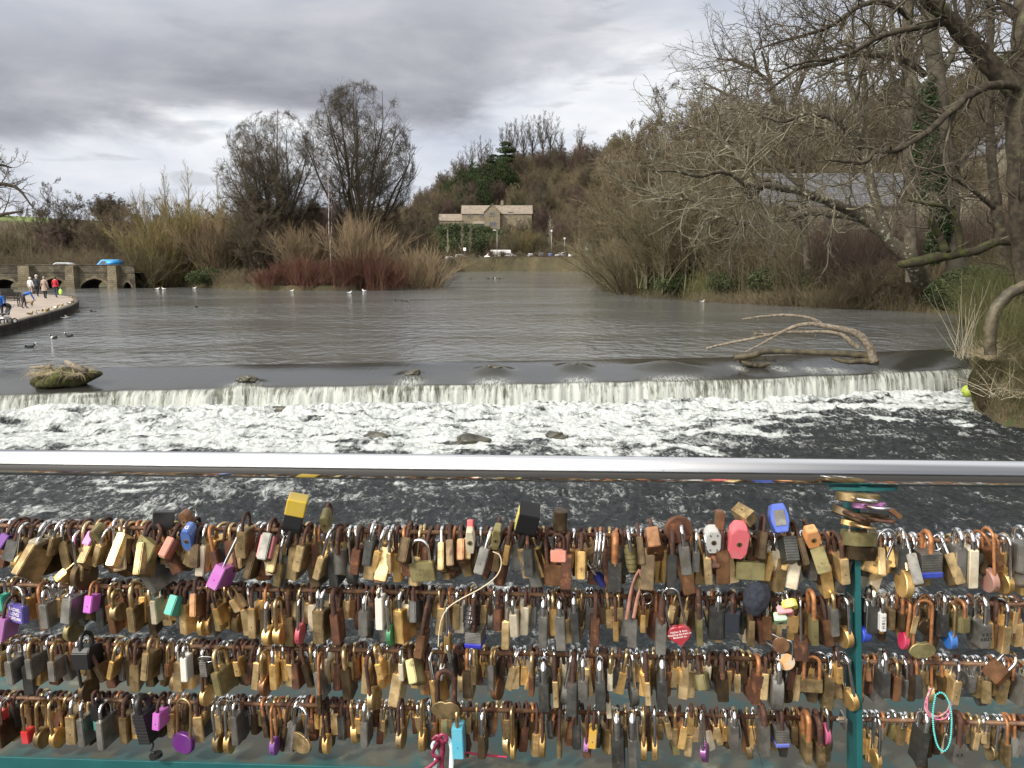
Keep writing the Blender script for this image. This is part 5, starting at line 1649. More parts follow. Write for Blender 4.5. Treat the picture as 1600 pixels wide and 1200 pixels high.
# lamp posts and signs of the car park
M['galv'] = surf('galvanised', (.28, .29, .29), None, 3, .5, .5)
M['white_panel'] = surf('white_panel', (.75, .75, .73), None, 3, .5)
for i, (px, y, d, h, lab) in enumerate(((777, 410, 290, 9.5, 'lamp post with flat arm behind the white van'), (861, 410, 296, 9.0, 'lamp post with white globe head left of a shorter one'), (881, 410, 292, 6.2, 'shorter lamp post with white globe head right of the other'))):
 x = (px - 800) / FPX * d
 e = empty('lamp_post', (x, d, ground(x, d)))
 tag(e, lab, 'lamp post')
 bm = bmesh.new()
 add_cyl(bm, (0, 0, 0), (0, 0, h), .11, .07, 8)
 if i == 0:
  add_cyl(bm, (0, 0, h), (-.9, 0, h + .1), .05, .05, 6)
 link('post', bm_mesh('post', bm, M['galv'], True), e)
 bm = bmesh.new()
 if i == 0:
  add_box(bm, (-.9, 0, h + .08), (1.1, .4, .16), bevel=.03)
 else:
  add_ball(bm, (0, 0, h + .25), (.38, .38, .32), 2)
  add_cyl(bm, (0, 0, h + .5), (0, 0, h + .62), .46, .2, 12)
 link('lamp_head', bm_mesh('lamp_head', bm, M['white_panel']), e)
for px, h, lab in ((727, 3.3, 'white square sign at the left end of the car park'),):
 d = 286
 x = (px - 800) / FPX * d
 e = empty('sign', (x, d, ground(x, d)))
 tag(e, lab, 'sign')
 bm = bmesh.new()
 add_cyl(bm, (0, 0, 0), (0, 0, h), .05, seg=8)
 link('post', bm_mesh('sign_post', bm, M['galv']), e)
 bm = bmesh.new()
 add_box(bm, (0, -.08, h - .1), (.95, .05, 1.05), bevel=.02)
 link('panel', bm_mesh('sign_panel', bm, M['white_panel']), e)
# buildings
def gable_block(bm, x0, x1, y0, y1, z0, ze, zr, mi=0):
 """walls of a block whose ridge runs along x; gable ends at x0 and x1"""
 ym = (y0 + y1) / 2
 v = [bm.verts.new(c) for c in ((x0, y0, z0), (x1, y0, z0), (x1, y1, z0), (x0, y1, z0), (x0, y0, ze), (x1, y0, ze), (x1, y1, ze), (x0, y1, ze), (x0, ym, zr), (x1, ym, zr))]
 for f in ((0, 1, 5, 4), (2, 3, 7, 6), (1, 2, 6, 9, 5), (3, 0, 4, 8, 7)):
  ff = bm.faces.new([v[i] for i in f])
  ff.material_index = mi
def roof_slabs(bm, x0, x1, y0, y1, ze, zr, over=.35, th=.16, along='x'):
 ym = (y0 + y1) / 2
 k = (zr - ze) / (ym - y0)
 for s in (-1, 1):
  ye = (y0 - over) if s < 0 else (y1 + over)
  zl_ = ze - k * over + .02
  pts = [(x0 - over, ye, zl_), (x1 + over, ye, zl_), (x1 + over, ym, zr + .02), (x0 - over, ym, zr + .02)]
  a = [bm.verts.new(p) for p in pts]
  b = [bm.verts.new((p[0], p[1], p[2] + th)) for p in pts]
  bm.faces.new(a[::-1])
  bm.faces.new(b)
  for i in range(4):
   j = (i + 1) % 4
   bm.faces.new([a[i], a[j], b[j], b[i]])
M['slate'] = stonework('slate_roof', (0.085, 0.088, 0.098), (0.125, 0.125, 0.135), (.04, .04, .045), .5, .25, (.7, .7, .72), .03)
M['stone_tile'] = stonework('stone_tile_roof', (0.21, 0.175, 0.14), (0.28, 0.235, 0.19), (.12, .10, .08), .6, .35, (.75, .72, .68), .03)
M['house_stone'] = stonework('house_stone', (0.185, 0.155, 0.108), (0.25, 0.212, 0.15), (.15, .125, .095), .6, .3, (.7, .68, .6))
M['pale_stone'] = stonework('pale_stone', (0.22, 0.195, 0.15), (0.30, 0.27, 0.215), (.15, .13, .10), .55, .28, (.6, .58, .5))
M['boards'] = surf('weathered_boards', (.095, .085, .072), (.16, .145, .125), 3, .9, stretch=(6, 6, .4), bump=.01)
M['white_frame'] = surf('window_frame', (.62, .60, .55), None, 3, .6)
def window(parent, x, y, z, w, h, lights=2, axis='y', d=.06, surround=None):
 """window facing -y"""
 bm = bmesh.new()
 add_box(bm, (0, 0, 0), (w + .28, .10, h + .28))
 o = link('window', bm_mesh('window_surround', bm, surround or M['pale_stone']), parent)
 o.location = (x, y - .03, z)
 bm = bmesh.new()
 n = lights
 for i in range(n):
  cx = -w / 2 + w * (i + .5) / n
  add_box(bm, (cx, -.065, 0), (w / n - .12, .03, h - .08))
 link('pane', bm_mesh('window_pane', bm, M['glass_dark']), o)
 bm = bmesh.new()
 add_box(bm, (0, -.085, -h / 2 - .19), (w + .4, .14, .1))
 link('sill', bm_mesh('window_sill', bm, surround or M['pale_stone']), o)
 return o
def big_house():
 d = 338
 e0 = P(765, 355, d)
 e = empty('stone_house', (e0.x, d, 14.5))
 tag(e, 'long stone house with projecting gable on the wooded hill', 'house')
 s = d / FPX
 def X(px):
  return (px - 765) * s
 def Z(py):
  return P(765, py, d).z - 14.5
 bm = bmesh.new()
 gable_block(bm, X(722), X(792), 2.5, 10.5, -3, Z(333), Z(321))
 link('wall', bm_mesh('main_wall', bm, M['house_stone']), e)
 bm = bmesh.new()
 roof_slabs(bm, X(722), X(830), 2.5, 10.5, Z(333), Z(320))
 rf = link('roof', bm_mesh('main_roof', bm, M['stone_tile']), e)
 bm = bmesh.new()
 add_box(bm, (X(784), 6.5, Z(317)), (1.1, .8, 2.2))
 for q in (-.4, .4):
  add_cyl(bm, (X(784) + q * .7, 6.5, Z(317) + 1.0), (X(784) + q * .7, 6.5, Z(317) + 1.5), .16, .14, 8)
 link('chimney', bm_mesh('chimney', bm, M['house_stone']), rf)
 bm = bmesh.new()
 gable_block(bm, X(792), X(830), 2.5, 10.5, -3, Z(334), Z(321))
 link('wall', bm_mesh('right_wall', bm, M['house_stone']), e)
 bm = bmesh.new()
 gable_block(bm, X(687), X(722), 2.0, 8.5, -3, Z(345), Z(335))
 link('wall', bm_mesh('wing_wall', bm, M['house_stone']), e)
 bm = bmesh.new()
 roof_slabs(bm, X(687), X(721.5), 2.0, 8.5, Z(344), Z(334), over=.3)
 link('roof', bm_mesh('wing_roof', bm, M['stone_tile']), e)
 bm = bmesh.new()
 xa, xb = X(757), X(781)
 xm = (xa + xb) / 2
 v = [bm.verts.new(c) for c in ((xa, 0, -3), (xb, 0, -3), (xb, 0, Z(331)), (xm, 0, Z(319)), (xa, 0, Z(331)), (xa, 4, -3), (xb, 4, -3), (xb, 4, Z(331)), (xm, 4, Z(319)), (xa, 4, Z(331)))]
 for f in ((0, 1, 2, 3, 4), (1, 6, 7, 2), (5, 0, 4, 9)):
  bm.faces.new([v[i] for i in f])
 link('gable', bm_mesh('gable', bm, M['house_stone']), e)
 bm = bmesh.new()
 for s_, (xe) in ((-1, xa), (1, xb)):
  pts = [(xe + s_ * .3, -.3, Z(331) - .3), (xm, -.3, Z(319) + .08), (xm, 6.4, Z(319) + .08), (xe + s_ * .3, 6.4, Z(331) - .3)]
  a = [bm.verts.new(p) for p in pts]
  b = [bm.verts.new((p[0], p[1], p[2] + .2)) for p in pts]
  bm.faces.new(a)
  bm.faces.new(b[::-1])
  for i in range(4):
   j = (i + 1) % 4
   bm.faces.new([a[i], b[i], b[j], a[j]])
 bmesh.ops.recalc_face_normals(bm, faces=bm.faces)
 link('roof', bm_mesh('gable_roof', bm, M['stone_tile']), e)
 bm = bmesh.new()
 a = [(X(740), 0.2, -3), (X(756), .2, -3), (X(756), .2, Z(349)), (X(740), .2, Z(349))]
 bm.faces.new([bm.verts.new(p) for p in a])
 bm.faces.new([bm.verts.new(p) for p in ((X(740), .2, -3), (X(740), .2, Z(349)), (X(740), 2.5, Z(349)), (X(740), 2.5, -3))])
 link('porch', bm_mesh('porch', bm, M['pale_stone']), e)
 bm = bmesh.new()
 bm.faces.new([bm.verts.new(p) for p in ((X(739), -.1, Z(349.5)), (X(756.8), -.1, Z(349.5)), (X(756.8), 2.49, Z(345)), (X(739), 2.49, Z(345)))])
 link('roof', bm_mesh('porch_roof', bm, M['stone_tile']), e)
 window(e, X(768.5), 0, Z(334), 1.7, 1.3, 2)
 window(e, X(769.5), 0, Z(350), 2.6, 1.6, 3)
 window(e, X(753), 2.5, Z(336), 1.5, 1.1, 2)
 window(e, X(733.5), 2.5, Z(336.5), 1.5, 1.1, 2)
 window(e, X(797), 2.5, Z(333), 1.9, 1.2, 3)
 window(e, X(750.5), .2, Z(352), 2.2, 1.2, 2)
 return e
big_house()
def barn():
 d = 92
 o0 = P(1180, 400, d)
 e = empty('barn', (o0.x, d, 1.2))
 tag(e, 'boarded barn with dark slate roof and stone walls behind the branches', 'barn')
 s = d / FPX
 def X(px):
  return (px - 1180) * s
 def Z(py):
  return P(1180, py, d).z - 1.2
 bm = bmesh.new()
 v = [bm.verts.new(c) for c in ((X(1143), 0, -1.5), (X(1220), 0, -1.5), (X(1220), 0, Z(318)), (X(1143), 0, Z(362)))]
 bm.faces.new(v)
 v = [bm.verts.new(c) for c in ((X(1143), 0, -1.5), (X(1143), 0, Z(362)), (X(1143), 6, Z(362)), (X(1143), 6, -1.5))]
 bm.faces.new(v)
 link('boarded_wall', bm_mesh('boarded_wall', bm, M['boards']), e)
 bm = bmesh.new()
 pts = [(X(1136), -.35, Z(366)), (X(1222), -.35, Z(316)), (X(1222), 8, Z(316)), (X(1136), 8, Z(366))]
 a = [bm.verts.new(p) for p in pts]
 b = [bm.verts.new((p[0], p[1], p[2] + .16)) for p in pts]
 bm.faces.new(a)
 bm.faces.new(b[::-1])
 for i in range(4):
  j = (i + 1) % 4
  bm.faces.new([a[i], b[i], b[j], a[j]])
 bmesh.ops.recalc_face_normals(bm, faces=bm.faces)
 link('roof', bm_mesh('leanto_roof', bm, M['slate']), e)
 bm = bmesh.new()
 gable_block(bm, X(1222), X(1420), .4, 9.5, -1.5, Z(318), Z(268))
 link('wall', bm_mesh('barn_wall', bm, M['pale_stone']), e)
 bm = bmesh.new()
 roof_slabs(bm, X(1196), X(1424), .4, 9.5, Z(319), Z(266))
 link('roof', bm_mesh('barn_roof', bm, M['slate']), e)
 bm = bmesh.new()
 add_box(bm, (X(1205), -.08, Z(396)), (X(1214) - X(1190), .14, Z(385) - Z(404)))
 link('door_panel', bm_mesh('door_panel', bm, M['pale_stone']), e)
 window(e, X(1236), .4, Z(375), .8, .9, 1)
 window(e, X(1290), .4, Z(345), 1.0, 1.0, 2)
 window(e, X(1400), .4, Z(310), 1.0, 1.3, 2)
 return e
barn()
def pale_house():
 d = 118
 o0 = P(1560, 330, d)
 e = empty('stone_house', (o0.x, d, ground(o0.x, d)))
 tag(e, 'pale stone house with steep gable half hidden at the right edge', 'house')
 zb = e.location.z
 s = d / FPX
 def X(px):
  return (px - 1560) * s
 def Z(py):
  return P(1560, py, d).z - zb
 bm = bmesh.new()
 xa, xb = X(1548), X(1660)
 xm = (xa + xb) / 2
 v = [bm.verts.new(c) for c in ((xa, 0, -2), (xb, 0, -2), (xb, 0, Z(235)), (xm, 0, Z(180)), (xa, 0, Z(235)), (xa, 9, -2), (xb, 9, -2), (xb, 9, Z(235)), (xm, 9, Z(180)), (xa, 9, Z(235)))]
 for f in ((0, 1, 2, 3, 4), (1, 6, 7, 2), (5, 0, 4, 9)):
  bm.faces.new([v[i] for i in f])
 link('wall', bm_mesh('pale_wall', bm, M['pale_stone']), e)
 bm = bmesh.new()
 for s_, (xe) in ((-1, xa), (1, xb)):
  pts = [(xe + s_ * .35, -.35, Z(235) - .35), (xm, -.35, Z(180) + .08), (xm, 9.4, Z(180) + .08), (xe + s_ * .35, 9.4, Z(235) - .35)]
  a = [bm.verts.new(p) for p in pts]
  b = [bm.verts.new((p[0], p[1], p[2] + .2)) for p in pts]
  bm.faces.new(a)
  bm.faces.new(b[::-1])
  for i in range(4):
   j = (i + 1) % 4
   bm.faces.new([a[i], b[i], b[j], a[j]])
 bmesh.ops.recalc_face_normals(bm, faces=bm.faces)
 link('roof', bm_mesh('pale_roof', bm, M['slate']), e)
 window(e, X(1580), 0, Z(262), 1.1, 1.4, 2)
 window(e, X(1600), 0, Z(300), 1.1, 1.4, 2)
pale_house()
# retaining wall below it
bm = bmesh.new()
x0, x1 = P(1430, 350, 84).x, P(1720, 350, 84).x
add_box(bm, (0, 0, 0), (x1 - x0, .5, 4.2))
o = link('retaining_wall', bm_mesh('retaining_wall', bm, M['pale_stone']))
o.location = ((x0 + x1) / 2, 84, P(1500, 335, 84).z)
tag(o, 'long pale stone retaining wall behind the trees at the right', 'wall')
# small hut on the hill foot
e0 = P(937, 330, 262)
e = empty('hut', (e0.x, 262, ground(e0.x, 262) + .2))
tag(e, 'small open-fronted hut with green roof under the trees', 'hut')
bm = bmesh.new()
for x in (-3.4, -1.1, 1.2, 3.4):
 add_box(bm, (x, 0, 1.0), (.3, .3, 5))
add_box(bm, (0, 2.6, 1.0), (7, .2, 5))
link('frame', bm_mesh('hut_frame', bm, M['boards']), e)
bm = bmesh.new()
roof_slabs(bm, -4, 4, -.5, 3, 3.5, 5.0, .5)
link('roof', bm_mesh('hut_roof', bm, surf('green_roof', (.10, .13, .09), (.14, .16, .11), 2, .8)), e)
# people
def skin_body(joints, bones, radii, cols, colmap, name, sub=1):
 """joints: name->(x,y,z); bones list of (a,b,region); continuous body via Skin modifier"""
 me = bpy.data.meshes.new(name)
 keys = list(joints)
 ix = {k: i for i, k in enumerate(keys)}
 me.from_pydata([joints[k] for k in keys], [(ix[a], ix[b]) for a, b, _ in bones], [])
 o = bpy.data.objects.new(name + '_tmp', me)
 COL.objects.link(o)
 md = o.modifiers.new('s', 'SKIN')
 for i, k in enumerate(keys):
  rr = radii[k]
  me.skin_vertices[0].data[i].radius = (rr, rr) if not isinstance(rr, tuple) else rr
 me.skin_vertices[0].data[0].use_root = True
 ss = o.modifiers.new('u', 'SUBSURF')
 ss.levels = sub
 ss.render_levels = sub
 dg = bpy.context.evaluated_depsgraph_get()
 new = bpy.data.meshes.new_from_object(o.evaluated_get(dg))
 bpy.data.objects.remove(o)
 new.name = name
 for m in cols:
  new.materials.append(m)
 segs = [(Vector(joints[a]), Vector(joints[b]), colmap[r]) for a, b, r in bones]
 for p in new.polygons:
  c = p.center
  best, bi = 1e9, 0
  for a, b, r in segs:
   d = b - a
   t = max(0, min(1, (c - a).dot(d) / max(d.length_squared, 1e-9)))
   q = (c - (a + d * t)).length
   if q < best:
    best, bi = q, r
  p.material_index = bi
  p.use_smooth = True
 return new
M['skin'] = surf('skin', (.52, .33, .24), None, 3, .6)
FAB = {}
def fab(c):
 if c not in FAB:
  FAB[c] = surf('cloth', c, tuple(x * .8 for x in c), 6, .85)
 return FAB[c]
def person(name, label, x, y, face, top, legs, hair=(.06, .045, .035), h=1.7, stride=.18, bend=0.0, hat=None, hatlabel=None, coatlen=0.0, armfwd=0.1, z=PROM_Z):
 """face: heading in degrees (0 = away from the viewer)"""
 e = empty('person', (x, y, z), (0, 0, R(face)), (h / 1.7,) * 3)
 tag(e, label, 'person')
 b = R(bend)
 def up(px, py, pz, piv=.93):
  dz = pz - piv
  return (px, py * math.cos(b) + dz * math.sin(b), piv + dz * math.cos(b) - py * math.sin(b))
 s = stride
 J = {'hip': (0, 0, .93), 'waist': up(0, .0, 1.08), 'chest': up(0, .0, 1.28), 'neckb': up(0, 0, 1.42), 'neck': up(0, .01, 1.48), 'head': up(0, .03, 1.60), 'crown': up(0, .02, 1.655),
   'hl': (-.09, 0, .88), 'hr': (.09, 0, .88), 'kl': (-.10, s * .6 + .02, .50), 'kr': (.10, -s * .3 + .03, .50),
   'al': (-.10, s, .09), 'ar': (.10, -s, .11), 'tl': (-.11, s + .16, .035), 'tr': (.11, -s + .15, .035),
   'sl': up(-.17, 0, 1.39), 'sr': up(.17, 0, 1.39), 'el': up(-.235, -.05 + armfwd * .4, 1.13), 'er': up(.235, -.05 + armfwd * .4, 1.13)}
 if bend > 30:
  J['el'] = (-.20, .52, .86)
  J['er'] = (.20, .55, .84)
  J['wl'] = (-.17, .62, .62)
  J['wr'] = (.17, .66, .60)
  J['pl'] = (-.16, .64, .53)
  J['pr'] = (.16, .68, .51)
 else:
  J['wl'] = up(-.25, armfwd, .90)
  J['wr'] = up(.25, armfwd * .6, .90)
  J['pl'] = up(-.25, armfwd + .02, .81)
  J['pr'] = up(.25, armfwd * .6 + .02, .81)
 Bn = [('hip', 'waist', 'top'), ('waist', 'chest', 'top'), ('chest', 'neckb', 'top'), ('neckb', 'neck', 'skin'), ('neck', 'head', 'skin'), ('head', 'crown', 'skin'),
   ('hip', 'hl', 'legs'), ('hip', 'hr', 'legs'), ('hl', 'kl', 'legs'), ('hr', 'kr', 'legs'), ('kl', 'al', 'legs'), ('kr', 'ar', 'legs'), ('al', 'tl', 'shoe'), ('ar', 'tr', 'shoe'),
   ('neckb', 'sl', 'top'), ('neckb', 'sr', 'top'), ('sl', 'el', 'top'), ('sr', 'er', 'top'), ('el', 'wl', 'top'), ('er', 'wr', 'top'), ('wl', 'pl', 'skin'), ('wr', 'pr', 'skin')]
 Rd = {'hip': (.16, .12), 'waist': (.15, .12), 'chest': (.19, .13), 'neckb': (.11, .09), 'neck': .055, 'head': (.085, .10), 'crown': (.06, .07),
   'hl': .095, 'hr': .095, 'kl': .065, 'kr': .065, 'al': .048, 'ar': .048, 'tl': .040, 'tr': .040, 'sl': .075, 'sr': .075, 'el': .055, 'er': .055, 'wl': .042, 'wr': .042, 'pl': .036, 'pr': .036}
 me = skin_body(J, Bn, Rd, [fab(top), fab(legs), M['skin'], fab((.025, .02, .02))], {'top': 0, 'legs': 1, 'skin': 2, 'shoe': 3}, 'body')
 link('body', me, e)
 hd = Vector(J['head'])
 bm = bmesh.new()
 rot = Matrix.Rotation(-b, 4, 'X')
 if hat:
  add_ball(bm, (0, -.01, .055), (.108, .122, .095), 3)
  for v in [v for v in bm.verts if v.co.z < 0.0]:
   v.co.z = 0.0
  add_cyl(bm, (0, -.01, -.005), (0, -.01, .035), .116, .112, 16)
  me = bm_mesh('hat', bm, fab(hat), True)
  o = link('hat', me, e)
 else:
  add_ball(bm, (0, -.022, .022), (.098, .112, .118), 3)
  me = bm_mesh('hair', bm, fab(hair), True)
  o = link('hair', me, e)
 o.location = hd
 o.rotation_euler = (-b, 0, 0)
 if coatlen:
  bm = bmesh.new()
  r = bmesh.ops.create_cone(bm, segments=18, radius1=.25, radius2=.18, depth=coatlen, cap_ends=False)
  for v in bm.verts:
   v.co.y *= .72
  o = link('coat_skirt', bm_mesh('coat_skirt', bm, fab(top), True), e)
  o.location = (0, 0, .98 - coatlen / 2 + .05)
 return e
def foot(px, py, z=PROM_Z):
 v = PZ(px, py, z)
 return v.x, v.y
x, y = foot(88, 465)
person('person', 'person in a red coat walking away carrying a lime bag', x, y, 0, (.42, .02, .03), (.04, .045, .08), h=1.85, stride=.16, coatlen=.12)
bagp = (x + .42, y)
x, y = foot(71, 466.5)
person('person', 'person in a beige hooded coat and black leggings seen from behind', x, y, 5, (.33, .25, .20), (.012, .012, .014), hair=(.30, .23, .18), h=1.88, stride=.12, coatlen=.42)
x, y = foot(59, 463.5)
person('person', 'person in a dark coat and pale cap walking away, left of the beige coat', x, y, -5, (.030, .035, .045), (.015, .015, .02), hat=(.55, .54, .5), h=1.95, stride=.15, coatlen=.2)
x, y = foot(49, 464)
person('person', 'person in a white jacket and white hat, leftmost of the walking group', x, y, 0, (.68, .67, .66), (.30, .26, .22), hat=(.66, .65, .6), h=1.75, stride=.18)
x, y = foot(37.5, 482)
person('person', 'person in a bright blue jacket bending down towards a small dog', x, y, -62, (.03, .12, .42), (.035, .035, .04), h=1.75, stride=.12, bend=72)
dogp = foot(45.5, 480)
x, y = foot(2, 505)
person('person', 'person in a bright blue jacket pushing a pushchair at the left edge', x, y, 205, (.025, .13, .45), (.03, .035, .06), hair=(.45, .38, .28), h=1.72, stride=.16, armfwd=.32)
# bag
bm = bmesh.new()
add_ball(bm, (0, 0, .28), (.17, .09, .26), 3)
add_cyl(bm, (-.06, 0, .50), (0, 0, .66), .012, .012, 6)
add_cyl(bm, (.06, 0, .50), (0, 0, .66), .012, .012, 6)
o = link('carrier_bag', bm_mesh('carrier_bag', bm, fab((.45, .75, .12)), True))
o.location = (bagp[0], bagp[1], PROM_Z + .22)
tag(o, 'lime green carrier bag held by the person in the red coat', 'bag')
# dog
def dog():
 J = {'hip': (-.22, 0, .36), 'mid': (0, 0, .37), 'chest': (.20, 0, .36), 'neck': (.30, 0, .44), 'head': (.38, 0, .52), 'nose': (.50, 0, .50),
   'f1': (.20, .07, .24), 'f1b': (.22, .07, .12), 'f1c': (.21, .07, .02), 'f2': (.20, -.07, .24), 'f2b': (.17, -.07, .12), 'f2c': (.17, -.07, .02),
   'b1': (-.20, .07, .26), 'b1b': (-.28, .07, .14), 'b1c': (-.24, .07, .02), 'b2': (-.20, -.07, .26), 'b2b': (-.30, -.07, .14), 'b2c': (-.27, -.07, .02),
   't1': (-.34, 0, .42), 't2': (-.44, 0, .52)}
 Bn = [('hip', 'mid', 'a'), ('mid', 'chest', 'a'), ('chest', 'neck', 'a'), ('neck', 'head', 'a'), ('head', 'nose', 'a'), ('chest', 'f1', 'a'), ('f1', 'f1b', 'a'), ('f1b', 'f1c', 'a'), ('chest', 'f2', 'a'), ('f2', 'f2b', 'a'), ('f2b', 'f2c', 'a'),
   ('hip', 'b1', 'a'), ('b1', 'b1b', 'a'), ('b1b', 'b1c', 'a'), ('hip', 'b2', 'a'), ('b2', 'b2b', 'a'), ('b2b', 'b2c', 'a'), ('hip', 't1', 'a'), ('t1', 't2', 'a')]
 Rd = {k: .022 for k in J}
 Rd.update(hip=.085, mid=.085, chest=.105, neck=.07, head=.062, nose=.03, f1=.045, f2=.045, b1=.055, b2=.055)
 me = skin_body(J, Bn, Rd, [surf('dog_fur', (.10, .07, .045), (.3, .22, .15), 6, .9)], {'a': 0}, 'dog')
 o = link('dog', me)
 o.location = (dogp[0], dogp[1], PROM_Z)
 o.rotation_euler.z = R(10)
 tag(o, 'small brown dog in front of the bending person', 'dog')
dog()
# pushchair
def pushchair():
 x, y = foot(8.5, 506)
 e = empty('pushchair', (x, y, PROM_Z), (0, 0, R(-120)))
 tag(e, 'black pushchair with white trim at the left edge of the promenade', 'pushchair')
 bk = fab((.015, .015, .018))
 bm = bmesh.new()
 for s in (-1, 1):
  add_cyl(bm, (-.45, s * .22, 1.02), (.30, s * .22, .16), .014, seg=8)
  add_cyl(bm, (-.35, s * .24, .16), (.12, s * .24, .62), .014, seg=8)
 add_cyl(bm, (-.45, -.22, 1.02), (-.45, .22, 1.02), .017, seg=8)
 add_cyl(bm, (-.35, -.24, .16), (-.35, .24, .16), .012, seg=8)
 link('frame', bm_mesh('pram_frame', bm, M['galv'], True), e)
 bm = bmesh.new()
 add_box(bm, (.0, 0, .52), (.38, .36, .08), bevel=.03)
 add_box(bm, (-.2, 0, .74), (.10, .36, .48), Euler((0, -.35, 0)).to_matrix(), bevel=.03)
 link('seat', bm_mesh('pram_seat', bm, bk), e)
 bm = bmesh.new()
 r = bmesh.ops.create_uvsphere(bm, u_segments=16, v_segments=10, radius=.26)
 bmesh.ops.delete(bm, geom=[v for v in bm.verts if v.co.z < -.02 or v.co.x > .14], context='VERTS')
 o = link('hood', bm_mesh('pram_hood', bm, bk, True), e)
 o.location = (-.12, 0, .86)
 bm = bmesh.new()
 add_box(bm, (0, 0, .30), (.34, .30, .16), bevel=.03)
 link('basket', bm_mesh('pram_basket', bm, fab((.5, .5, .5))), e)
 for px_, s in ((-.35, -1), (-.35, 1), (.30, -1), (.30, 1)):
  bm = bmesh.new()
  bmesh.ops.create_cone(bm, segments=18, radius1=.15, radius2=.15, depth=.04, cap_ends=True)
  w = link('wheel', bm_mesh('pram_wheel', bm, M['tyre']), e)
  w.rotation_euler = (R(90), 0, 0)
  w.location = (px_, s * .26, .15)
  bm = bmesh.new()
  bmesh.ops.create_cone(bm, segments=14, radius1=.09, radius2=.09, depth=.048, cap_ends=True)
  link('rim', bm_mesh('pram_rim', bm, M['white_panel']), w)
pushchair()
def bench(px, py, rz, lab):
 x, y = foot(px, py)
 e = empty('bench', (x, y, PROM_Z), (0, 0, R(rz)))
 tag(e, lab, 'bench')
 wd = surf('bench_wood', (.035, .030, .026), (.07, .06, .05), 4, .8)
 bm = bmesh.new()
 for i in range(4):
  add_box(bm, (0, -.16 + i * .11, .46), (1.6, .085, .035), bevel=.006)
 link('seat', bm_mesh('bench_seat', bm, wd), e)
 bm = bmesh.new()
 for i in range(4):
  add_box(bm, (0, .27 + i * .03, .58 + i * .105), (1.6, .03, .085), bevel=.006)
 link('backrest', bm_mesh('bench_back', bm, wd), e)
 for s in (-1, 1):
  bm = bmesh.new()
  add_box(bm, (s * .72, -.17, .22), (.06, .06, .44))
  add_box(bm, (s * .72, .24, .46), (.06, .06, .92), Euler((-.12, 0, 0)).to_matrix())
  add_box(bm, (s * .72, .03, .66), (.06, .5, .05))
  add_box(bm, (s * .72, -.17, .55), (.06, .06, .22))
  link('leg', bm_mesh('bench_leg', bm, wd), e)
bench(22, 477, 60, 'dark wooden bench right behind the bending person')
bench(13, 480, 50, 'dark wooden bench left of the other, behind the pushchair')
bench(16, 470, 80, 'farther dark bench on the promenade near the bridge arch')
# birds
def bird_mesh(nm, cols, colmap, stand=False, sc=1.0):
 """duck: body along +x, waterline at z=0"""
 J = {'b1': (-.20, 0, .06), 'b2': (-.02, 0, .055), 'b3': (.13, 0, .06), 'n1': (.18, 0, .13), 'n2': (.19, 0, .20), 'h': (.22, 0, .235), 'bill': (.30, 0, .225), 'tail': (-.30, 0, .10)}
 Bn = [('b1', 'b2', 'back'), ('b2', 'b3', 'flank'), ('b3', 'n1', 'breast'), ('n1', 'n2', 'head'), ('n2', 'h', 'head'), ('h', 'bill', 'bill'), ('b1', 'tail', 'back')]
 Rd = {'b1': (.08, .065), 'b2': (.115, .085), 'b3': (.095, .08), 'n1': .045, 'n2': .036, 'h': .044, 'bill': .014, 'tail': (.03, .015)}
 if stand:
  for k in list(J):
   J[k] = (J[k][0], J[k][1], J[k][2] + .13)
  J.update({'l1': (0.0, .05, .10), 'l1b': (0.0, .05, .01), 'l2': (0.02, -.05, .10), 'l2b': (0.02, -.05, .01)})
  Bn += [('b2', 'l1', 'bill'), ('l1', 'l1b', 'bill'), ('b2', 'l2', 'bill'), ('l2', 'l2b', 'bill')]
  Rd.update({'l1': .009, 'l1b': .007, 'l2': .009, 'l2b': .007})
 return skin_body(J, Bn, Rd, cols, colmap, nm)
fm = {k: surf('feather_' + k, c, None, 5, .8) for k, c in (('black', (.015, .015, .018)), ('white', (.75, .75, .74)), ('brown', (.14, .10, .065)), ('grey', (.32, .33, .34)), ('green', (.015, .05, .03)), ('yellow', (.5, .36, .05)))}
reg = dict(back=0, flank=1, breast=2, head=3, bill=4)
B = {
 'tufted': bird_mesh('tufted_duck', [fm['black'], fm['white'], fm['black'], fm['black'], fm['grey']], reg),
 'coot': bird_mesh('coot', [fm['black'], fm['black'], fm['black'], fm['black'], fm['white']], reg),
 'mallard': bird_mesh('mallard', [fm['grey'], fm['grey'], fm['brown'], fm['green'], fm['yellow']], reg),
 'hen': bird_mesh('mallard_hen', [fm['brown'], fm['brown'], fm['brown'], fm['brown'], fm['yellow']], reg),
 'gull': bird_mesh('gull', [fm['grey'], fm['white'], fm['white'], fm['white'], fm['yellow']], reg),
 'hen_s': bird_mesh('mallard_hen_standing', [fm['brown'], fm['brown'], fm['brown'], fm['brown'], fm['yellow']], reg, True),
 'mallard_s': bird_mesh('mallard_standing', [fm['grey'], fm['white'], fm['brown'], fm['green'], fm['yellow']], reg, True),
 'gull_s': bird_mesh('gull_standing', [fm['grey'], fm['white'], fm['white'], fm['white'], fm['yellow']], reg, True),
}
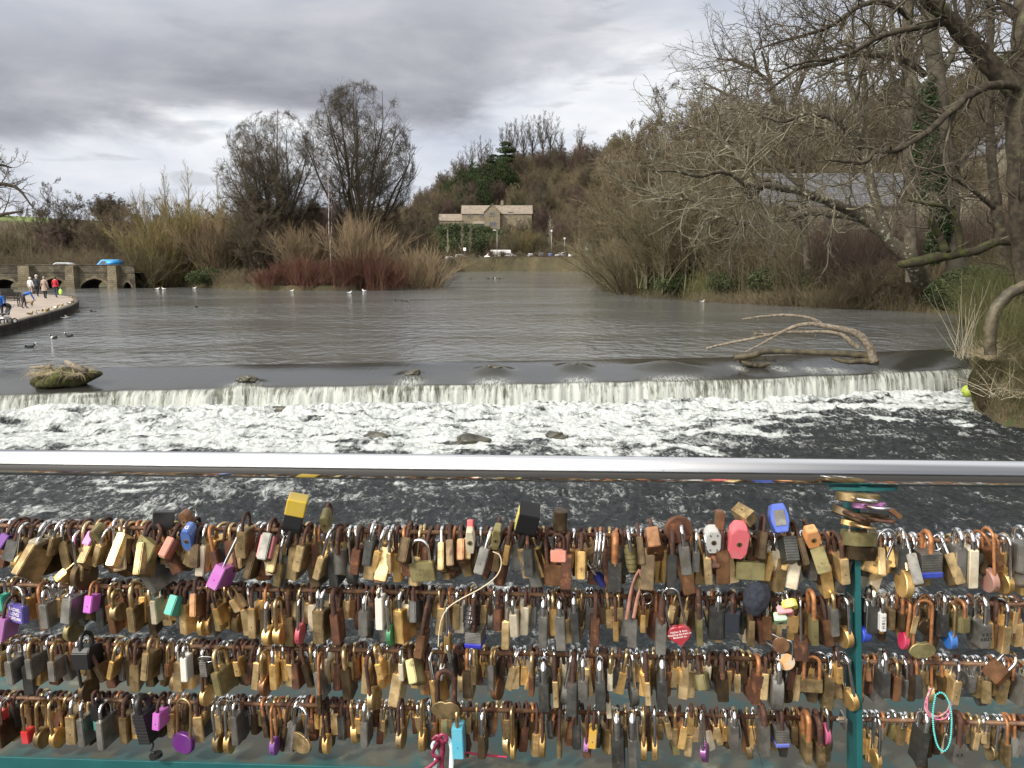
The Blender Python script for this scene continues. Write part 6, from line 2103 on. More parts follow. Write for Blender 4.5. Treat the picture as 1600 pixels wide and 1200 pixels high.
birds = (
 ('coot', 48, 543, 20, 1.5, 'duck', 'black bird on the water nearest the mossy stone'),
 ('tufted', 83, 529, 160, 1.5, 'duck', 'black and white duck on the water, left of a similar dark duck'),
 ('coot', 107, 526, 170, 1.5, 'duck', 'dark duck on the water right of the black and white duck'),
 ('coot', 143, 487, 100, 1.4, 'duck', 'dark duck alone on the water beyond the tip of the promenade'),
 ('coot', 149, 487, 30, .8, 'duck', 'tiny dark bird right beside the duck beyond the promenade tip'),
 ('coot', 307, 480, 90, 1.5, 'duck', 'dark duck swimming alone left of the red dogwoods'),
 ('tufted', 92, 496, 180, 1.4, 'duck', 'black and white duck beneath the kerb wall, leftmost of four'),
 ('gull', 100, 498, 0, 1.5, 'gull', 'white bird on the water under the kerb, left of another'),
 ('gull', 106, 497, 180, 1.5, 'gull', 'white bird on the water under the kerb, right of another'),
 ('hen', 121, 488, 0, 1.5, 'duck', 'brown duck on the water at the bend of the kerb'),
 ('gull', 546, 458, 0, 2.0, 'gull', 'white gull on the water before the dogwoods, leftmost of three'),
 ('gull', 569, 455, 160, 2.0, 'gull', 'white gull on the water before the dogwoods, rightmost of three'),
 ('gull', 567, 452, 20, 1.5, 'gull', 'white gull close to the dogwood bank, middle of three'),
 ('coot', 618, 470, 90, 1.7, 'duck', 'dark duck facing away on open water, left of two others'),
 ('coot', 629, 471, 0, 1.3, 'duck', 'low dark duck in the middle of three on open water'),
 ('coot', 635, 471, 0, 1.3, 'duck', 'low dark duck at the right of three on open water'),
 ('gull', 456, 455, 0, 1.8, 'gull', 'white gull at the edge of the left dogwoods'),
 ('tufted', 773, 435, 0, 2.6, 'duck', 'pale and dark duck, largest of four far off before the car park'),
 ('coot', 764, 435.5, 0, 2.2, 'duck', 'dark duck left of the pale one far off before the car park'),
 ('coot', 781, 436, 0, 2.2, 'duck', 'dark duck right of the pale one far off before the car park'),
 ('tufted', 736, 436, 90, 2.2, 'duck', 'duck alone at the left of the far group before the car park'),
 ('gull', 648, 441, 0, 2.0, 'gull', 'white gull at the island tip shore'),
 ('gull', 246, 452, 0, 2.0, 'gull', 'white gull below the yellow willows, leftmost of three'),
 ('gull', 256, 452, 180, 2.0, 'gull', 'white gull below the yellow willows, middle of three'),
 ('gull', 304, 451, 0, 2.0, 'gull', 'white gull beside the dark evergreen bush, rightmost of three'),
 ('gull', 1097, 472, 0, 1.6, 'gull', 'white bird on the shaded water under the right bank willows'),
)
for k, px, py, rz, s, cat, lab in birds:
 v = PZ(px, py, 0.0)
 o = link('gull' if cat == 'gull' else 'duck', B[k])
 o.location = v
 o.rotation_euler.z = R(rz)
 o.scale = (s * .55,) * 3
 tag(o, lab, cat)
for k, px, py, rz, s, cat, lab in (
  ('hen_s', 48, 494, 70, 1.35, 'duck', 'brown duck standing on the promenade, leftmost of the row'),
  ('mallard_s', 57, 492, 110, 1.2, 'duck', 'dark duck standing second from the left on the promenade'),
  ('gull_s', 66, 488.5, 20, 1.2, 'gull', 'white bird standing third from the left on the promenade'),
  ('hen_s', 72, 488.5, 10, 1.4, 'duck', 'brown duck standing in the middle of the row by the kerb'),
  ('hen_s', 76, 487, 100, 1.2, 'duck', 'brown duck standing just right of the middle one by the kerb'),
  ('mallard_s', 87, 484.5, 0, 1.5, 'duck', 'white-flanked duck standing on the promenade by the kerb'),
  ('hen_s', 96, 480, 0, 1.2, 'duck', 'brown duck standing further along beside the kerb'),
  ('mallard_s', 109, 477, 40, 1.4, 'duck', 'duck standing on the kerb near the bend'),
  ('hen_s', 114, 474.5, 100, 1.4, 'duck', 'dark duck upright at the bend of the kerb'),
  ('hen_s', 112, 465.5, 0, 1.1, 'duck', 'small dark duck at the far corner of the promenade')):
 v = PZ(px, py, PROM_Z)
 o = link('gull' if cat == 'gull' else 'duck', B[k])
 o.location = v
 o.rotation_euler.z = R(rz)
 o.scale = (s * .62,) * 3
 tag(o, lab, cat)
# the footbridge railing
RA = math.atan(RAIL_K)                      # turn of the railing about the vertical
ROWZ = [EYE - .512, EYE - .632, EYE - .752, EYE - .870]
def rail_pt(x, z, off=0.0):
 """x metres along world X, off towards the viewer"""
 return Vector((x, RAIL_D + RAIL_K * x - off, z))
def xr(px, row):
 """world x on the rail for a photograph column"""
 y = (834, 929, 1021, 1110)[row]
 return RP(px, y).x
M['teal'] = surf('teal_paint', (.007, .072, .076), (.012, .095, .098), 9, .45, bump=.0006, c3=(.10, .12, .10), scale3=30, lo3=.66, hi3=.72)
M['teal_dirty'] = surf('dirty_teal_paint', (.022, .072, .070), (.062, .060, .040), 9, .5, lo=.38, hi=.58, c3=(.13, .125, .09), scale3=14, lo3=.55, hi3=.7, bump=.0008)
M['rod'] = surf('rusty_rod', (.12, .06, .032), (.19, .11, .06), 60, .6, .3, c3=(.07, .025, .014), scale3=40, lo3=.5, hi3=.62)
def steel_tube():
 m = bpy.data.materials.new('polished_tube')
 m.use_nodes = True
 t = NT(m.node_tree)
 b = t.n['Principled BSDF']
 b.inputs['Base Color'].default_value = (.72, .72, .73, 1)
 b.inputs['Metallic'].default_value = 1
 tc = t.new('ShaderNodeTexCoord')
 n = t.noise(t.mapping(tc.outputs['Object'], (1.5, 60, 60)), 8, 4, .6)
 t.link(t.math('ADD', t.math('MULTIPLY', n, .10), .10), b.inputs['Roughness'])
 n2 = t.noise(t.mapping(tc.outputs['Object'], (.6, 6, 6)), 3, 5, .6)
 sp_ = t.smooth(t.noise(tc.outputs['Object'], 55, 6, .7), .66, .74)
 t.link(t.mix(t.math('MULTIPLY', sp_, .6), (.72, .72, .73), (.20, .17, .13)), b.inputs['Base Color'])
 bn = t.new('ShaderNodeBump')
 bn.inputs['Distance'].default_value = .0004
 t.link(n2, bn.inputs['Height'])
 t.link(bn.outputs[0], b.inputs['Normal'])
 return m
M['tube'] = steel_tube()
M['bolt'] = surf('bolt_steel', (.45, .44, .42), (.25, .2, .15), 90, .4, .9)
railing = empty('footbridge_railing', (0, RAIL_D, EYE - .97), (0, 0, RA))
tag(railing, 'footbridge railing of steel handrail, teal post and four rods crowded with padlocks', 'railing')
def rloc(x, y, z):
 """world coords -> railing-local"""
 return Matrix.Rotation(-RA, 3, 'Z') @ (Vector((x, y, z)) - railing.location)
def rl(x, z, off=0.0):
 return rloc(*rail_pt(x, z, off))
bm = bmesh.new()
HZ = EYE - .385
add_cyl(bm, rl(-3.2, HZ), rl(3.2, HZ), .0243, seg=48)
link('handrail', bm_mesh('handrail', bm, M['tube'], True), railing)
xp = RP(1334, 980).x
for r in range(4):
 z = ROWZ[r]
 for a, b in ((-3.0, xp - .012), (xp + .012, 3.0)):
  bm = bmesh.new()
  add_cyl(bm, rl(a, z), rl(b, z), .0046, seg=12)
  link('rod', bm_mesh('rod', bm, M['rod'], True), railing)
# post: flat bar on edge
bm = bmesh.new()
c = rl(xp, 0)
zt, zb = EYE - .43, EYE - 1.25
vs = add_box(bm, (c.x, 0, (zt + zb) / 2 - railing.location.z), (.011, .058, zt - zb), bevel=.0012)
lean = (RP(1337, 1150).x - RP(1334, 900).x) / (RP(1334, 900).z - RP(1337, 1150).z)
for v in bm.verts:
 v.co.x += lean * (EYE - .7 - railing.location.z - v.co.z)
link('post', bm_mesh('post', bm, M['teal']), railing)
bm = bmesh.new()
add_cyl(bm, (c.x, 0, EYE - .4165 - railing.location.z), (c.x, 0, EYE - .411 - railing.location.z), .062, seg=40)
for v in bm.verts:
 v.co.y *= .24
add_cyl(bm, (c.x, 0, EYE - .43 - railing.location.z), (c.x, 0, EYE - .409 - railing.location.z), .012, seg=16)
link('top_plate', bm_mesh('top_plate', bm, M['teal']), railing)
for r in range(4):
 bm = bmesh.new()
 z = ROWZ[r] - railing.location.z
 for s in (-1, 1):
  add_box(bm, (c.x + s * .0105, -.006, z), (.004, .034, .026), bevel=.001)
  add_cyl(bm, (c.x + s * .010, -.010, z + .004), (c.x + s * .022, -.010, z + .004), .0062, seg=6)
  add_cyl(bm, (c.x + s * .022, -.010, z + .004), (c.x + s * .026, -.010, z + .004), .0032, seg=10)
 link('bracket', bm_mesh('bracket', bm, M['bolt']), railing)
# bottom beam: sloping top flange outside the rods and a teal kerb in front
bm = bmesh.new()
zo = EYE - .985 - railing.location.z
prof = [(.02, zo), (-.31, zo - .004), (-.31, zo - .05), (-.29, zo - .05), (-.29, zo - .2), (.02, zo - .2)]
# (towards viewer +, local y = -off)
A = [bm.verts.new((-3.2, -p[0], p[1])) for p in prof]
Bv = [bm.verts.new((3.2, -p[0], p[1])) for p in prof]
for i in range(len(prof)):
 j = (i + 1) % len(prof)
 bm.faces.new([A[i], A[j], Bv[j], Bv[i]])
bmesh.ops.recalc_face_normals(bm, faces=bm.faces)
link('bottom_beam', bm_mesh('bottom_beam', bm, M['teal_dirty']), railing)
bm = bmesh.new()
add_box(bm, (0, -.0235, zo - .10), (6.4, .005, .205), bevel=.0012)
link('front_plate', bm_mesh('front_plate', bm, M['teal']), railing)
bm = bmesh.new()
add_box(bm, (0, -1.9, zo - .55), (14, 3.7, .06))
o = link('bridge_deck', bm_mesh('bridge_deck', bm, surf('deck', (.020, .019, .017), (.035, .032, .029), 8, .8)))
o.location = railing.location
o.rotation_euler = railing.rotation_euler
tag(o, kind='structure')
# padlock kit
def metal(name, c1, c2, rust=(.10, .035, .016), r=.42, m=.85, lo=.58, hi=.72, rnd=.22, s3=45, r2=.8):
 return surf(name, c1, c2, 38, r, m, c3=rust, scale3=s3, lo3=lo, hi3=hi, rnd=rnd, rough2=r2, bump=.0004, bscale=90)
LM = {
 'brass': metal('bright_brass', (.85, .65, .36), (.52, .37, .18), lo=.58, hi=.74),
 'gold': metal('golden_brass', (.80, .54, .22), (.50, .32, .12), lo=.58, hi=.75),
 'old_brass': metal('tarnished_brass', (.38, .28, .145), (.17, .125, .062), (.075, .035, .018), r=.5),
 'bronze': metal('dark_bronze', (.13, .092, .052), (.065, .046, .027), (.06, .026, .014), r=.5),
 'steel': metal('grey_steel', (.27, .26, .235), (.16, .155, .14), (.10, .06, .035), r=.5, m=.8, lo=.62),
 'dark_steel': metal('dark_steel', (.10, .10, .093), (.055, .055, .052), (.07, .045, .03), r=.5, m=.7),
 'rust': metal('rusted_iron', (.11, .044, .022), (.055, .024, .014), (.21, .085, .034), r=.75, m=.25, lo=.55, hi=.7),
 'copper': metal('coppery_brass', (.36, .19, .10), (.20, .105, .055), r=.45),
 'cream': metal('pale_brass', (.72, .65, .50), (.55, .48, .35), lo=.68, hi=.85, r=.5, m=.6),
 'olive': metal('olive_brass', (.27, .235, .11), (.17, .145, .065), (.12, .07, .03), r=.5, m=.6),
}
SH = {
 'chrome': surf('chrome_shackle', (.75, .75, .76), (.60, .60, .60), 60, .14, 1.0, c3=(.25, .12, .06), scale3=60, lo3=.66, hi3=.75, rnd=.15, rough2=.7),
 'brassy': surf('stained_shackle', (.55, .42, .24), (.42, .28, .13), 60, .28, .9, c3=(.16, .06, .025), scale3=50, lo3=.55, hi3=.7, rnd=.2, rough2=.8),
 'rusty': surf('rusty_shackle', (.070, .030, .019), (.036, .018, .013), 70, .8, .2, c3=(.17, .07, .03), scale3=55, lo3=.56, hi3=.7, rnd=.25, rough2=.9, bump=.0012, bscale=240),
 'copper': surf('copper_shackle', (.42, .19, .08), (.26, .11, .045), 70, .5, .5, rnd=.2, bump=.0008, bscale=200),
 'black': surf('black_shackle', (.02, .02, .02), None, 10, .35),
}
PL = {}
def plastic(c, r=.4):
 if c not in PL:
  g_ = sum(c) / 3
  q_ = tuple((v * .82 + g_ * .18) * .85 for v in c)
  PL[c] = surf('coloured_coat', q_, tuple(v * .82 for v in c), 50, r, .15, rnd=0.0, c3=tuple(v * .45 + .02 for v in c), scale3=70, lo3=.68, hi3=.8)
 return PL[c]
M['hole'] = surf('keyhole_black', (.006, .005, .004), None, 3, .7)
def lock_body(shape, w, h, t):
 """w along local Y, h down -Z, t along local X; top at z=0. metres"""
 bm = bmesh.new()
 bv = min(.0014, t * .12)
 if shape in ('round', 'heart', 'dheart', 'oval'):
  n = 28
  pts = []
  for i in range(n):
   a = 2 * math.pi * i / n
   if shape == 'round':
    y, z = math.cos(a) * w / 2, math.sin(a) * h / 2
   elif shape == 'oval':
    y, z = math.copysign(abs(math.cos(a)) ** .75, math.cos(a)) * w / 2, math.copysign(abs(math.sin(a)) ** .75, math.sin(a)) * h / 2
   elif shape == 'heart':
    y = 16 * math.sin(a) ** 3 / 16 * w / 2
    z = (13 * math.cos(a) - 2.6 * math.cos(2 * a) - 1.0 * math.cos(3 * a) - .4 * math.cos(4 * a) + 1) / 13.5 * h / 2
   else:
    y = math.copysign(abs(math.cos(a)) ** .85, math.cos(a)) * w / 2
    k = 1 - .17 * math.exp(-(y / (w * .09)) ** 2)
    z = math.sin(a) * h / 2 * k * (1 if math.sin(a) > 0 else (1.0 - .25 * abs(y) / (w / 2)))
   pts.append((y, z - h / 2))
  A = [bm.verts.new((-t / 2, y, z)) for y, z in pts]
  Bq = [bm.verts.new((t / 2, y, z)) for y, z in pts]
  bm.faces.new(A)
  bm.faces.new(Bq[::-1])
  for i in range(n):
   j = (i + 1) % n
   bm.faces.new([A[j], A[i], Bq[i], Bq[j]])
  bmesh.ops.recalc_face_normals(bm, faces=bm.faces)
  rim = [e for e in bm.edges if abs(e.verts[0].co.x - e.verts[1].co.x) < 1e-6]
  bmesh.ops.bevel(bm, geom=rim, offset=bv, segments=1, affect='EDGES')
 elif shape == 'barrel':
  add_cyl(bm, (0, 0, -h), (0, 0, 0), t / 2, seg=20)
  es = [e for e in bm.edges if abs(e.verts[0].co.z - e.verts[1].co.z) < 1e-6]
  bmesh.ops.bevel(bm, geom=es, offset=bv, segments=2, affect='EDGES')
 elif shape == 'combo':
  add_cyl(bm, (0, 0, -h), (0, 0, 0), t / 2 * .86, seg=20)
  for k in range(4):
   z = -h * (.2 + .19 * k)
   add_cyl(bm, (0, 0, z - h * .075), (0, 0, z + h * .075), t / 2 * 1.06, seg=14)
 elif shape == 'lam':
  n = 9
  for k in range(n):
   z = -h * (k + .5) / n
   add_box(bm, (0, 0, z), (t, w, h / n * .86), bevel=.0006)
  add_box(bm, (0, 0, -h / 2), (t * .93, w * .96, h * .98))
  for y in (-1, 1):
   for x in (-1, 1):
    add_cyl(bm, (x * t * .3, y * w * .38, -h - .0006), (x * t * .3, y * w * .38, 0.0006), t * .09, seg=8)
 else:
  if shape == 'hex':
   sec = [(-.5, -.30), (-.28, -.5), (.28, -.5), (.5, -.30), (.5, .30), (.28, .5), (-.28, .5), (-.5, .30)]
  elif shape == 'taper':
   sec = [(-.34, -.5), (.34, -.5), (.5, -.12), (.5, .12), (.34, .5), (-.34, .5), (-.5, .12), (-.5, -.12)]
  else:
   sec = [(-.5, -.5), (.5, -.5), (.5, .5), (-.5, .5)]
  k0 = 1.0 if shape != 'shroud' else .72
  rows = [(0, k0)] + ([(-h * .22, 1.0)] if shape == 'shroud' else []) + [(-h, 1.0)]
  prev = None
  for z, k in rows:
   ring = [bm.verts.new((x * t, y * w * k, z)) for x, y in sec]
   if prev:
    for i in range(len(sec)):
     j = (i + 1) % len(sec)
     bm.faces.new([prev[i], prev[j], ring[j], ring[i]])
   else:
    bm.faces.new(ring)
   prev = ring
  bm.faces.new(prev[::-1])
  bmesh.ops.recalc_face_normals(bm, faces=bm.faces)
  bmesh.ops.bevel(bm, geom=list(bm.edges), offset=bv, segments=2, affect='EDGES')
 return bm
def shackle_verts(s, L, r, seg=8):
 """legs at y=+-s, from z=0 up L then a half circle; swept tube"""
 P_ = [(0, s, -.004)] + [(0, s, L * q) for q in (.5, 1.0)]
 for i in range(1, 10):
  a = math.pi * i / 10
  P_.append((0, math.cos(a) * s, L + math.sin(a) * s))
 P_ += [(0, -s, L * q) for q in (1.0, .5)] + [(0, -s, -.004)]
 Pn = np.array(P_)[None]
 K_ = Pn.shape[1]
 T = np.gradient(Pn, axis=1)
 T /= np.linalg.norm(T, axis=2, keepdims=True)
 n1 = np.tile(np.array([1.0, 0, 0]), (1, K_, 1))
 n2 = np.cross(T, n1)
 a = np.arange(seg) * 2 * np.pi / seg
 V = Pn[:, :, None] + r * (np.cos(a)[None, None, :, None] * n1[:, :, None] + np.sin(a)[None, None, :, None] * n2[:, :, None])
 idx = np.arange(K_ * seg).reshape(K_, seg)
 i0, i1 = idx[:-1], idx[1:]
 F = np.stack([i0, np.roll(i0, -1, 1), np.roll(i1, -1, 1), i1], -1).reshape(-1, 4)
 return V.reshape(-1, 3), F
_bc, _sc = {}, {}
def body_mesh(shape, w, h, t, mat):
 k = (shape, round(w, 4), round(h, 4), round(t, 4), mat.name)
 if k not in _bc:
  bm = lock_body(shape, w, h, t)
  me = bm_mesh('padlock_body', bm, mat, shape in ('round', 'heart', 'dheart', 'oval', 'barrel', 'combo'))
  if shape in ('round', 'heart', 'dheart', 'oval', 'barrel', 'combo'):
   for p in me.polygons:
    if len(p.vertices) > 8:
     p.use_smooth = False
   me.set_sharp_from_angle(angle=R(40)) if hasattr(me, 'set_sharp_from_angle') else None
  _bc[k] = me
 return _bc[k]
def shackle_mesh(s, L, r, mat):
 k = (round(s, 4), round(L, 4), round(r, 4), mat.name)
 if k not in _sc:
  v, f = shackle_verts(s, L, r)
  _sc[k] = np_mesh('padlock_shackle', v, f, mat)
 return _sc[k]
def keyway_mesh(t):
 k = ('key', round(t, 4))
 if k not in _sc:
  bm = bmesh.new()
  add_cyl(bm, (0, 0, -.0004), (0, 0, .0004), t * .30, seg=16, mi=0)
  add_cyl(bm, (0, 0, -.0008), (0, 0, -.00045), t * .12, seg=10, mi=1)
  add_box(bm, (0, t * .14, -.0006), (t * .07, t * .28, .0004), mi=1)
  _sc[k] = bm_mesh('keyway', bm, [LM['old_brass'], M['hole']])
 return _sc[k]
def pin_mesh():
 if 'pin' not in _sc:
  bm = bmesh.new()
  add_cyl(bm, (0, -.0003, 0), (0, .0003, 0), .0011, seg=8)
  _sc['pin'] = bm_mesh('pin_hole', bm, M['hole'])
 return _sc['pin']
ROD = .0046
def padlock(spec, origin, rot, label, group=None, bmat=None, smat=None, key=False, pin=False, cat='padlock'):
 """origin: world point of the rod inside the shackle; rot: Matrix3"""
 shape, w, h, t, L, sr = spec
 s = w * .30 if shape not in ('round', 'heart', 'barrel', 'combo', 'dheart', 'oval') else (w * .28 if shape not in ('barrel', 'combo') else max(t * .55, .007))
 s = min(s * 1.2, .0165)
 sr *= 1.12
 e = bpy.data.objects.new('padlock', None)
 e.empty_display_size = .01
 COL.objects.link(e)
 e.location = origin
 e.rotation_euler = rot.to_euler()
 tag(e, label, cat, group)
 zt_ = -(L + s - sr - ROD)
 b = link('body', body_mesh(shape, w, h, t, bmat or LM['brass']), e)
 b.location.z = zt_ + (.0015 if shape not in ('round', 'heart') else h * .12 if shape == 'heart' else .003)
 sh = link('shackle', shackle_mesh(s, L + (.004 if shape in ('round', 'heart') else 0), sr, smat or SH['chrome']), e)
 sh.location.z = zt_ - (.004 if shape in ('round', 'heart') else 0)
 if key:
  k = link('keyhole', keyway_mesh(min(t, .016)), e)
  k.location.z = b.location.z - h - .0005
 if pin:
  k = link('pin_hole', pin_mesh(), e)
  k.location = (0, -w / 2 - .0002, b.location.z - h * .62)
 return e, zt_, b
BASE = Matrix.Rotation(RA, 3, 'Z')
def mrot(pitch=0, yaw=0, roll=0):
 """pitch swings the body towards the viewer (deg), yaw turns it about the vertical, roll tilts it (+ = bottom to the right)"""
 return BASE @ Matrix.Rotation(R(-roll), 3, 'Y') @ Matrix.Rotation(R(yaw), 3, 'Z') @ Matrix.Rotation(R(-pitch), 3, 'X')
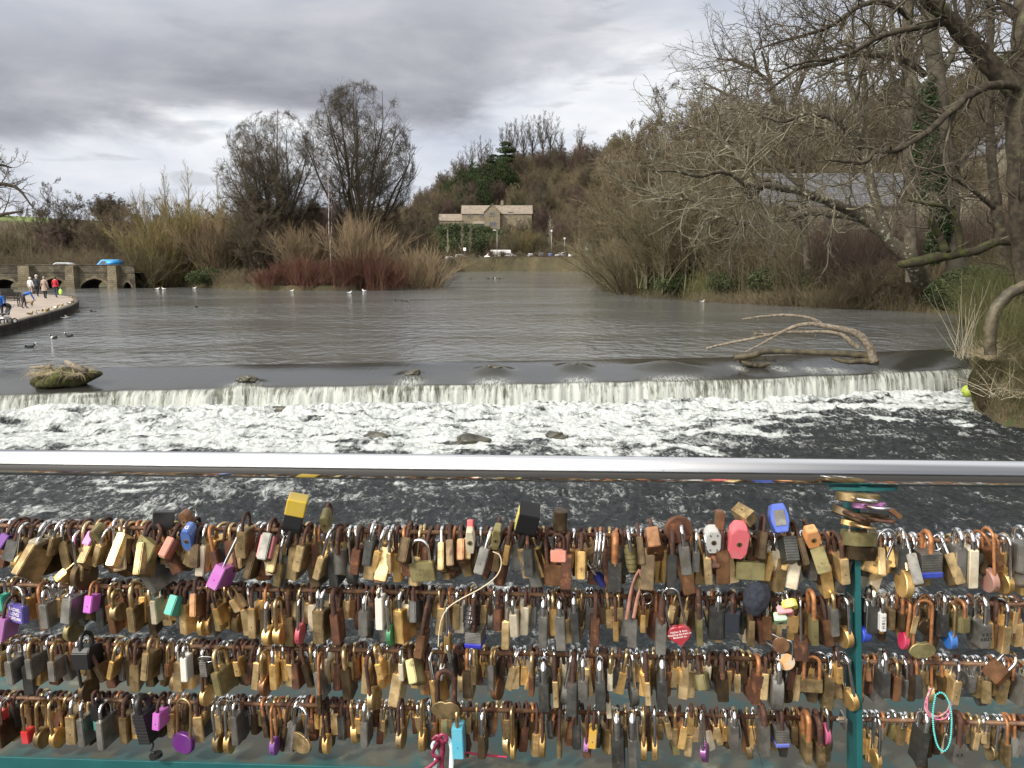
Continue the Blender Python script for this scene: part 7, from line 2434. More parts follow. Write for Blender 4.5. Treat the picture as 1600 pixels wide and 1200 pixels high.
# ---- the padlocks one can tell apart: photograph position of the body centre
# (px, py, shape, w, h, t, L, sr, body, shackle, pitch, yaw, roll, off, label, landmark, row)
PK = lambda *a: a
pink, magenta, purple = (.85, .22, .50), (.52, .10, .52), (.17, .03, .24)
SP = [
 (8, 846, 'rect', 34, 26, 14, 20, 2.6, plastic((.20, .05, .34)), 'rusty', 25, 0, -28, 12, 'small purple padlock at the far left of the top rail', 'purple padlock', 0, 1),
 (28, 858, 'rect', 42, 36, 22, 18, 3, 'dark_steel', 'rusty', 10, 8, -14, 12, 'wide grey padlock beside the purple one on the top rail', 0, 0, 0),
 (62, 862, 'rect', 52, 56, 17, 16, 3.6, 'cream', 'chrome', 0, 14, -20, 14, 'tall pale padlock with a gleaming edge leaning left on the top rail', 'tall pale padlock', 0, 0),
 (33, 874, 'round', 40, 38, 12, 36, 2.4, 'gold', 'chrome', 0, 12, -12, 16, 'round golden padlock on long steel shackle left of the tall pale one', 0, 0, 1),
 (90, 850, 'hex', 40, 34, 12, 14, 3, 'old_brass', 'chrome', 0, 20, -18, 12, 'worn brass padlock leaning left right of the tall pale one', 0, 0, 0),
 (100, 900, 'rect', 26, 22, 12, 22, 2.2, 'gold', 'brassy', 20, 55, -40, 20, 'little golden padlock hanging askew below the top rail', 0, 0, 0),
 (132, 898, 'round', 54, 52, 12, 40, 3, 'bronze', 'chrome', 0, 38, 2, 8, 'large round bronze padlock low under the left of the top rail', 0, 0, 0),
 (142, 844, 'rect', 26, 24, 13, 18, 2.2, plastic((.70, .22, .62)), 'brassy', 38, 5, -16, 18, 'small bright pink padlock on the top rail', 'small pink padlock', 0, 1),
 (156, 838, 'hex', 40, 28, 17, 16, 2.8, 'olive', 'rusty', 72, 8, 6, 14, 'olive brass padlock showing its keyhole right of the pink one', 0, 0, 1),
 (161, 863, 'rect', 40, 40, 12, 14, 2.6, 'brass', 'chrome', 0, 18, -20, 14, 'bright brass padlock with rounded foot below the olive keyhole one', 0, 0, 0),
 (182, 858, 'barrel', 14, 38, 14, 26, 2.4, 'brass', 'chrome', 0, 0, -3, 14, 'slim brass barrel padlock with chrome shackle on the top rail', 'slim barrel padlock', 0, 0),
 (201, 862, 'hex', 42, 44, 20, 16, 3, 'bronze', 'rusty', 22, 0, 4, 14, 'brown padlock with keyhole right of the slim barrel padlock', 0, 0, 1),
 (229, 860, 'rect', 42, 40, 16, 16, 3.4, 'olive', 'rusty', 10, 62, -34, 20, 'square olive padlock turned face-on and tilted', 'olive square padlock', 0, 0),
 (246, 896, 'rect', 54, 52, 17, 26, 3.4, 'steel', 'rusty', 0, 50, 30, 8, 'large grey square padlock hanging at a slant below the olive one', 0, 0, 0),
 (264, 858, 'taper', 38, 34, 18, 16, 3, plastic((.62, .20, .13)), 'rusty', 35, 8, -18, 20, 'salmon red padlock with brass keyhole end', 'salmon padlock', 0, 1),
 (296, 838, 'hex', 44, 26, 18, 14, 3, plastic((.10, .20, .55)), 'rusty', 68, 4, -6, 24, 'blue padlock showing its brass keyhole on the top rail', 'blue padlock', 0, 1),
 (292, 812, 'hex', 32, 24, 14, 14, 2.4, 'copper', 'chrome', 95, 0, -160, 10, 'small coppery padlock flipped above the rail over the blue one', 0, 0, 1),
 (255, 812, 'rect', 34, 30, 14, 16, 2.6, 'dark_steel', 'rusty', 0, 60, 172, 6, 'dark square padlock sticking up above the rail like a roof', 0, 0, 0),
 (312, 866, 'rect', 44, 40, 16, 14, 3, 'bronze', 'rusty', 12, 6, -2, 12, 'dull brown padlock right of the blue one', 0, 0, 1),
 (349, 898, 'rect', 54, 40, 20, 52, 3, plastic((.50, .13, .50)), 'chrome', 8, 26, -24, 26, 'big magenta padlock on a long chrome shackle', 'big magenta padlock', 0, 1),
 (384, 846, 'rect', 40, 46, 17, 14, 2.8, 'old_brass', 'rusty', 0, 6, -4, 20, 'tall worn brass padlock right of the magenta one', 0, 0, 1),
 (397, 880, 'hex', 44, 48, 18, 28, 3, 'bronze', 'rusty', 12, 10, -14, 10, 'dark brass padlock low behind the tall worn one', 0, 0, 1),
 (419, 856, 'taper', 46, 44, 22, 14, 3.4, 'steel', 'rusty', 28, 6, -6, 24, 'silver padlock with pink side and keyhole end', 'silver and pink padlock', 0, 1),
 (460, 808, 'shroud', 38, 46, 30, 16, 4, plastic((.02, .02, .022)), 'black', 0, 25, 166, 16, 'big yellow and black padlock standing above the top rail', 'yellow and black padlock', 0, 0),
 (441, 893, 'rect', 40, 40, 13, 30, 3, 'old_brass', 'chrome', 0, 14, -8, 12, 'brass edge padlock low beneath the yellow and black one', 0, 0, 1),
 (474, 868, 'rect', 48, 44, 14, 20, 3.2, 'old_brass', 'rusty', 6, 16, -12, 18, 'brass padlock with dark face right of the silver and pink one', 0, 0, 1),
 (510, 813, 'hex', 32, 30, 15, 14, 2.6, 'olive', 'rusty', 110, 0, -172, 14, 'small brass padlock tipped up above the rail showing its keyhole', 0, 0, 1),
 (505, 882, 'rect', 44, 40, 12, 34, 3, 'brass', 'chrome', 0, 20, -16, 18, 'bright edged brass padlock left of the grey barrel', 0, 0, 1),
 (531, 876, 'barrel', 24, 42, 24, 22, 4, 'steel', 'rusty', 0, 0, -2, 14, 'fat grey steel barrel padlock on the top rail', 'grey barrel padlock', 0, 0),
 (558, 874, 'rect', 30, 44, 15, 26, 3.6, 'rust', 'rusty', 0, 6, -8, 18, 'rusty padlock with thick shackle right of the grey barrel', 0, 0, 0),
 (580, 860, 'rect', 44, 42, 15, 16, 3, 'dark_steel', 'chrome', 4, 12, -8, 16, 'dark grey padlock midway between the barrel and the engraved square', 0, 0, 1),
 (592, 872, 'rect', 40, 38, 12, 22, 3, 'gold', 'chrome', 0, 18, -14, 16, 'golden edged padlock right of the dark grey one', 0, 0, 0),
 (612, 875, 'rect', 36, 36, 8, 22, 3, 'brass', 'chrome', 0, 14, 0, 14, 'thin bright brass padlock left of the engraved square', 0, 0, 0),
 (634, 860, 'hex', 42, 40, 22, 14, 3, 'bronze', 'rusty', 24, 8, -8, 20, 'brown padlock with square shoulders and keyhole end', 0, 0, 1),
 (661, 892, 'rect', 42, 33, 14, 24, 2.8, 'olive', 'chrome', 4, 84, 4, 26, 'square brass padlock hung face-on with engraved lettering', 'engraved square padlock', 0, 0),
 (692, 872, 'hex', 46, 46, 15, 16, 3, 'old_brass', 'chrome', 30, 4, 4, 18, 'brass keyhole padlock just right of the engraved square', 0, 0, 1),
 (707, 868, 'taper', 46, 44, 17, 16, 3.2, 'bronze', 'rusty', 34, 6, 8, 20, 'dark brass padlock with black keyhole next right', 0, 0, 1),
 (722, 864, 'hex', 44, 36, 17, 16, 3.2, 'copper', 'rusty', 38, 2, 4, 20, 'reddish padlock with keyhole left of the cream one', 0, 0, 1),
 (735, 843, 'taper', 42, 22, 15, 14, 3, 'cream', 'rusty', 78, 0, 2, 26, 'small cream padlock with keyhole and red cap', 'cream keyhole padlock', 0, 1),
 (776, 838, 'taper', 38, 26, 15, 18, 3, 'olive', 'rusty', 74, 0, -8, 24, 'olive oval-ended padlock showing its keyhole', 'olive keyhole padlock', 0, 1),
 (756, 872, 'rect', 54, 44, 16, 16, 3.2, 'steel', 'chrome', 8, 18, -14, 18, 'grey flanked padlock between the cream and olive keyhole ones', 0, 0, 1),
 (793, 862, 'rect', 38, 34, 9, 22, 3, 'gold', 'rusty', 0, 12, -8, 16, 'bright golden slim padlock right of the olive keyhole one', 0, 0, 0),
 (824, 812, 'shroud', 40, 46, 34, 16, 4.5, plastic((.018, .018, .02)), 'black', 20, 10, 168, 22, 'large black padlock with yellow scale plate above the top rail', 'black and yellow padlock', 0, 0),
 (875, 812, 'hex', 30, 32, 22, 12, 3, 'bronze', 'rusty', 0, 10, 176, 14, 'brown padlock perched upright above the rail', 0, 0, 0),
 (828, 874, 'rect', 44, 46, 15, 16, 3.2, 'dark_steel', 'rusty', 4, 14, 4, 18, 'dark padlock under the black and yellow one', 0, 0, 1),
 (873, 868, 'rect', 26, 20, 12, 18, 2.4, plastic((.75, .30, .22)), 'rusty', 0, 80, 2, 30, 'small salmon pink padlock hung face-on', 'small salmon padlock', 0, 0),
 (867, 897, 'rect', 34, 36, 14, 44, 3.6, 'copper', 'rusty', 0, 72, 4, 18, 'coppery padlock on a rusty shackle below the small salmon one', 0, 0, 0),
 (908, 880, 'hex', 42, 46, 20, 12, 3.4, 'gold', 'rusty', 10, 4, 0, 22, 'chunky golden padlock with pin marks near the chrome rings', 0, 0, 1),
 (939, 902, 'rect', 26, 24, 11, 40, 2.4, plastic((.015, .025, .16)), 'chrome', 0, 58, 34, 8, 'dark blue padlock swung corner-down below the chrome rings', 0, 0, 0),
 (960, 896, 'rect', 40, 50, 22, 30, 6, 'dark_steel', 'copper', 0, 6, 0, 20, 'heavy grey padlock on a thick copper coloured shackle', 'heavy grey padlock', 0, 0),
 (986, 872, 'combo', 15, 44, 19, 14, 3, 'olive', 'chrome', 0, 0, 8, 26, 'brass combination padlock with four number rings', 'brass combination padlock', 0, 0),
 (1000, 862, 'hex', 44, 46, 16, 10, 2.6, 'bronze', 'rusty', 26, 2, 6, 16, 'dark padlock with keyhole right of the brass combination one', 0, 0, 1),
 (1022, 850, 'taper', 48, 38, 28, 12, 3.4, 'copper', 'rusty', 52, 8, 10, 22, 'broad brown padlock with keyhole left of the rusty disc', 0, 0, 1),
 (1060, 827, 'round', 46, 46, 10, 12, 3, 'rust', 'rusty', 10, 84, 175, 14, 'rusty round disc padlock standing face-on above the rail', 'rusty disc padlock', 0, 0),
 (1048, 892, 'rect', 40, 68, 15, 22, 4, 'dark_steel', 'rusty', 0, 4, 0, 14, 'very long grey padlock under the rusty disc', 0, 0, 0),
 (1070, 872, 'rect', 30, 48, 17, 22, 3.4, 'steel', 'chrome', 0, 12, 8, 26, 'steel padlock stamped with a column of lettering', 'lettered steel padlock', 0, 0),
 (1086, 873, 'rect', 36, 34, 12, 20, 3, 'steel', 'chrome', 0, 12, 0, 14, 'plain grey padlock right of the lettered one', 0, 0, 0),
 (1113, 842, 'hex', 40, 26, 24, 14, 3, plastic((.55, .55, .53), .35), 'rusty', 80, 0, 2, 26, 'light grey padlock face with keyhole and four rivets', 'riveted grey padlock', 0, 1),
 (1124, 812, 'rect', 20, 30, 13, 10, 2.8, 'copper', 'rusty', 0, 0, 177, 16, 'orange-brown slim padlock standing up above the rail', 0, 0, 0),
 (1127, 880, 'rect', 42, 56, 22, 18, 4, 'copper', 'rusty', 0, 8, 3, 16, 'big rust-streaked padlock below the riveted grey one', 0, 0, 0),
 (1105, 886, 'rect', 42, 46, 12, 24, 3, 'brass', 'chrome', 0, 14, 6, 18, 'bright edged padlock left of the big rust-streaked one', 0, 0, 1),
 (1153, 843, 'hex', 58, 28, 30, 14, 3.4, plastic((.82, .17, .20)), 'rusty', 74, 4, -4, 30, 'large coral pink padlock showing its keyhole', 'coral pink padlock', 0, 1),
 (1163, 804, 'lam', 34, 24, 20, 12, 2.8, 'old_brass', 'rusty', 30, 50, -140, 16, 'laminated brass padlock tipped over above the coral pink one', 0, 0, 0),
 (1172, 891, 'rect', 46, 30, 13, 30, 2.6, 'olive', 'rusty', 0, 84, 0, 24, 'wide plain brass padlock face-on below the coral pink one', 'wide brass padlock', 0, 0),
 (1188, 850, 'hex', 44, 44, 18, 12, 3, 'bronze', 'rusty', 12, 10, -6, 18, 'brown padlock with pin marks right of the coral pink one', 0, 0, 1),
 (1216, 810, 'taper', 46, 30, 28, 12, 3.6, plastic((.07, .13, .55)), 'chrome', 68, -4, -172, 22, 'blue rimmed padlock with steel face above the rail', 'blue rimmed padlock', 0, 1),
 (1232, 860, 'lam', 40, 40, 21, 14, 3.6, 'dark_steel', 'rusty', 30, -4, 3, 22, 'dark steel box padlock with number wheels', 'dark box padlock', 0, 0),
 (1251, 862, 'hex', 38, 44, 16, 16, 3, 'bronze', 'rusty', 22, -4, 12, 18, 'brown padlock between the dark box and the orange one', 0, 0, 1),
 (1268, 838, 'taper', 34, 20, 24, 14, 3.2, plastic((.80, .36, .12)), 'rusty', 70, 0, 14, 30, 'orange padlock with engraved hatch marks', 'orange padlock', 0, 0),
 (1281, 872, 'rect', 42, 42, 22, 18, 3.6, 'olive', 'rusty', 14, 24, 20, 18, 'olive padlock slanting below the orange one', 0, 0, 1),
 (1312, 886, 'rect', 46, 44, 14, 20, 4, 'brass', 'rusty', 0, -10, 8, 22, 'bright edged padlock just left of the teal post', 0, 0, 1),
 (1368, 882, 'rect', 46, 28, 12, 34, 2.4, 'brass', 'chrome', 4, -80, -14, 24, 'brass padlock with engraved words turned face-on right of the post', 'engraved brass padlock', 0, 0),
 (1398, 802, 'rect', 12, 22, 8, 8, 1.4, 'copper', 'chrome', 0, -20, 52, 20, 'tiny orange padlock dangling from the heart stack', 0, 0, 0),
 (1447, 876, 'lam', 40, 36, 33, 18, 4.2, 'steel', 'copper', 0, -8, 3, 24, 'laminated steel padlock with blue base', 'blue based padlock', 0, 0),
 (1404, 872, 'rect', 34, 44, 17, 16, 3.2, 'dark_steel', 'chrome', 0, -8, 0, 16, 'plain dark grey padlock left of the blue based one', 0, 0, 0),
 (1494, 882, 'rect', 36, 66, 15, 14, 4, 'steel', 'chrome', 0, -6, 2, 20, 'tall grey padlock with gleaming shackle, left of its twin', 'tall grey padlock', 0, 0),
 (1513, 884, 'rect', 36, 64, 15, 14, 4, 'cream', 'chrome', 0, -6, 3, 22, 'tall pale padlock right of the tall grey one', 0, 0, 0),
 (1545, 906, 'round', 42, 40, 12, 56, 2.6, plastic((.42, .22, .17)), 'copper', 0, -20, 6, 22, 'dusky pink round padlock on a long copper shackle', 'dusky pink round padlock', 0, 1),
 (1568, 910, 'round', 40, 38, 11, 50, 2.6, 'gold', 'chrome', 0, -30, 4, 16, 'round golden padlock right of the dusky pink one', 0, 0, 0),
 (1592, 868, 'hex', 46, 46, 24, 12, 3.4, 'steel', 'chrome', 0, -18, 2, 18, 'broad grey padlock at the right edge of the top rail', 0, 0, 0),
 (1545, 868, 'rect', 44, 30, 14, 16, 2.6, 'copper', 'copper', 6, -40, 24, 14, 'coppery square padlock slanting beside the dusky pink one', 0, 0, 1),
 (6, 940, 'rect', 26, 28, 14, 18, 2.4, plastic((.05, .42, .30)), 'chrome', 0, 14, 4, 20, 'small green padlock at the far left of the second rail', 'green padlock', 1, 0),
 (29, 958, 'rect', 44, 34, 14, 20, 2.6, plastic((.13, .10, .40)), 'chrome', 6, 66, -6, 32, 'violet padlock face-on with handwritten white words', 'violet written padlock', 1, 0),
 (12, 978, 'rect', 40, 46, 18, 26, 2.6, plastic((.42, .15, .42)), 'rusty', 0, 20, -14, 26, 'dusty pink padlock below and left of the violet written one', 0, 1, 0),
 (118, 948, 'rect', 56, 48, 20, 8, 3.2, 'steel', 'chrome', 4, 18, -6, 22, 'large brushed silver padlock on the second rail', 'large silver padlock', 1, 0),
 (144, 942, 'rect', 30, 32, 16, 14, 2.6, plastic((.62, .14, .66)), 'copper', 10, 10, -5, 26, 'vivid magenta padlock on the second rail', 'vivid magenta padlock', 1, 1),
 (115, 985, 'round', 44, 42, 12, 46, 3, 'olive', 'chrome', 0, 34, -2, 14, 'round brass padlock below the large silver one', 0, 1, 0),
 (185, 955, 'round', 36, 34, 14, 16, 3, 'old_brass', 'brassy', 0, 30, 2, 22, 'round tarnished padlock right of the vivid magenta one', 0, 1, 0),
 (78, 958, 'rect', 38, 48, 17, 14, 3.2, 'steel', 'chrome', 0, 10, 2, 18, 'tall plain grey padlock left of the large silver one', 0, 1, 0),
 (273, 946, 'taper', 36, 36, 22, 12, 3, plastic((.05, .40, .30)), 'rusty', 26, 18, -10, 26, 'sea green padlock with brass keyhole end', 'sea green padlock', 1, 1),
 (247, 952, 'rect', 34, 46, 12, 14, 2.8, 'cream', 'chrome', 0, 12, 2, 20, 'pale thin padlock left of the sea green one', 0, 1, 0),
 (216, 962, 'rect', 46, 48, 16, 26, 4, 'old_brass', 'brassy', 0, 20, 2, 18, 'big worn padlock with thick stained shackle', 0, 1, 0),
 (311, 945, 'taper', 46, 42, 18, 14, 3.4, 'copper', 'rusty', 22, 14, 8, 24, 'reddish-brown padlock right of the sea green one', 0, 1, 1),
 (372, 942, 'rect', 28, 26, 14, 12, 2.4, 'brass', 'brassy', 0, 24, 26, 24, 'small brass padlock tilted to the right under the magenta one', 0, 1, 0),
 (347, 958, 'rect', 36, 34, 13, 22, 2.4, 'gold', 'rusty', 0, 22, 14, 20, 'golden padlock swinging right below the magenta one', 0, 1, 0),
 (318, 978, 'round', 34, 38, 10, 44, 2.6, 'gold', 'rusty', 0, 20, 0, 20, 'narrow golden round padlock low under the second rail', 0, 1, 0),
 (421, 992, 'round', 40, 38, 15, 40, 3.4, 'gold', 'chrome', 0, 20, -2, 24, 'shiny golden round padlock, left of its twin', 0, 1, 0),
 (438, 990, 'round', 40, 38, 15, 40, 3.4, 'gold', 'brassy', 0, 20, 2, 24, 'shiny golden round padlock, right of its twin', 0, 1, 0),
 (469, 990, 'round', 38, 40, 9, 42, 2.4, plastic((.55, .07, .10)), 'chrome', 0, 8, -3, 26, 'red round padlock edge-on with long bright shackle', 'red round padlock', 1, 1),
 (528, 978, 'rect', 36, 60, 16, 28, 5, 'rust', 'rusty', 0, 10, 4, 20, 'long brown rusted padlock on a heavy shackle', 0, 1, 0),
 (572, 968, 'rect', 40, 48, 18, 14, 4, 'steel', 'chrome', 0, 12, -2, 18, 'sturdy grey-green padlock left of the white one', 0, 1, 0),
 (595, 955, 'rect', 30, 62, 14, 10, 3, plastic((.80, .77, .68)), 'chrome', 0, 6, 0, 26, 'plain white padlock, the brightest on the second rail', 'plain white padlock', 1, 0),
 (611, 992, 'round', 36, 40, 9, 44, 2.4, plastic((.03, .22, .08)), 'chrome', 0, 16, 3, 26, 'dark green round padlock edge-on', 'dark green round padlock', 1, 1),
 (650, 955, 'hex', 42, 38, 20, 14, 3.4, 'dark_steel', 'rusty', 20, 18, 6, 18, 'dark padlock with brassy keyhole left of the combination lock', 0, 1, 1),
 (660, 1003, 'rect', 46, 46, 15, 48, 4, 'copper', 'rusty', 0, 14, -10, 24, 'golden-orange padlock hanging low and tilted', 0, 1, 1),
 (700, 1004, 'rect', 22, 34, 11, 48, 2.4, 'gold', 'chrome', 0, 14, 0, 24, 'golden padlock low beside the combination lock', 0, 1, 0),
 (736, 962, 'combo', 20, 40, 27, 14, 3, plastic((.012, .012, .013)), 'chrome', 20, 0, -8, 30, 'black combination padlock with white numbered dials', 'black combination padlock', 1, 0),
 (743, 992, 'lam', 42, 26, 30, 50, 4.4, 'steel', 'rusty', 0, 20, 0, 26, 'laminated steel padlock with deep blue base', 'steel padlock with blue base', 1, 0),
 (849, 982, 'rect', 38, 62, 16, 16, 4.4, 'steel', 'chrome', 0, 6, 0, 22, 'tall grey padlock, leftmost of three tall grey ones', 'leftmost tall grey padlock', 1, 0),
 (876, 984, 'rect', 38, 66, 18, 14, 4.4, 'steel', 'chrome', 0, 6, 3, 24, 'tall grey padlock, middle of three tall grey ones', 0, 1, 0),
 (899, 974, 'rect', 38, 58, 15, 14, 4.2, 'dark_steel', 'chrome', 0, 8, 4, 20, 'tall grey padlock, rightmost of three tall grey ones', 0, 1, 0),
 (804, 973, 'rect', 30, 44, 15, 16, 2.8, 'cream', 'chrome', 0, 10, 4, 24, 'cream coloured padlock left of the three tall grey ones', 0, 1, 0),
 (962, 982, 'rect', 30, 38, 10, 34, 2.8, 'gold', 'rusty', 0, 8, 2, 24, 'bright golden padlock between tall grey ones and the ribbon', 0, 1, 0),
 (1004, 970, 'rect', 30, 34, 9, 30, 2.6, 'gold', 'rusty', 0, 6, 0, 22, 'golden padlock beneath the loose steel ring', 0, 1, 0),
 (1032, 992, 'rect', 40, 60, 18, 34, 5.5, 'steel', 'rusty', 0, 6, 0, 22, 'long grey padlock with thick rusty shackle left of the red heart', 0, 1, 0),
 (1062, 992, 'heart', 44, 44, 12, 60, 2.2, plastic((.40, .035, .055)), 'chrome', 0, 84, 14, 34, 'engraved red heart padlock on a tall white shackle', 'red heart padlock', 1, 0),
 (1092, 982, 'rect', 40, 52, 11, 36, 4.4, 'olive', 'rusty', 0, 10, 3, 24, 'olive padlock on a thick rusty shackle right of the red heart', 0, 1, 1),
 (1120, 972, 'hex', 32, 56, 30, 16, 3.2, 'dark_steel', 'chrome', 0, 10, 0, 22, 'broad dark green-grey padlock left of the black square', 0, 1, 0),
 (1146, 968, 'rect', 34, 36, 26, 18, 3.4, plastic((.025, .03, .04), .3), 'rusty', 0, 50, 2, 26, 'glossy black square padlock on the second rail', 'black square padlock', 1, 0),
 (1172, 985, 'rect', 34, 50, 11, 22, 3.2, 'old_brass', 'rusty', 0, 6, 1, 22, 'worn brass padlock low under the black bag', 0, 1, 0),
 (1197, 975, 'rect', 40, 46, 17, 20, 3, 'copper', 'chrome', 0, 18, 3, 18, 'brown padlock under the right side of the black bag', 0, 1, 0),
 (1219, 966, 'rect', 24, 16, 22, 14, 2, plastic((.40, .66, .42)), 'chrome', 46, 20, 10, 38, 'mint green padlock, lowest of the pastel three', 'mint padlock', 1, 0),
 (1226, 955, 'rect', 24, 14, 26, 12, 2, plastic((.80, .25, .28)), 'chrome', 46, 24, 12, 41, 'coral padlock, middle of the pastel three', 0, 1, 0),
 (1234, 945, 'hex', 24, 14, 26, 10, 2, plastic((.70, .65, .10)), 'chrome', 46, 26, 20, 44, 'lemon yellow padlock, topmost of the pastel three', 0, 1, 0),
 (1252, 1012, 'rect', 34, 38, 24, 66, 2.4, 'rust', 'chrome', 0, 40, 4, 26, 'dark brown square padlock on a very long chrome shackle', 'long-shackled brown padlock', 1, 0),
 (1268, 982, 'rect', 40, 50, 13, 34, 4, 'olive', 'copper', 0, -8, 4, 22, 'olive padlock with copper shackle near the post', 0, 1, 1),
 (1300, 968, 'rect', 34, 52, 14, 16, 3.4, 'steel', 'brassy', 0, -8, 6, 22, 'grey padlock next to the teal post', 0, 1, 0),
 (1320, 995, 'round', 42, 40, 13, 48, 3, 'gold', 'chrome', 0, -38, 6, 20, 'golden round padlock touching the left side of the post', 0, 1, 0),
 (1349, 990, 'round', 32, 30, 16, 44, 2.6, plastic((.02, .06, .50)), 'chrome', 0, -26, 2, 16, 'royal blue round padlock hard against the post', 'royal blue round padlock', 1, 0),
 (1358, 962, 'rect', 40, 52, 19, 16, 4, 'dark_steel', 'chrome', 0, -8, 0, 14, 'dark grey padlock left of the white initialled one', 0, 1, 0),
 (1375, 968, 'rect', 30, 34, 11, 18, 2.6, plastic((.72, .72, .70)), 'chrome', 0, -6, 3, 30, 'white padlock lettered with initials down its edge', 'white initialled padlock', 1, 0),
 (1389, 962, 'rect', 28, 34, 12, 16, 2.8, 'old_brass', 'chrome', 0, -8, 2, 18, 'tarnished brass padlock right of the white initialled one', 0, 1, 0),
 (1405, 968, 'rect', 30, 34, 10, 34, 3, 'bronze', 'copper', 0, -10, 2, 18, 'bronze padlock on an orange shackle left of the red one', 0, 1, 0),
 (1412, 1000, 'round', 28, 34, 9, 50, 3, plastic((.62, .03, .10)), 'copper', 0, -12, -2, 28, 'crimson round padlock edge-on with matching shackle', 'crimson round padlock', 1, 1),
 (1424, 972, 'rect', 26, 34, 11, 22, 2.8, 'brass', 'chrome', 0, -8, -8, 24, 'bright gold padlock right of the crimson one', 0, 1, 0),
 (1444, 978, 'heart', 34, 34, 12, 34, 2.2, 'bronze', 'copper', 0, -72, 4, 26, 'bronze heart padlock face-on above the brass double heart', 'bronze heart padlock', 1, 0),
 (1468, 972, 'rect', 32, 44, 17, 22, 4, 'dark_steel', 'chrome', 0, -10, 0, 18, 'dark grey padlock right of the bronze heart', 0, 1, 0),
 (1485, 1000, 'round', 30, 32, 13, 46, 2.2, plastic((.03, .16, .52)), 'brassy', 0, -14, 2, 28, 'metallic blue round padlock on a thin stained shackle', 'metallic blue round padlock', 1, 1),
 (1500, 972, 'hex', 34, 28, 26, 16, 3, 'olive', 'copper', 0, -24, 3, 22, 'broad olive padlock right of the metallic blue one', 0, 1, 0),
 (1530, 988, 'rect', 40, 44, 20, 34, 4, 'steel', 'chrome', 0, -24, 2, 24, 'grey padlock covered in black pen writing', 'pen-written grey padlock', 1, 0),
 (137, 1024, 'shroud', 44, 40, 36, 10, 4, plastic((.012, .012, .013), .3), 'black', 6, 20, 6, 24, 'black rubber-shielded padlock on the third rail', 'black shielded padlock', 2, 0),
 (27, 1044, 'rect', 46, 46, 16, 16, 4, 'steel', 'chrome', 0, 16, 2, 18, 'big brushed steel padlock at the left of the third rail', 'left steel padlock', 2, 0),
 (57, 1038, 'rect', 44, 40, 14, 16, 3.6, 'steel', 'brassy', 0, 16, 2, 18, 'steel padlock second of the big ones at the left of the third rail', 0, 2, 0),
 (92, 1042, 'rect', 44, 40, 15, 18, 3.4, 'steel', 'brassy', 0, 14, 0, 18, 'steel padlock just left of the black shielded one', 0, 2, 0),
 (139, 1078, 'round', 44, 42, 11, 60, 3, 'bronze', 'black', 0, 42, 6, 16, 'dark round padlock hanging below the black shielded one', 0, 2, 0),
 (168, 1045, 'rect', 46, 34, 14, 18, 4, 'bronze', 'rusty', 6, 30, 30, 20, 'bronze square padlock slanting right of the black shielded one', 0, 2, 0),
 (180, 1042, 'rect', 34, 38, 10, 20, 3, 'gold', 'brassy', 0, 16, -14, 24, 'gold padlock leaning left right of the slanting bronze one', 0, 2, 0),
 (237, 1036, 'hex', 50, 52, 22, 12, 3.6, 'old_brass', 'brassy', 8, 14, -4, 22, 'tall tarnished padlock with a coppery keyhole patch', 'tall tarnished padlock', 2, 1),
 (266, 1042, 'rect', 28, 26, 10, 26, 2.8, 'copper', 'brassy', 0, 8, -3, 24, 'orange-gold little padlock left of the white one', 0, 2, 1),
 (292, 1042, 'rect', 28, 48, 13, 12, 3, plastic((.80, .78, .70)), 'chrome', 0, 6, 0, 26, 'gleaming white padlock on the third rail', 'white padlock', 2, 0),
 (322, 1042, 'lam', 24, 30, 14, 14, 3, 'steel', 'chrome', 0, 12, 4, 24, 'bright silver padlock wrapped in wire right of the white one', 0, 2, 0),
 (352, 1060, 'rect', 52, 46, 17, 24, 4, 'olive', 'brassy', 0, 44, 10, 22, 'large brassy padlock with cut letters on its face', 'lettered brassy padlock', 2, 0),
 (375, 1040, 'rect', 30, 30, 12, 20, 2.6, 'gold', 'rusty', 0, 14, 8, 28, 'golden padlock hung in front of the large lettered one', 0, 2, 1),
 (324, 1086, 'round', 40, 40, 10, 60, 3, 'gold', 'rusty', 0, 30, 0, 16, 'round golden padlock below the large lettered one', 0, 2, 0),
 (415, 1070, 'round', 40, 42, 12, 36, 3, 'copper', 'brassy', 0, 20, 0, 18, 'reddish round padlock near the left middle of the third rail', 0, 2, 0),
 (503, 1095, 'rect', 34, 38, 8, 66, 2.6, 'bronze', 'copper', 0, 8, 0, 22, 'dark padlock on a long twisted orange shackle', 0, 2, 0),
 (596, 1044, 'rect', 32, 32, 12, 22, 2.8, 'gold', 'brassy', 0, 14, 12, 24, 'golden padlock tilted right at the middle of the third rail', 0, 2, 1),
 (585, 1090, 'round', 46, 44, 12, 52, 3.4, 'old_brass', 'rusty', 0, 30, 6, 20, 'round tarnished padlock low at the middle of the third rail', 0, 2, 0),
 (629, 1046, 'rect', 26, 34, 9, 16, 2.6, 'cream', 'chrome', 0, 8, 3, 26, 'pale bright padlock left of the flipped olive one', 0, 2, 0),
 (651, 1050, 'taper', 50, 44, 24, 12, 4, 'olive', 'rusty', 34, 16, 22, 24, 'olive padlock leaning right with its keyhole end forward', 'leaning olive padlock', 2, 1),
 (690, 1050, 'oval', 12, 34, 8, 16, 2, plastic((.74, .74, .72)), 'rusty', 0, 20, -10, 30, 'slender white tag-like padlock under the wire loop', 'slender white padlock', 2, 0),
 (708, 1042, 'rect', 38, 36, 11, 22, 3, 'dark_steel', 'chrome', 0, 10, 10, 22, 'dark padlock right of the slender white one', 0, 2, 0),
 (743, 1048, 'rect', 38, 38, 10, 22, 3, 'old_brass', 'brassy', 0, 10, 0, 20, 'tarnished padlock right of the small dark pair', 0, 2, 0),
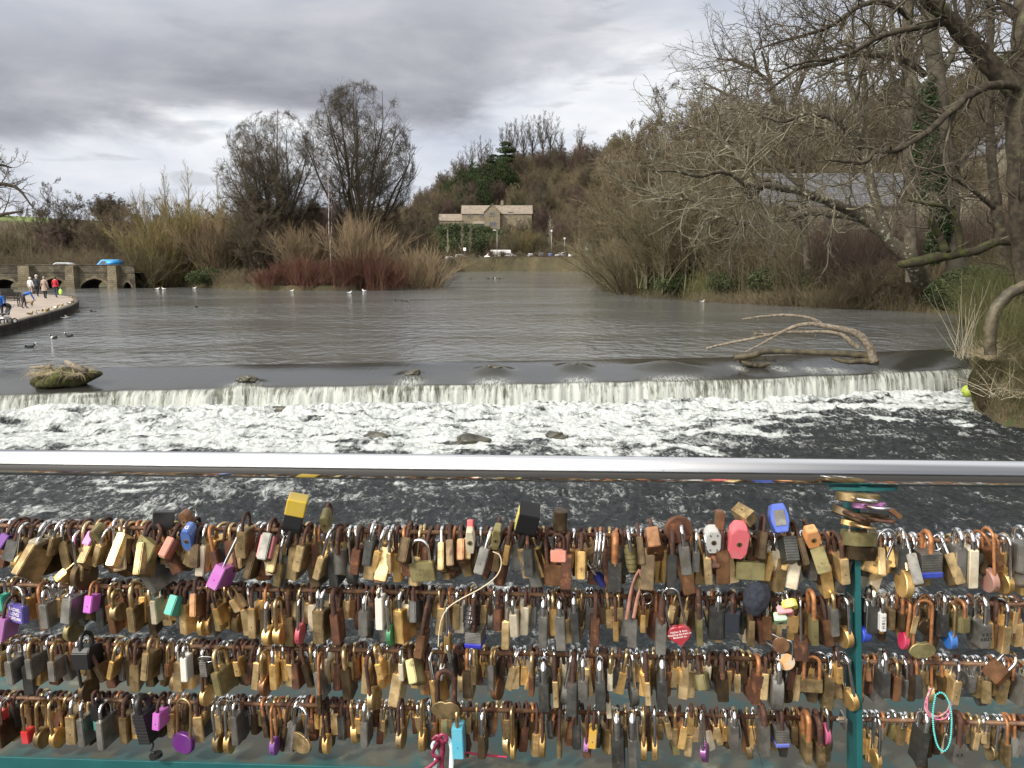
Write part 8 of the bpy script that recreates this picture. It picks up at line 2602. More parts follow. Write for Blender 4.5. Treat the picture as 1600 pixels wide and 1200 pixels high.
 (851, 1082, 'rect', 44, 56, 19, 22, 6, 'dark_steel', 'chrome', 0, 8, 2, 26, 'heavy grey padlock with fat gleaming shackle, leftmost of three', 'leftmost heavy grey padlock', 2, 0),
 (938, 1080, 'rect', 44, 58, 19, 20, 6, 'dark_steel', 'chrome', 0, 8, 2, 26, 'heavy grey padlock with fat gleaming shackle, middle of three', 0, 2, 0),
 (1034, 1078, 'rect', 44, 56, 19, 22, 6, 'dark_steel', 'chrome', 0, 8, 2, 26, 'heavy grey padlock with fat gleaming shackle, rightmost of three', 0, 2, 0),
 (831, 1066, 'rect', 34, 40, 10, 26, 3.4, 'copper', 'brassy', 0, 8, 0, 24, 'orange toned padlock left of the leftmost heavy grey one', 0, 2, 1),
 (869, 1078, 'rect', 38, 52, 10, 26, 3.8, 'brass', 'rusty', 0, 10, 3, 22, 'bright slim padlock between heavy grey padlocks', 0, 2, 1),
 (912, 1072, 'rect', 40, 38, 18, 26, 3.8, 'steel', 'chrome', 0, 16, 2, 22, 'grey padlock with spots left of the middle heavy one', 0, 2, 0),
 (953, 1062, 'rect', 24, 34, 10, 20, 2.8, 'cream', 'brassy', 0, 8, 0, 24, 'cream little padlock right of the middle heavy grey one', 0, 2, 0),
 (1012, 1076, 'rect', 42, 46, 10, 32, 4, 'brass', 'rusty', 0, 14, 5, 22, 'rust-spotted brass padlock left of the rightmost heavy one', 0, 2, 1),
 (1071, 1052, 'rect', 24, 34, 10, 24, 2.6, 'brass', 'rusty', 0, 6, 5, 24, 'bright gold padlock right of the rightmost heavy grey one', 0, 2, 0),
 (1097, 1064, 'hex', 36, 28, 26, 18, 3, 'olive', 'rusty', 20, 30, 14, 24, 'chunky olive padlock tilted at the right of the third rail', 'chunky olive padlock', 2, 1),
 (1129, 1072, 'rect', 38, 44, 20, 24, 4.4, 'bronze', 'rusty', 0, 20, 3, 20, 'brown flat-faced padlock right of the chunky olive one', 0, 2, 0),
 (1213, 1082, 'oval', 40, 64, 20, 18, 5, 'steel', 'chrome', 0, 6, 0, 28, 'long grey oval padlock without markings', 'grey oval padlock', 2, 0),
 (1228, 1034, 'round', 32, 32, 3, 18, 2, surf('orange_patina', (.42, .38, .30), (.62, .32, .12), 60, .6), 'chrome', 0, 80, 0, 34, 'round disc padlock blotched orange and grey', 'blotched disc', 2, 0),
 (1220, 1008, 'round', 30, 30, 3, 8, 1.6, 'copper', 'chrome', 62, 80, 0, 36, 'pinkish brass disc tipped flat above the blotched disc', 0, 2, 0),
 (1268, 1070, 'rect', 38, 26, 12, 30, 3, 'old_brass', 'copper', 0, 82, 2, 26, 'plain brass plate-like padlock face-on near the post', 'brass plate padlock', 2, 0),
 (1308, 1050, 'rect', 30, 32, 12, 22, 2.6, 'gold', 'rusty', 0, -6, 6, 24, 'bright orange-gold padlock beside the post on the third rail', 0, 2, 1),
 (1328, 1092, 'round', 44, 42, 12, 58, 3, 'gold', 'chrome', 0, -40, 12, 18, 'big round brass padlock at the foot of the post', 0, 2, 0),
 (1440, 1016, 'dheart', 48, 32, 10, 64, 3, 'olive', 'copper', 0, -88, 2, 32, 'brass double heart padlock right of the post', 'brass double heart', 2, 0),
 (1557, 1050, 'rect', 40, 34, 14, 14, 3, 'copper', 'chrome', 0, -40, -38, 24, 'golden square padlock tilted beside the far right', 'tilted golden square', 2, 0),
 (1378, 1064, 'rect', 36, 50, 16, 22, 4, 'dark_steel', 'chrome', 0, -8, 2, 20, 'dark grey padlock second right of the post on the third rail', 0, 2, 0),
 (2, 1130, 'rect', 34, 48, 12, 18, 3, plastic((.75, .06, .07)), 'chrome', 0, 10, 4, 24, 'bright red padlock cut by the left edge', 0, 3, 0),
 (45, 1148, 'rect', 24, 26, 16, 48, 2.4, plastic((.62, .025, .03)), 'brassy', 0, 14, 3, 24, 'bright red block padlock hanging low', 'red block padlock', 3, 0),
 (12, 1141, 'rect', 52, 46, 15, 24, 5, 'bronze', 'chrome', 0, 16, 2, 20, 'big brown padlock left of the red block', 0, 3, 0),
 (66, 1152, 'round', 36, 42, 13, 48, 3, 'old_brass', 'brassy', 0, 30, -3, 22, 'worn round padlock right of the red block', 0, 3, 0),
 (91, 1152, 'round', 38, 40, 12, 48, 3, 'gold', 'brassy', 0, 26, 3, 24, 'round golden padlock second right of the red block', 0, 3, 0),
 (138, 1136, 'rect', 48, 56, 14, 14, 3.4, 'steel', 'chrome', 0, 14, 2, 24, 'tall grey padlock left of the black wheel box', 0, 3, 0),
 (153, 1110, 'rect', 22, 36, 19, 14, 3, plastic((.012, .013, .014)), 'rusty', 0, 24, 4, 28, 'black box padlock over a turquoise one', 'black box padlock', 3, 0),
 (156, 1130, 'rect', 22, 20, 14, 40, 2, plastic((.06, .48, .38)), 'chrome', 0, 10, 0, 22, 'turquoise padlock peeping out below the black box', 0, 3, 0),
 (168, 1140, 'rect', 50, 58, 14, 14, 3.4, 'steel', 'chrome', 0, 16, 2, 22, 'tall grey padlock right of the black box', 0, 3, 0),
 (231, 1132, 'lam', 40, 60, 26, 14, 6, plastic((.014, .014, .015), .6), 'black', 0, 30, 10, 26, 'black ribbed rubber-clad padlock with dangling cap', 'black ribbed padlock', 3, 0),
 (251, 1122, 'rect', 34, 34, 15, 12, 3, plastic((.58, .13, .56)), 'rusty', 4, 16, -4, 32, 'pinkish purple padlock in front of the black ribbed one', 'pinkish purple padlock', 3, 1),
 (287, 1160, 'oval', 46, 40, 12, 56, 2.4, plastic((.13, .022, .19), .25), 'brassy', 0, 74, -4, 28, 'shiny deep purple heart padlock hanging low', 'deep purple heart padlock', 3, 0),
 (343, 1160, 'round', 34, 40, 13, 52, 2.6, 'old_brass', 'chrome', 0, 26, 3, 26, 'round dull gold padlock right of the purple heart', 0, 3, 0),
 (359, 1160, 'round', 34, 42, 12, 52, 2.6, 'gold', 'chrome', 0, 18, 0, 26, 'bright gold round padlock second right of the purple heart', 0, 3, 1),
 (372, 1136, 'rect', 34, 58, 14, 14, 3, 'steel', 'chrome', 0, 12, 2, 22, 'tall dull grey padlock right of the bright gold round one', 0, 3, 0),
 (429, 1165, 'round', 30, 36, 11, 56, 2.6, plastic((.20, .06, .32), .3), 'copper', 0, 10, 0, 28, 'violet round padlock on a long orange shackle', 'violet round padlock', 3, 1),
 (468, 1160, 'round', 60, 40, 6, 40, 3, 'old_brass', 'chrome', 0, 62, -4, 18, 'flat brass padlock like a half disc under the bottom rail', 0, 3, 0),
 (511, 1162, 'round', 30, 40, 11, 58, 2.6, 'gold', 'rusty', 0, 12, 2, 24, 'gold round padlock on long rusty shackle', 0, 3, 0),
 (573, 1140, 'rect', 40, 50, 14, 20, 4, 'steel', 'chrome', 0, 8, 0, 24, 'tall clean steel padlock left of the brass double heart', 0, 3, 0),
 (627, 1152, 'round', 40, 42, 12, 44, 3, 'old_brass', 'rusty', 0, 20, 0, 24, 'round worn padlock left of the brass double heart', 0, 3, 1),
 (697, 1109, 'dheart', 56, 38, 10, 44, 4.4, 'old_brass', 'rusty', 0, 86, 0, 40, 'blank brass double heart padlock above the ribbons', 'blank double heart', 3, 0),
 (661, 1155, 'round', 32, 46, 12, 48, 2.8, 'gold', 'brassy', 0, 14, 0, 26, 'golden round padlock left of the ribbons', 0, 3, 1),
 (717, 1155, 'rect', 34, 62, 21, 20, 3.2, plastic((.10, .50, .68), .3), 'brassy', 0, 6, 2, 36, 'large sky blue padlock on the bottom rail', 'sky blue padlock', 3, 1),
 (755, 1160, 'rect', 38, 46, 15, 30, 4, 'bronze', 'chrome', 0, 12, 0, 24, 'brown padlock with white shackle right of the sky blue one', 0, 3, 0),
 (802, 1170, 'round', 30, 40, 9, 56, 2.8, 'gold', 'brassy', 0, 12, 2, 26, 'gold round padlock at the end of the crimson cord', 0, 3, 0),
 (848, 1165, 'round', 30, 46, 11, 56, 2.8, 'gold', 'rusty', 0, 14, 0, 26, 'gold round padlock right of the crimson cord', 0, 3, 0),
 (874, 1166, 'barrel', 11, 46, 11, 52, 2.4, 'old_brass', 'rusty', 0, 0, 0, 26, 'long slim brass barrel hanging low', 0, 3, 0),
 (916, 1164, 'round', 24, 26, 9, 52, 2, plastic((.42, .16, .42)), 'rusty', 0, 14, -2, 26, 'small lilac round padlock below the yellow one', 0, 3, 1),
 (926, 1150, 'rect', 26, 38, 15, 22, 2.8, plastic((.68, .40, .05)), 'rusty', 0, 8, -3, 28, 'yellow-orange padlock with rounded corners', 'yellow-orange padlock', 3, 1),
 (951, 1106, 'rect', 22, 32, 9, 10, 2.4, 'cream', 'rusty', 0, 8, 6, 26, 'pink and cream little padlock on the bottom rail', 0, 3, 0),
 (966, 1168, 'rect', 46, 60, 24, 28, 6, 'dark_steel', 'chrome', 0, 14, 4, 24, 'massive dark padlock with thick chrome shackle, left of another', 'massive dark padlock', 3, 0),
 (988, 1172, 'rect', 46, 66, 17, 30, 6.5, 'steel', 'chrome', 0, 8, 2, 28, 'massive grey padlock with thick chrome shackle, right of another', 0, 3, 0),
 (1006, 1170, 'round', 34, 46, 12, 50, 3, 'gold', 'brassy', 0, 14, 2, 30, 'gold round padlock right of the massive grey one', 0, 3, 1),
 (1023, 1170, 'round', 34, 46, 10, 52, 3, 'gold', 'chrome', 0, 14, 2, 30, 'second gold round padlock right of the massive grey one', 0, 3, 1),
 (1101, 1176, 'heart', 34, 38, 12, 56, 2.4, plastic((.20, .05, .20), .3), 'chrome', 0, 50, 6, 30, 'plum coloured heart padlock near the right middle', 'plum heart padlock', 3, 0),
 (1079, 1130, 'rect', 22, 36, 11, 12, 2.8, 'gold', 'rusty', 0, 6, 0, 26, 'bright gold padlock left of the plum heart', 0, 3, 0),
 (1146, 1148, 'rect', 34, 50, 15, 14, 4, 'steel', 'chrome', 0, 4, 2, 24, 'steel padlock right of the plum heart', 0, 3, 0),
 (1192, 1150, 'rect', 40, 60, 18, 16, 5, 'steel', 'rusty', 0, -4, 4, 24, 'broad steel padlock right of the dangling wire', 0, 3, 0),
 (1219, 1146, 'lam', 34, 30, 24, 24, 3.4, 'steel', 'rusty', 0, -6, 3, 28, 'steel padlock with lavender blue base', 'lavender based padlock', 3, 0),
 (1259, 1168, 'rect', 38, 46, 12, 34, 5, 'old_brass', 'copper', 0, -8, 2, 26, 'tarnished padlock with thick orange shackle', 0, 3, 0),
 (1279, 1176, 'rect', 40, 48, 13, 34, 5, 'old_brass', 'rusty', 0, -8, 6, 26, 'tarnished padlock with thick rusty shackle left of the pink ring', 0, 3, 1),
 (1289, 1146, 'round', 34, 40, 9, 24, 2.6, plastic((.50, .09, .20)), 'chrome', 0, -24, 4, 28, 'raspberry pink round padlock near the post', 'raspberry padlock', 3, 0),
 (1368, 1186, 'round', 34, 38, 9, 56, 2.4, 'gold', 'chrome', 0, -24, 2, 24, 'gold round padlock hanging low right of the post', 'low gold round padlock', 3, 0),
 (1436, 1162, 'rect', 40, 66, 15, 18, 4.4, 'dark_steel', 'chrome', 0, -10, -4, 24, 'tall dark padlock left of the bead bracelet', 'tall dark padlock', 3, 0),
 (1491, 1172, 'rect', 34, 40, 22, 42, 5, 'steel', 'rusty', 0, -14, 0, 22, 'scuffed grey padlock scrawled with black pen behind the bracelet', 0, 3, 0),
]
WORDS = {'brass': 'bright brass', 'gold': 'golden', 'old_brass': 'tarnished brass', 'bronze': 'dark bronze', 'steel': 'grey steel', 'dark_steel': 'dark steel', 'rust': 'rusted', 'copper': 'coppery', 'cream': 'pale brass', 'olive': 'olive'}
SHW = {'chrome': 'shiny', 'brassy': 'stained', 'rusty': 'rusty', 'copper': 'orange', 'black': 'black'}
taken = {0: [], 1: [], 2: [], 3: []}
marks = {0: [], 1: [], 2: [], 3: []}
spec_objs = {}
for sp in SP:
 px, py, shape, w, h, t, L, sr, bmt, smt, pi_, ya, ro, off, lab, lm, row, pin = sp
 if abs(ya) < 60:
  ya = -ya * .4
 g_ = .00112 if row == 0 else .00102
 w, h, t, L, sr = w * g_, h * g_, t * g_, L * g_, sr * .001
 rot = mrot(pi_, ya, ro)
 sg = (shape, w, h, t, L, sr)
 mt_ = LM[bmt] if isinstance(bmt, str) else bmt
 key = pi_ >= 20 and abs(ro) < 150 or pi_ > 60
 e, zt_, b = padlock(sg, (0, 0, 0), rot, lab, 'padlocks fastened to the railing rods', mt_, SH[smt], key=key, pin=bool(pin) and not key)
 c = Vector((0, 0, b.location.z - h / 2))
 tgt = RP(px, py, off * .001)
 e.location = tgt - rot @ c
 spec_objs[lab] = (e, b, sg)
 taken[row].append((tgt.x, max(abs(math.cos(R(ya))) * t, abs(math.sin(R(ya))) * w) * .5))
 if lm:
  marks[row].append((tgt.x, lm))
# ---- the rest of each row, built one by one between them
kinds = [('rect', 36, 34, 12), ('rect', 40, 42, 14), ('rect', 30, 32, 10), ('rect', 44, 50, 16), ('hex', 40, 40, 16), ('taper', 40, 42, 16), ('round', 36, 36, 11), ('rect', 28, 28, 11), ('rect', 40, 46, 12), ('barrel', 13, 36, 13), ('rect', 34, 40, 15)]
kw = np.array([14, 14, 12, 9, 7, 5, 5, 12, 10, 1.5, 10], float)
kw /= kw.sum()
bodies = ['brass', 'gold', 'old_brass', 'bronze', 'steel', 'dark_steel', 'rust', 'copper', 'cream', 'olive']
pr = {0: [.14, .08, .17, .19, .05, .08, .18, .07, .02, .02], 1: [.16, .10, .17, .15, .08, .09, .15, .06, .03, .01], 2: [.17, .10, .17, .15, .08, .09, .14, .06, .02, .02], 3: [.14, .12, .19, .15, .09, .09, .14, .06, .01, .01]}
pr_right = [.10, .12, .30, .12, .16, .10, .02, .04, .01, .03]
cand = []
lr = np.random.default_rng(99)
for row in range(4):
 x = xr(-45, row)
 x1 = xr(1645, row)
 while x < x1:
  dens = .0108
  right = x > xp
  x += dens * lr.uniform(.65, 1.35)
  if abs(x - xp) < .020:
   continue
  if right and row == 0 and x > xp and lr.random() < .1:
   x += .01
  k = kinds[lr.choice(len(kinds), p=kw)]
  sc = lr.uniform(.85, 1.12) * (.92 if row == 3 else 1.0) * (.9 if right else 1.0)
  q = np.array(pr_right if right else pr[row])
  b = bodies[lr.choice(10, p=q / q.sum())]
  if b in ('rust', 'bronze', 'copper'):
   s_ = lr.choice(['rusty', 'rusty', 'rusty', 'brassy', 'copper'])
  else:
   s_ = lr.choice(['chrome', 'chrome', 'brassy', 'rusty', 'rusty'] if not right else ['chrome', 'chrome', 'chrome', 'brassy', 'copper'])
  L = lr.choice([12, 16, 20, 26, 34], p=[.25, .3, .22, .15, .08])
  if k[0] == 'round':
   L = lr.choice([30, 40, 46])
  clear = min([abs(x - tx) - tw for tx, tw in taken[row]] + [9])
  cand.append(dict(row=row, x=x, k=k, sc=sc * (1.17 if row == 0 else 1.0), b=b, s=s_, L=float(L), size=k[1] * k[2] * sc, clear=clear, r=lr.random()))
NSP = len(SP)
N_IND = 300 - NSP
order = sorted(cand, key=lambda c: -(c['size'] * (1 if c['clear'] > .002 else .45) * (1.0 + .25 * (c['row'] < 3)) * (.8 + .4 * c['r'])))
chosen = order[:N_IND]
rest = order[N_IND:]
names4 = ('top', 'second', 'third', 'bottom')
ordw = ('first', 'second', 'third', 'fourth', 'fifth', 'sixth', 'seventh', 'eighth', 'ninth', 'tenth', 'eleventh', 'twelfth', 'thirteenth', 'fourteenth', 'fifteenth', 'sixteenth')
def cand_spec(c, quant=True):
 sc = round(c['sc'] * 12) / 12
 shape, w, h, t = c['k']
 return (shape, w * sc * .00110, h * sc * .00122, t * sc * .00118, c['L'] * .00112, {'rect': .0033}.get(shape, .0032) * (1.25 if w > 42 else 1.0))
def cand_rot(c):
 """the plate of every padlock is across the rod, swung a little"""
 side = 0
 yaw = lr.normal(-3 if c['x'] < .3 else 1, 9)
 return mrot(lr.normal(0, 3) + (lr.uniform(15, 40) if c['row'] == 0 and lr.random() < .12 else 0), yaw, lr.normal(0, 6.0) * (1.8 if c['row'] == 0 else 1.0))
seen = {}
counts = {}
for row in range(4):
 cs = sorted([c for c in chosen if c['row'] == row], key=lambda c: c['x'])
 mk = sorted(marks[row])
 for c in cs:
  near = min(mk, key=lambda m: abs(m[0] - c['x']))
  side = 'left' if c['x'] < near[0] else 'right'
  c['near'], c['side'] = near, side
 for m in mk:
  for side in ('left', 'right'):
   g = sorted([c for c in cs if c['near'] == m and c['side'] == side], key=lambda c: abs(c['x'] - m[0]))
   for i, c in enumerate(g):
    c['n'] = ordw[min(i, 15)]
 for c in cs:
  sp = cand_spec(c)
  rot = cand_rot(c)
  kind_w = {'round': 'round', 'barrel': 'barrel', 'hex': 'chunky', 'taper': 'chunky'}.get(c['k'][0], '')
  lab = '%s %spadlock, %s shackle, %s plain one %s of the %s' % (WORDS[c['b']], kind_w + ' ' if kind_w else '', SHW[c['s']], c['n'], c['side'], c['near'][1])
  if len(lab.split()) <= 13:
   lab += ', %s rail' % names4[row]
  if lab in seen:
   print('DUP', lab)
  seen[lab] = 1
  off = lr.uniform(-.002, .010) + (0.008 if c['clear'] < .002 else 0)
  o = rail_pt(c['x'], ROWZ[row], off)
  padlock(sp, o, rot, lab, 'padlocks fastened to the railing rods', LM[c['b']], SH[c['s']], pin=(lr.random() < .35 and c['k'][0] not in ('barrel',)), key=False)
# ---- the smaller locks wedged in between: one mass
def mass_of_locks():
 vs, fs4, mi = [], [], []
 allm = list(LM.values()) + list(SH.values())
 idx = {m.name: i for i, m in enumerate(allm)}
 mes = {}
 bm_all = bmesh.new()
 for c in rest:
  sp = cand_spec(c)
  shape, w, h, t, L, sr = sp
  w *= .92
  key = (shape, round(w, 4), round(h, 4), round(t, 4), c['b'])
  rot = cand_rot(c).to_4x4()
  rot.translation = rail_pt(c['x'], ROWZ[c['row']], lr.uniform(-.018, -.004))
  s = min(w * .36, .0165) if shape != 'barrel' else max(t * .55, .007)
  zt_ = -(L + s - sr - ROD)
  me = body_mesh(shape, w, h, t, LM[c['b']])
  n0 = len(bm_all.verts)
  f0 = len(bm_all.faces)
  bm_all.from_mesh(me)
  bm_all.verts.ensure_lookup_table()
  bm_all.faces.ensure_lookup_table()
  Mx = rot @ Matrix.Translation((0, 0, zt_ + .0015))
  for v in bm_all.verts[n0:]:
   v.co = Mx @ v.co
  for f in bm_all.faces[f0:]:
   f.material_index = idx[LM[c['b']].name]
  n0 = len(bm_all.verts)
  f0 = len(bm_all.faces)
  bm_all.from_mesh(shackle_mesh(s, L, sr, SH[c['s']]))
  bm_all.verts.ensure_lookup_table()
  bm_all.faces.ensure_lookup_table()
  Mx = rot @ Matrix.Translation((0, 0, zt_))
  for v in bm_all.verts[n0:]:
   v.co = Mx @ v.co
  for f in bm_all.faces[f0:]:
   f.material_index = idx[SH[c['s']].name]
 me = bpy.data.meshes.new('padlocks')
 bm_all.to_mesh(me)
 bm_all.free()
 for m in allm:
  me.materials.append(m)
 o = link('padlocks', me)
 tag(o, 'smaller padlocks wedged tightly between the larger ones on all four rods', 'padlocks', kind='stuff')
mass_of_locks()
print('LOCKS individual', NSP + len(chosen), 'rest', len(rest))
# ---- hearts stacked on top of the post
for px, py, w, t, mt_, sh_, lab, tilt, ya in (
  (1340, 777, 60, 11, 'old_brass', 'chrome', 'broad brass heart padlock lying flat on top of the stack at the post', 4, 0),
  (1357, 789, 48, 8, plastic((.42, .15, .38)), 'chrome', 'lilac heart padlock lying flat just under the topmost brass one', 3, 8),
  (1330, 805, 54, 11, 'bronze', 'rusty', 'dark brass heart padlock tilted to the right in the middle of the stack', 20, -14),
  (1362, 808, 48, 10, 'bronze', 'rusty', 'dark bronze padlock with keyhole lying behind the tilted heart in the stack', 5, 12),
  (1337, 818, 42, 8, 'gold', 'brassy', 'golden heart padlock pinched under the tilted dark one', 10, 4),
  (1341, 840, 46, 16, 'olive', 'chrome', 'thick brass padlock with keyhole on top, below the hearts at the post', 2, 0),
  (1344, 862, 42, 16, 'bronze', 'rusty', 'brown padlock at the bottom of the stack in front of the post', 5, 6)):
 mat_ = LM[mt_] if isinstance(mt_, str) else mt_
 shape = 'dheart' if t < 14 else 'taper'
 w_, t_ = w * .00128, t * .0014
 rot = BASE @ Matrix.Rotation(R(tilt), 3, 'Y') @ Matrix.Rotation(R(ya), 3, 'Z') @ Matrix.Rotation(R(90), 3, 'Z') @ Matrix.Rotation(R(-80), 3, 'Y')
 if shape == 'taper':
  rot = BASE @ Matrix.Rotation(R(tilt), 3, 'Y') @ Matrix.Rotation(R(ya + 90), 3, 'Z')
  sg = ('taper', w_ , t_ * 1.1, .030, .012, .003)
 else:
  sg = ('dheart', w_, w_ * .62, t_, .02, .0026)
 e, zt_, b = padlock(sg, (0, 0, 0), rot, lab, 'padlocks stacked at the top of the teal post', mat_, SH[sh_], key=False)
 c = Vector((0, 0, b.location.z - sg[2] / 2))
 e.location = RP(px, py, .034) - rot @ c
# lettering and small marks
def text_mesh(txt, size, mat, align='CENTER', thick=.00025, spacing=1.0):
 cu = bpy.data.curves.new('lettering', 'FONT')
 cu.body = txt
 cu.size = size
 cu.align_x = align
 cu.align_y = 'CENTER'
 cu.extrude = thick
 cu.space_line = spacing
 o = bpy.data.objects.new('tmp', cu)
 COL.objects.link(o)
 dg = bpy.context.evaluated_depsgraph_get()
 me = bpy.data.meshes.new_from_object(o.evaluated_get(dg))
 bpy.data.objects.remove(o)
 me.materials.clear()
 me.materials.append(mat)
 return me
M['white_ink'] = surf('white_ink', (.75, .70, .68), None, 4, .6)
M['black_ink'] = surf('black_ink', (.012, .012, .014), None, 4, .5)
M['engraved'] = surf('engraving', (.13, .10, .05), None, 4, .7)
def letter(lab, txt, size, mat, face='+x', dz=0.0, rz=0.0, spacing=1.0, dy=0.0):
 e, b, sg = spec_objs[lab]
 shape, w, h, t = sg[:4]
 o = link('lettering', text_mesh(txt, size, mat, spacing=spacing), b)
 if face == '+x':
  o.rotation_euler = (Matrix.Rotation(R(90), 4, 'Z') @ Matrix.Rotation(R(90), 4, 'X') @ Matrix.Rotation(R(rz), 4, 'Z')).to_euler()
  o.location = (t / 2 + .0004, dy, -h / 2 + dz)
 elif face == '-x':
  o.rotation_euler = (Matrix.Rotation(R(-90), 4, 'Z') @ Matrix.Rotation(R(90), 4, 'X') @ Matrix.Rotation(R(rz), 4, 'Z')).to_euler()
  o.location = (-t / 2 - .0004, dy, -h / 2 + dz)
 else:
  o.rotation_euler = (Matrix.Rotation(R(90), 4, 'X') @ Matrix.Rotation(R(rz), 4, 'Z')).to_euler()
  o.location = (0, -w / 2 - .0004, -h / 2 + dz)
 return o
# a padlock with yaw ~ +84 shows its -x face to the viewer
letter('engraved red heart padlock on a tall white shackle', 'Nathan & Amy\nWedding day here in\nBakewell xx', .0052, M['white_ink'], '-x', dz=.004, spacing=1.05)
letter('square brass padlock hung face-on with engraved lettering', 'TRI-\nCIRCLE', .008, M['engraved'], '-x')
letter('violet padlock face-on with handwritten white words', 'RACHEL\nLOVES\nJORDAN', .009, M['white_ink'], '-x')
letter('white padlock lettered with initials down its edge', 'H B L J', .0078, M['black_ink'], 'front', rz=90)
letter('brass padlock with engraved words turned face-on right of the post', 'Together\nforever\nxx', .0062, M['engraved'], '+x')
letter('large brassy padlock with cut letters on its face', 'L B', .016, M['engraved'], '-x')
letter('steel padlock stamped with a column of lettering', 'H M\nL M\n2016', .0058, M['engraved'], 'front')
letter('orange padlock with engraved hatch marks', '////', .008, M['engraved'], 'front')
letter('blue padlock showing its brass keyhole on the top rail', 'G', .012, M['white_ink'], 'front', dz=-.004)
letter('grey padlock covered in black pen writing', 'X R 7\nKELLY', .0085, M['black_ink'], 'front')
letter('scuffed grey padlock scrawled with black pen behind the bracelet', 'X R', .009, M['black_ink'], 'front')
def add_part(lab, name, boxes, mat, bevel=.001):
 e, b, sg = spec_objs[lab]
 bm = bmesh.new()
 for c_, s_ in boxes:
  add_box(bm, c_, s_, bevel=bevel)
 return link(name, bm_mesh(name, bm, mat), e if name != 'band' else b)
def base_cap(lab, col_, frac=.28):
 e, b, sg = spec_objs[lab]
 shape, w, h, t = sg[:4]
 bm = bmesh.new()
 add_box(bm, (0, 0, -h + .001), (t * 1.08, w * 1.08, h * frac), bevel=.0022)
 link('bumper', bm_mesh('bumper', bm, plastic(col_)), b)
base_cap('laminated steel padlock with blue base', (.03, .06, .42))
base_cap('laminated steel padlock with deep blue base', (.02, .02, .42), .34)
base_cap('steel padlock with lavender blue base', (.13, .16, .55))
def side_panel(lab, col_, f='x', frac=.9, d=.0012):
 e, b, sg = spec_objs[lab]
 shape, w, h, t = sg[:4]
 bm = bmesh.new()
 if f == 'x':
  add_box(bm, (0, 0, -h * .5), (t + d * 2, w * frac * .8, h * frac), bevel=.001)
 elif f == 'end':
  add_box(bm, (0, 0, -h - .0006), (t * .62, w * .55, .0016), bevel=.0004)
 link('panel', bm_mesh('panel', bm, plastic(col_) if isinstance(col_, tuple) else col_), b)
side_panel('large black padlock with yellow scale plate above the top rail', (.72, .62, .10), 'x', .75)
base_cap('big yellow and black padlock standing above the top rail', (.60, .42, .03), .62)
side_panel('silver padlock with pink side and keyhole end', (.72, .20, .22), 'x', .85)
for l_ in ('small bright pink padlock on the top rail', 'salmon red padlock with brass keyhole end', 'blue padlock showing its brass keyhole on the top rail', 'sea green padlock with brass keyhole end', 'large coral pink padlock showing its keyhole'):
 pass
side_panel('salmon red padlock with brass keyhole end', LM['old_brass'], 'end')
side_panel('sea green padlock with brass keyhole end', LM['old_brass'], 'end')
side_panel('blue rimmed padlock with steel face above the rail', LM['steel'], 'end')
# four rivets on the grey face
e, b, sg = spec_objs['light grey padlock face with keyhole and four rivets']
bm = bmesh.new()
for sx in (-1, 1):
 for sy in (-1, 1):
  add_cyl(bm, (sx * .0062, sy * .0145, -sg[2] - .0012), (sx * .0062, sy * .0145, -sg[2]), .0014, seg=10)
link('rivets', bm_mesh('rivets', bm, LM['dark_steel']), b)
# dial numbers of the black combination lock
e, b, sg = spec_objs['black combination padlock with white numbered dials']
for i, tx in enumerate(('0 8', '3 5', '3 2', '1 7')):
 o = link('dial_numbers', text_mesh(tx, .0055, M['white_ink']), b)
 o.rotation_euler = (R(90), 0, 0)
 o.location = (0, -sg[3] / 2 * 1.06 - .0003, -sg[2] * (.2 + .19 * i))
# ---- red cap standing on the cream keyhole lock
bm = bmesh.new()
add_box(bm, (0, 0, 0), (.0115, .014, .020), bevel=.002)
o = link('cap', bm_mesh('cap', bm, plastic((.72, .12, .12))))
o.location = RP(735, 820, .016)
o.rotation_euler = (R(-15), 0, RA)
tag(o, 'small red plastic cap above the cream keyhole padlock', 'cap')
# ---- chrome rings, ribbons, cords, bag, bracelet
def curve_tube(name, pts, r, mat, label=None, cat=None, K=60, sides=8, parent=None, closed=False, flat=None):
 P0, R0 = resample(pts, [r] * len(pts) if isinstance(r, (int, float)) else r, K)
 v, f = tubes(P0[None], R0[None], sides)
 o = link(name, np_mesh(name, v, f, mat), parent)
 if label:
  tag(o, label, cat)
 return o
e0 = RP(934, 858, .02)
for i, (dx, rr_) in enumerate(((-.006, .022), (.0, .024), (.007, .021))):
 pts = [(math.sin(a) * .004 + dx, math.cos(a) * rr_ * .9, math.sin(a) * rr_ * 1.55 - .004) for a in np.linspace(0, 2 * math.pi, 17)]
 o = curve_tube('ring', pts, .0026, SH['chrome'], 'thick chrome ring hooked over the top rail, %s of three' % ('left', 'middle', 'right')[i], 'ring', K=48)
 o['group'] = 'chrome rings on the top rail'
 o.location = e0
 o.rotation_euler.z = RA
for px, py, rw, rh, lab in ((1011, 935, .010, .012, 'loose steel key ring above the golden padlock'), (1464, 848, .012, .016, 'thin wire ring knotted among the shackles right of the post'), (322, 1030, .016, .007, 'wire ring wound round the silver padlock')):
 pts = [(math.cos(a) * rw, -.3 * math.sin(a) * .01, math.sin(a) * rh) for a in np.linspace(0, 2 * math.pi, 17)]
 o = curve_tube('ring', pts, .0009, SH['chrome'], lab, 'ring', K=48, sides=6)
 o.location = RP(px, py, .034)
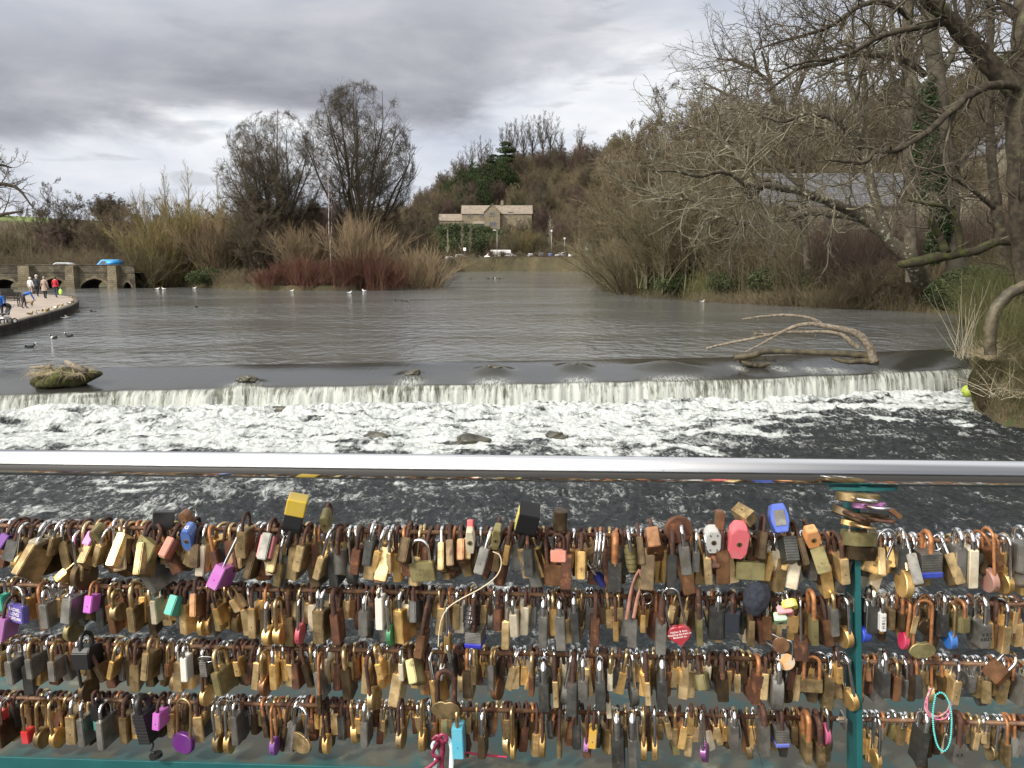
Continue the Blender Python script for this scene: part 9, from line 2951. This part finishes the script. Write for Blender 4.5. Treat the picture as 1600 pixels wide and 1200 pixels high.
def ribbon(px_pts, wd, mat, label, off=.035, cat='ribbon', thick=.0006, wave=.0):
 P0, _ = resample([tuple(RP(p[0], p[1], off + (p[2] if len(p) > 2 else 0))) for p in px_pts], [1] * len(px_pts), 50)
 T = np.gradient(P0, axis=0)
 T /= np.linalg.norm(T, axis=1, keepdims=True)
 N = np.cross(T, np.array([0, 1.0, 0]))
 N /= np.linalg.norm(N, axis=1, keepdims=True) + 1e-9
 tw = np.sin(np.linspace(0, 6, 50))[:, None] * .35
 N = N * np.cos(tw) + np.array([0, 1.0, 0]) * np.sin(tw)
 Fr = np.cross(N, T)
 rows = [P0 - N * wd / 2 - Fr * thick, P0 + N * wd / 2 - Fr * thick, P0 + N * wd / 2 + Fr * thick, P0 - N * wd / 2 + Fr * thick]
 V = np.stack(rows, 1)
 idx = np.arange(200).reshape(50, 4)
 F = np.stack([idx[:-1], np.roll(idx[:-1], -1, 1), np.roll(idx[1:], -1, 1), idx[1:]], -1).reshape(-1, 4)
 o = link('ribbon', np_mesh('ribbon', V.reshape(-1, 3), F, mat, smooth=False))
 tag(o, label, cat)
 return o
rb_s = surf('salmon_ribbon', (.33, .16, .115), (.24, .11, .075), 60, .7)
rb_b = surf('burgundy_ribbon', (.16, .015, .04), (.24, .03, .07), 60, .35)
rb_w = surf('pale_blue_ribbon', (.62, .72, .74), (.5, .6, .64), 60, .4)
ribbon([(1000, 890), (992, 905), (985, 930), (979, 968)], .0065, rb_s, 'salmon ribbon strip hanging from the top rail, left tail')
ribbon([(1000, 890), (1004, 910), (996, 935), (990, 966)], .0065, rb_s, 'salmon ribbon strip hanging from the top rail, right tail', off=.038)
ribbon([(688, 1150), (700, 1155), (706, 1170), (704, 1215)], .009, rb_w, 'pale blue ribbon tail curling right below the double heart', off=.045)
ribbon([(686, 1152), (676, 1165), (682, 1180), (676, 1215)], .008, rb_w, 'pale blue ribbon tail hanging left below the double heart', off=.042)
ribbon([(684, 1150), (692, 1165), (690, 1190), (692, 1215)], .009, rb_b, 'burgundy ribbon tail hanging straight below the double heart', off=.040)
ribbon([(690, 1152), (676, 1176), (684, 1186), (668, 1200), (655, 1206)], .007, rb_b, 'burgundy ribbon tail trailing off to the left', off=.047)
ribbon([(676, 1156), (684, 1150), (694, 1160), (698, 1152), (690, 1148), (680, 1158)], .007, rb_b, 'burgundy bow knotted above the ribbon tails', off=.050)
ribbon([(1455, 1075), (1446, 1105), (1462, 1120), (1480, 1112), (1486, 1095)], .006, surf('pink_print_ribbon', (.42, .12, .16), (.62, .42, .40), 150, .6), 'pink patterned ribbon looped around the bead bracelet', off=.040)
curve_tube('cord', [tuple(RP(a, b, .045)) for a, b in ((770, 862), (781, 868), (783, 884), (774, 902), (750, 920), (720, 936), (700, 950), (690, 968), (686, 990), (685, 1010))], .0012, surf('string', (.55, .47, .33), None, 90, .9), 'pale string looping down from the top rail to the third', 'string', K=80, sides=6)
curve_tube('cord', [tuple(RP(a, b, .02)) for a, b in ((724, 1175), (750, 1179), (792, 1183))], .0022, surf('crimson_cord', (.33, .015, .06), None, 90, .6), 'crimson cord lying along under the sky blue padlock', 'cord', K=30, sides=8)
curve_tube('wire', [tuple(RP(a, b, .03)) for a, b in ((1174, 1118), (1178, 1150), (1188, 1185), (1192, 1198))], .0010, SH['chrome'], 'thin bright wire dangling near the right of the bottom rail', 'wire', K=30, sides=6)
# pink cord across the shackles at 1455
curve_tube('cord', [tuple(RP(a, b, .05)) for a, b in ((1449, 1088), (1450, 1115), (1464, 1124), (1480, 1120), (1487, 1100))], .0013, surf('pink_cord', (.6, .15, .28), None, 90, .6), 'thin pink cord crossing behind the turquoise bracelet', 'cord', K=40, sides=6)
# bracelet of beads
br_pts = [(1462, 1086), (1458, 1110), (1459, 1140), (1465, 1165), (1475, 1174), (1484, 1160), (1487, 1130), (1485, 1105), (1478, 1088), (1470, 1082)]
P0, _ = resample([tuple(RP(a, b, .055)) for a, b in br_pts + br_pts[:1]], [1] * 11, 62)
bm = bmesh.new()
for p in P0[:-1]:
 add_ball(bm, tuple(p - P0[0]), .0021, 1)
o = link('bracelet', bm_mesh('bracelet', bm, surf('turquoise_bead', (.06, .42, .42), (.10, .52, .48), 200, .3), True))
o.location = tuple(P0[0])
tag(o, 'turquoise bead bracelet looped over a rusty shackle', 'bracelet')
# black bag / cloth bundle
bm = bmesh.new()
bmesh.ops.create_icosphere(bm, subdivisions=4, radius=1)
r_ = np.random.default_rng(4)
ph = r_.uniform(0, 6, (6, 3))
for v in bm.verts:
 n = sum(math.sin(v.co.x * (2 + k) + ph[k][0]) * math.sin(v.co.y * (2.3 + k) + ph[k][1]) * math.sin(v.co.z * (1.8 + k) + ph[k][2]) / (1 + .4 * k) for k in range(6))
 v.co *= 1 + .14 * n
 v.co.x *= .025
 v.co.y *= .016
 v.co.z *= .031
o = link('cloth_bundle', bm_mesh('cloth_bundle', bm, surf('navy_cloth', (.010, .012, .020), (.020, .024, .036), 150, .9), True))
o.location = RP(1183, 935, .03)
tag(o, 'knotted black cloth bundle hanging from the second rail', 'cloth')
# dangling cap of the ribbed lock
e, b, sg = spec_objs['black ribbed rubber-clad padlock with dangling cap']
o = curve_tube('cap_strap', [(0, 0, -sg[2]), (.004, -.004, -sg[2] - .012), (-.002, -.006, -sg[2] - .022), (.006, -.008, -sg[2] - .026)], .0018, plastic((.014, .014, .015), .6), K=20, parent=b)
bm = bmesh.new()
add_cyl(bm, (.008, -.008, -sg[2] - .034), (.008, -.008, -sg[2] - .027), .0125, seg=20)
link('cap', bm_mesh('rubber_cap', bm, plastic((.014, .014, .015), .6)), b)
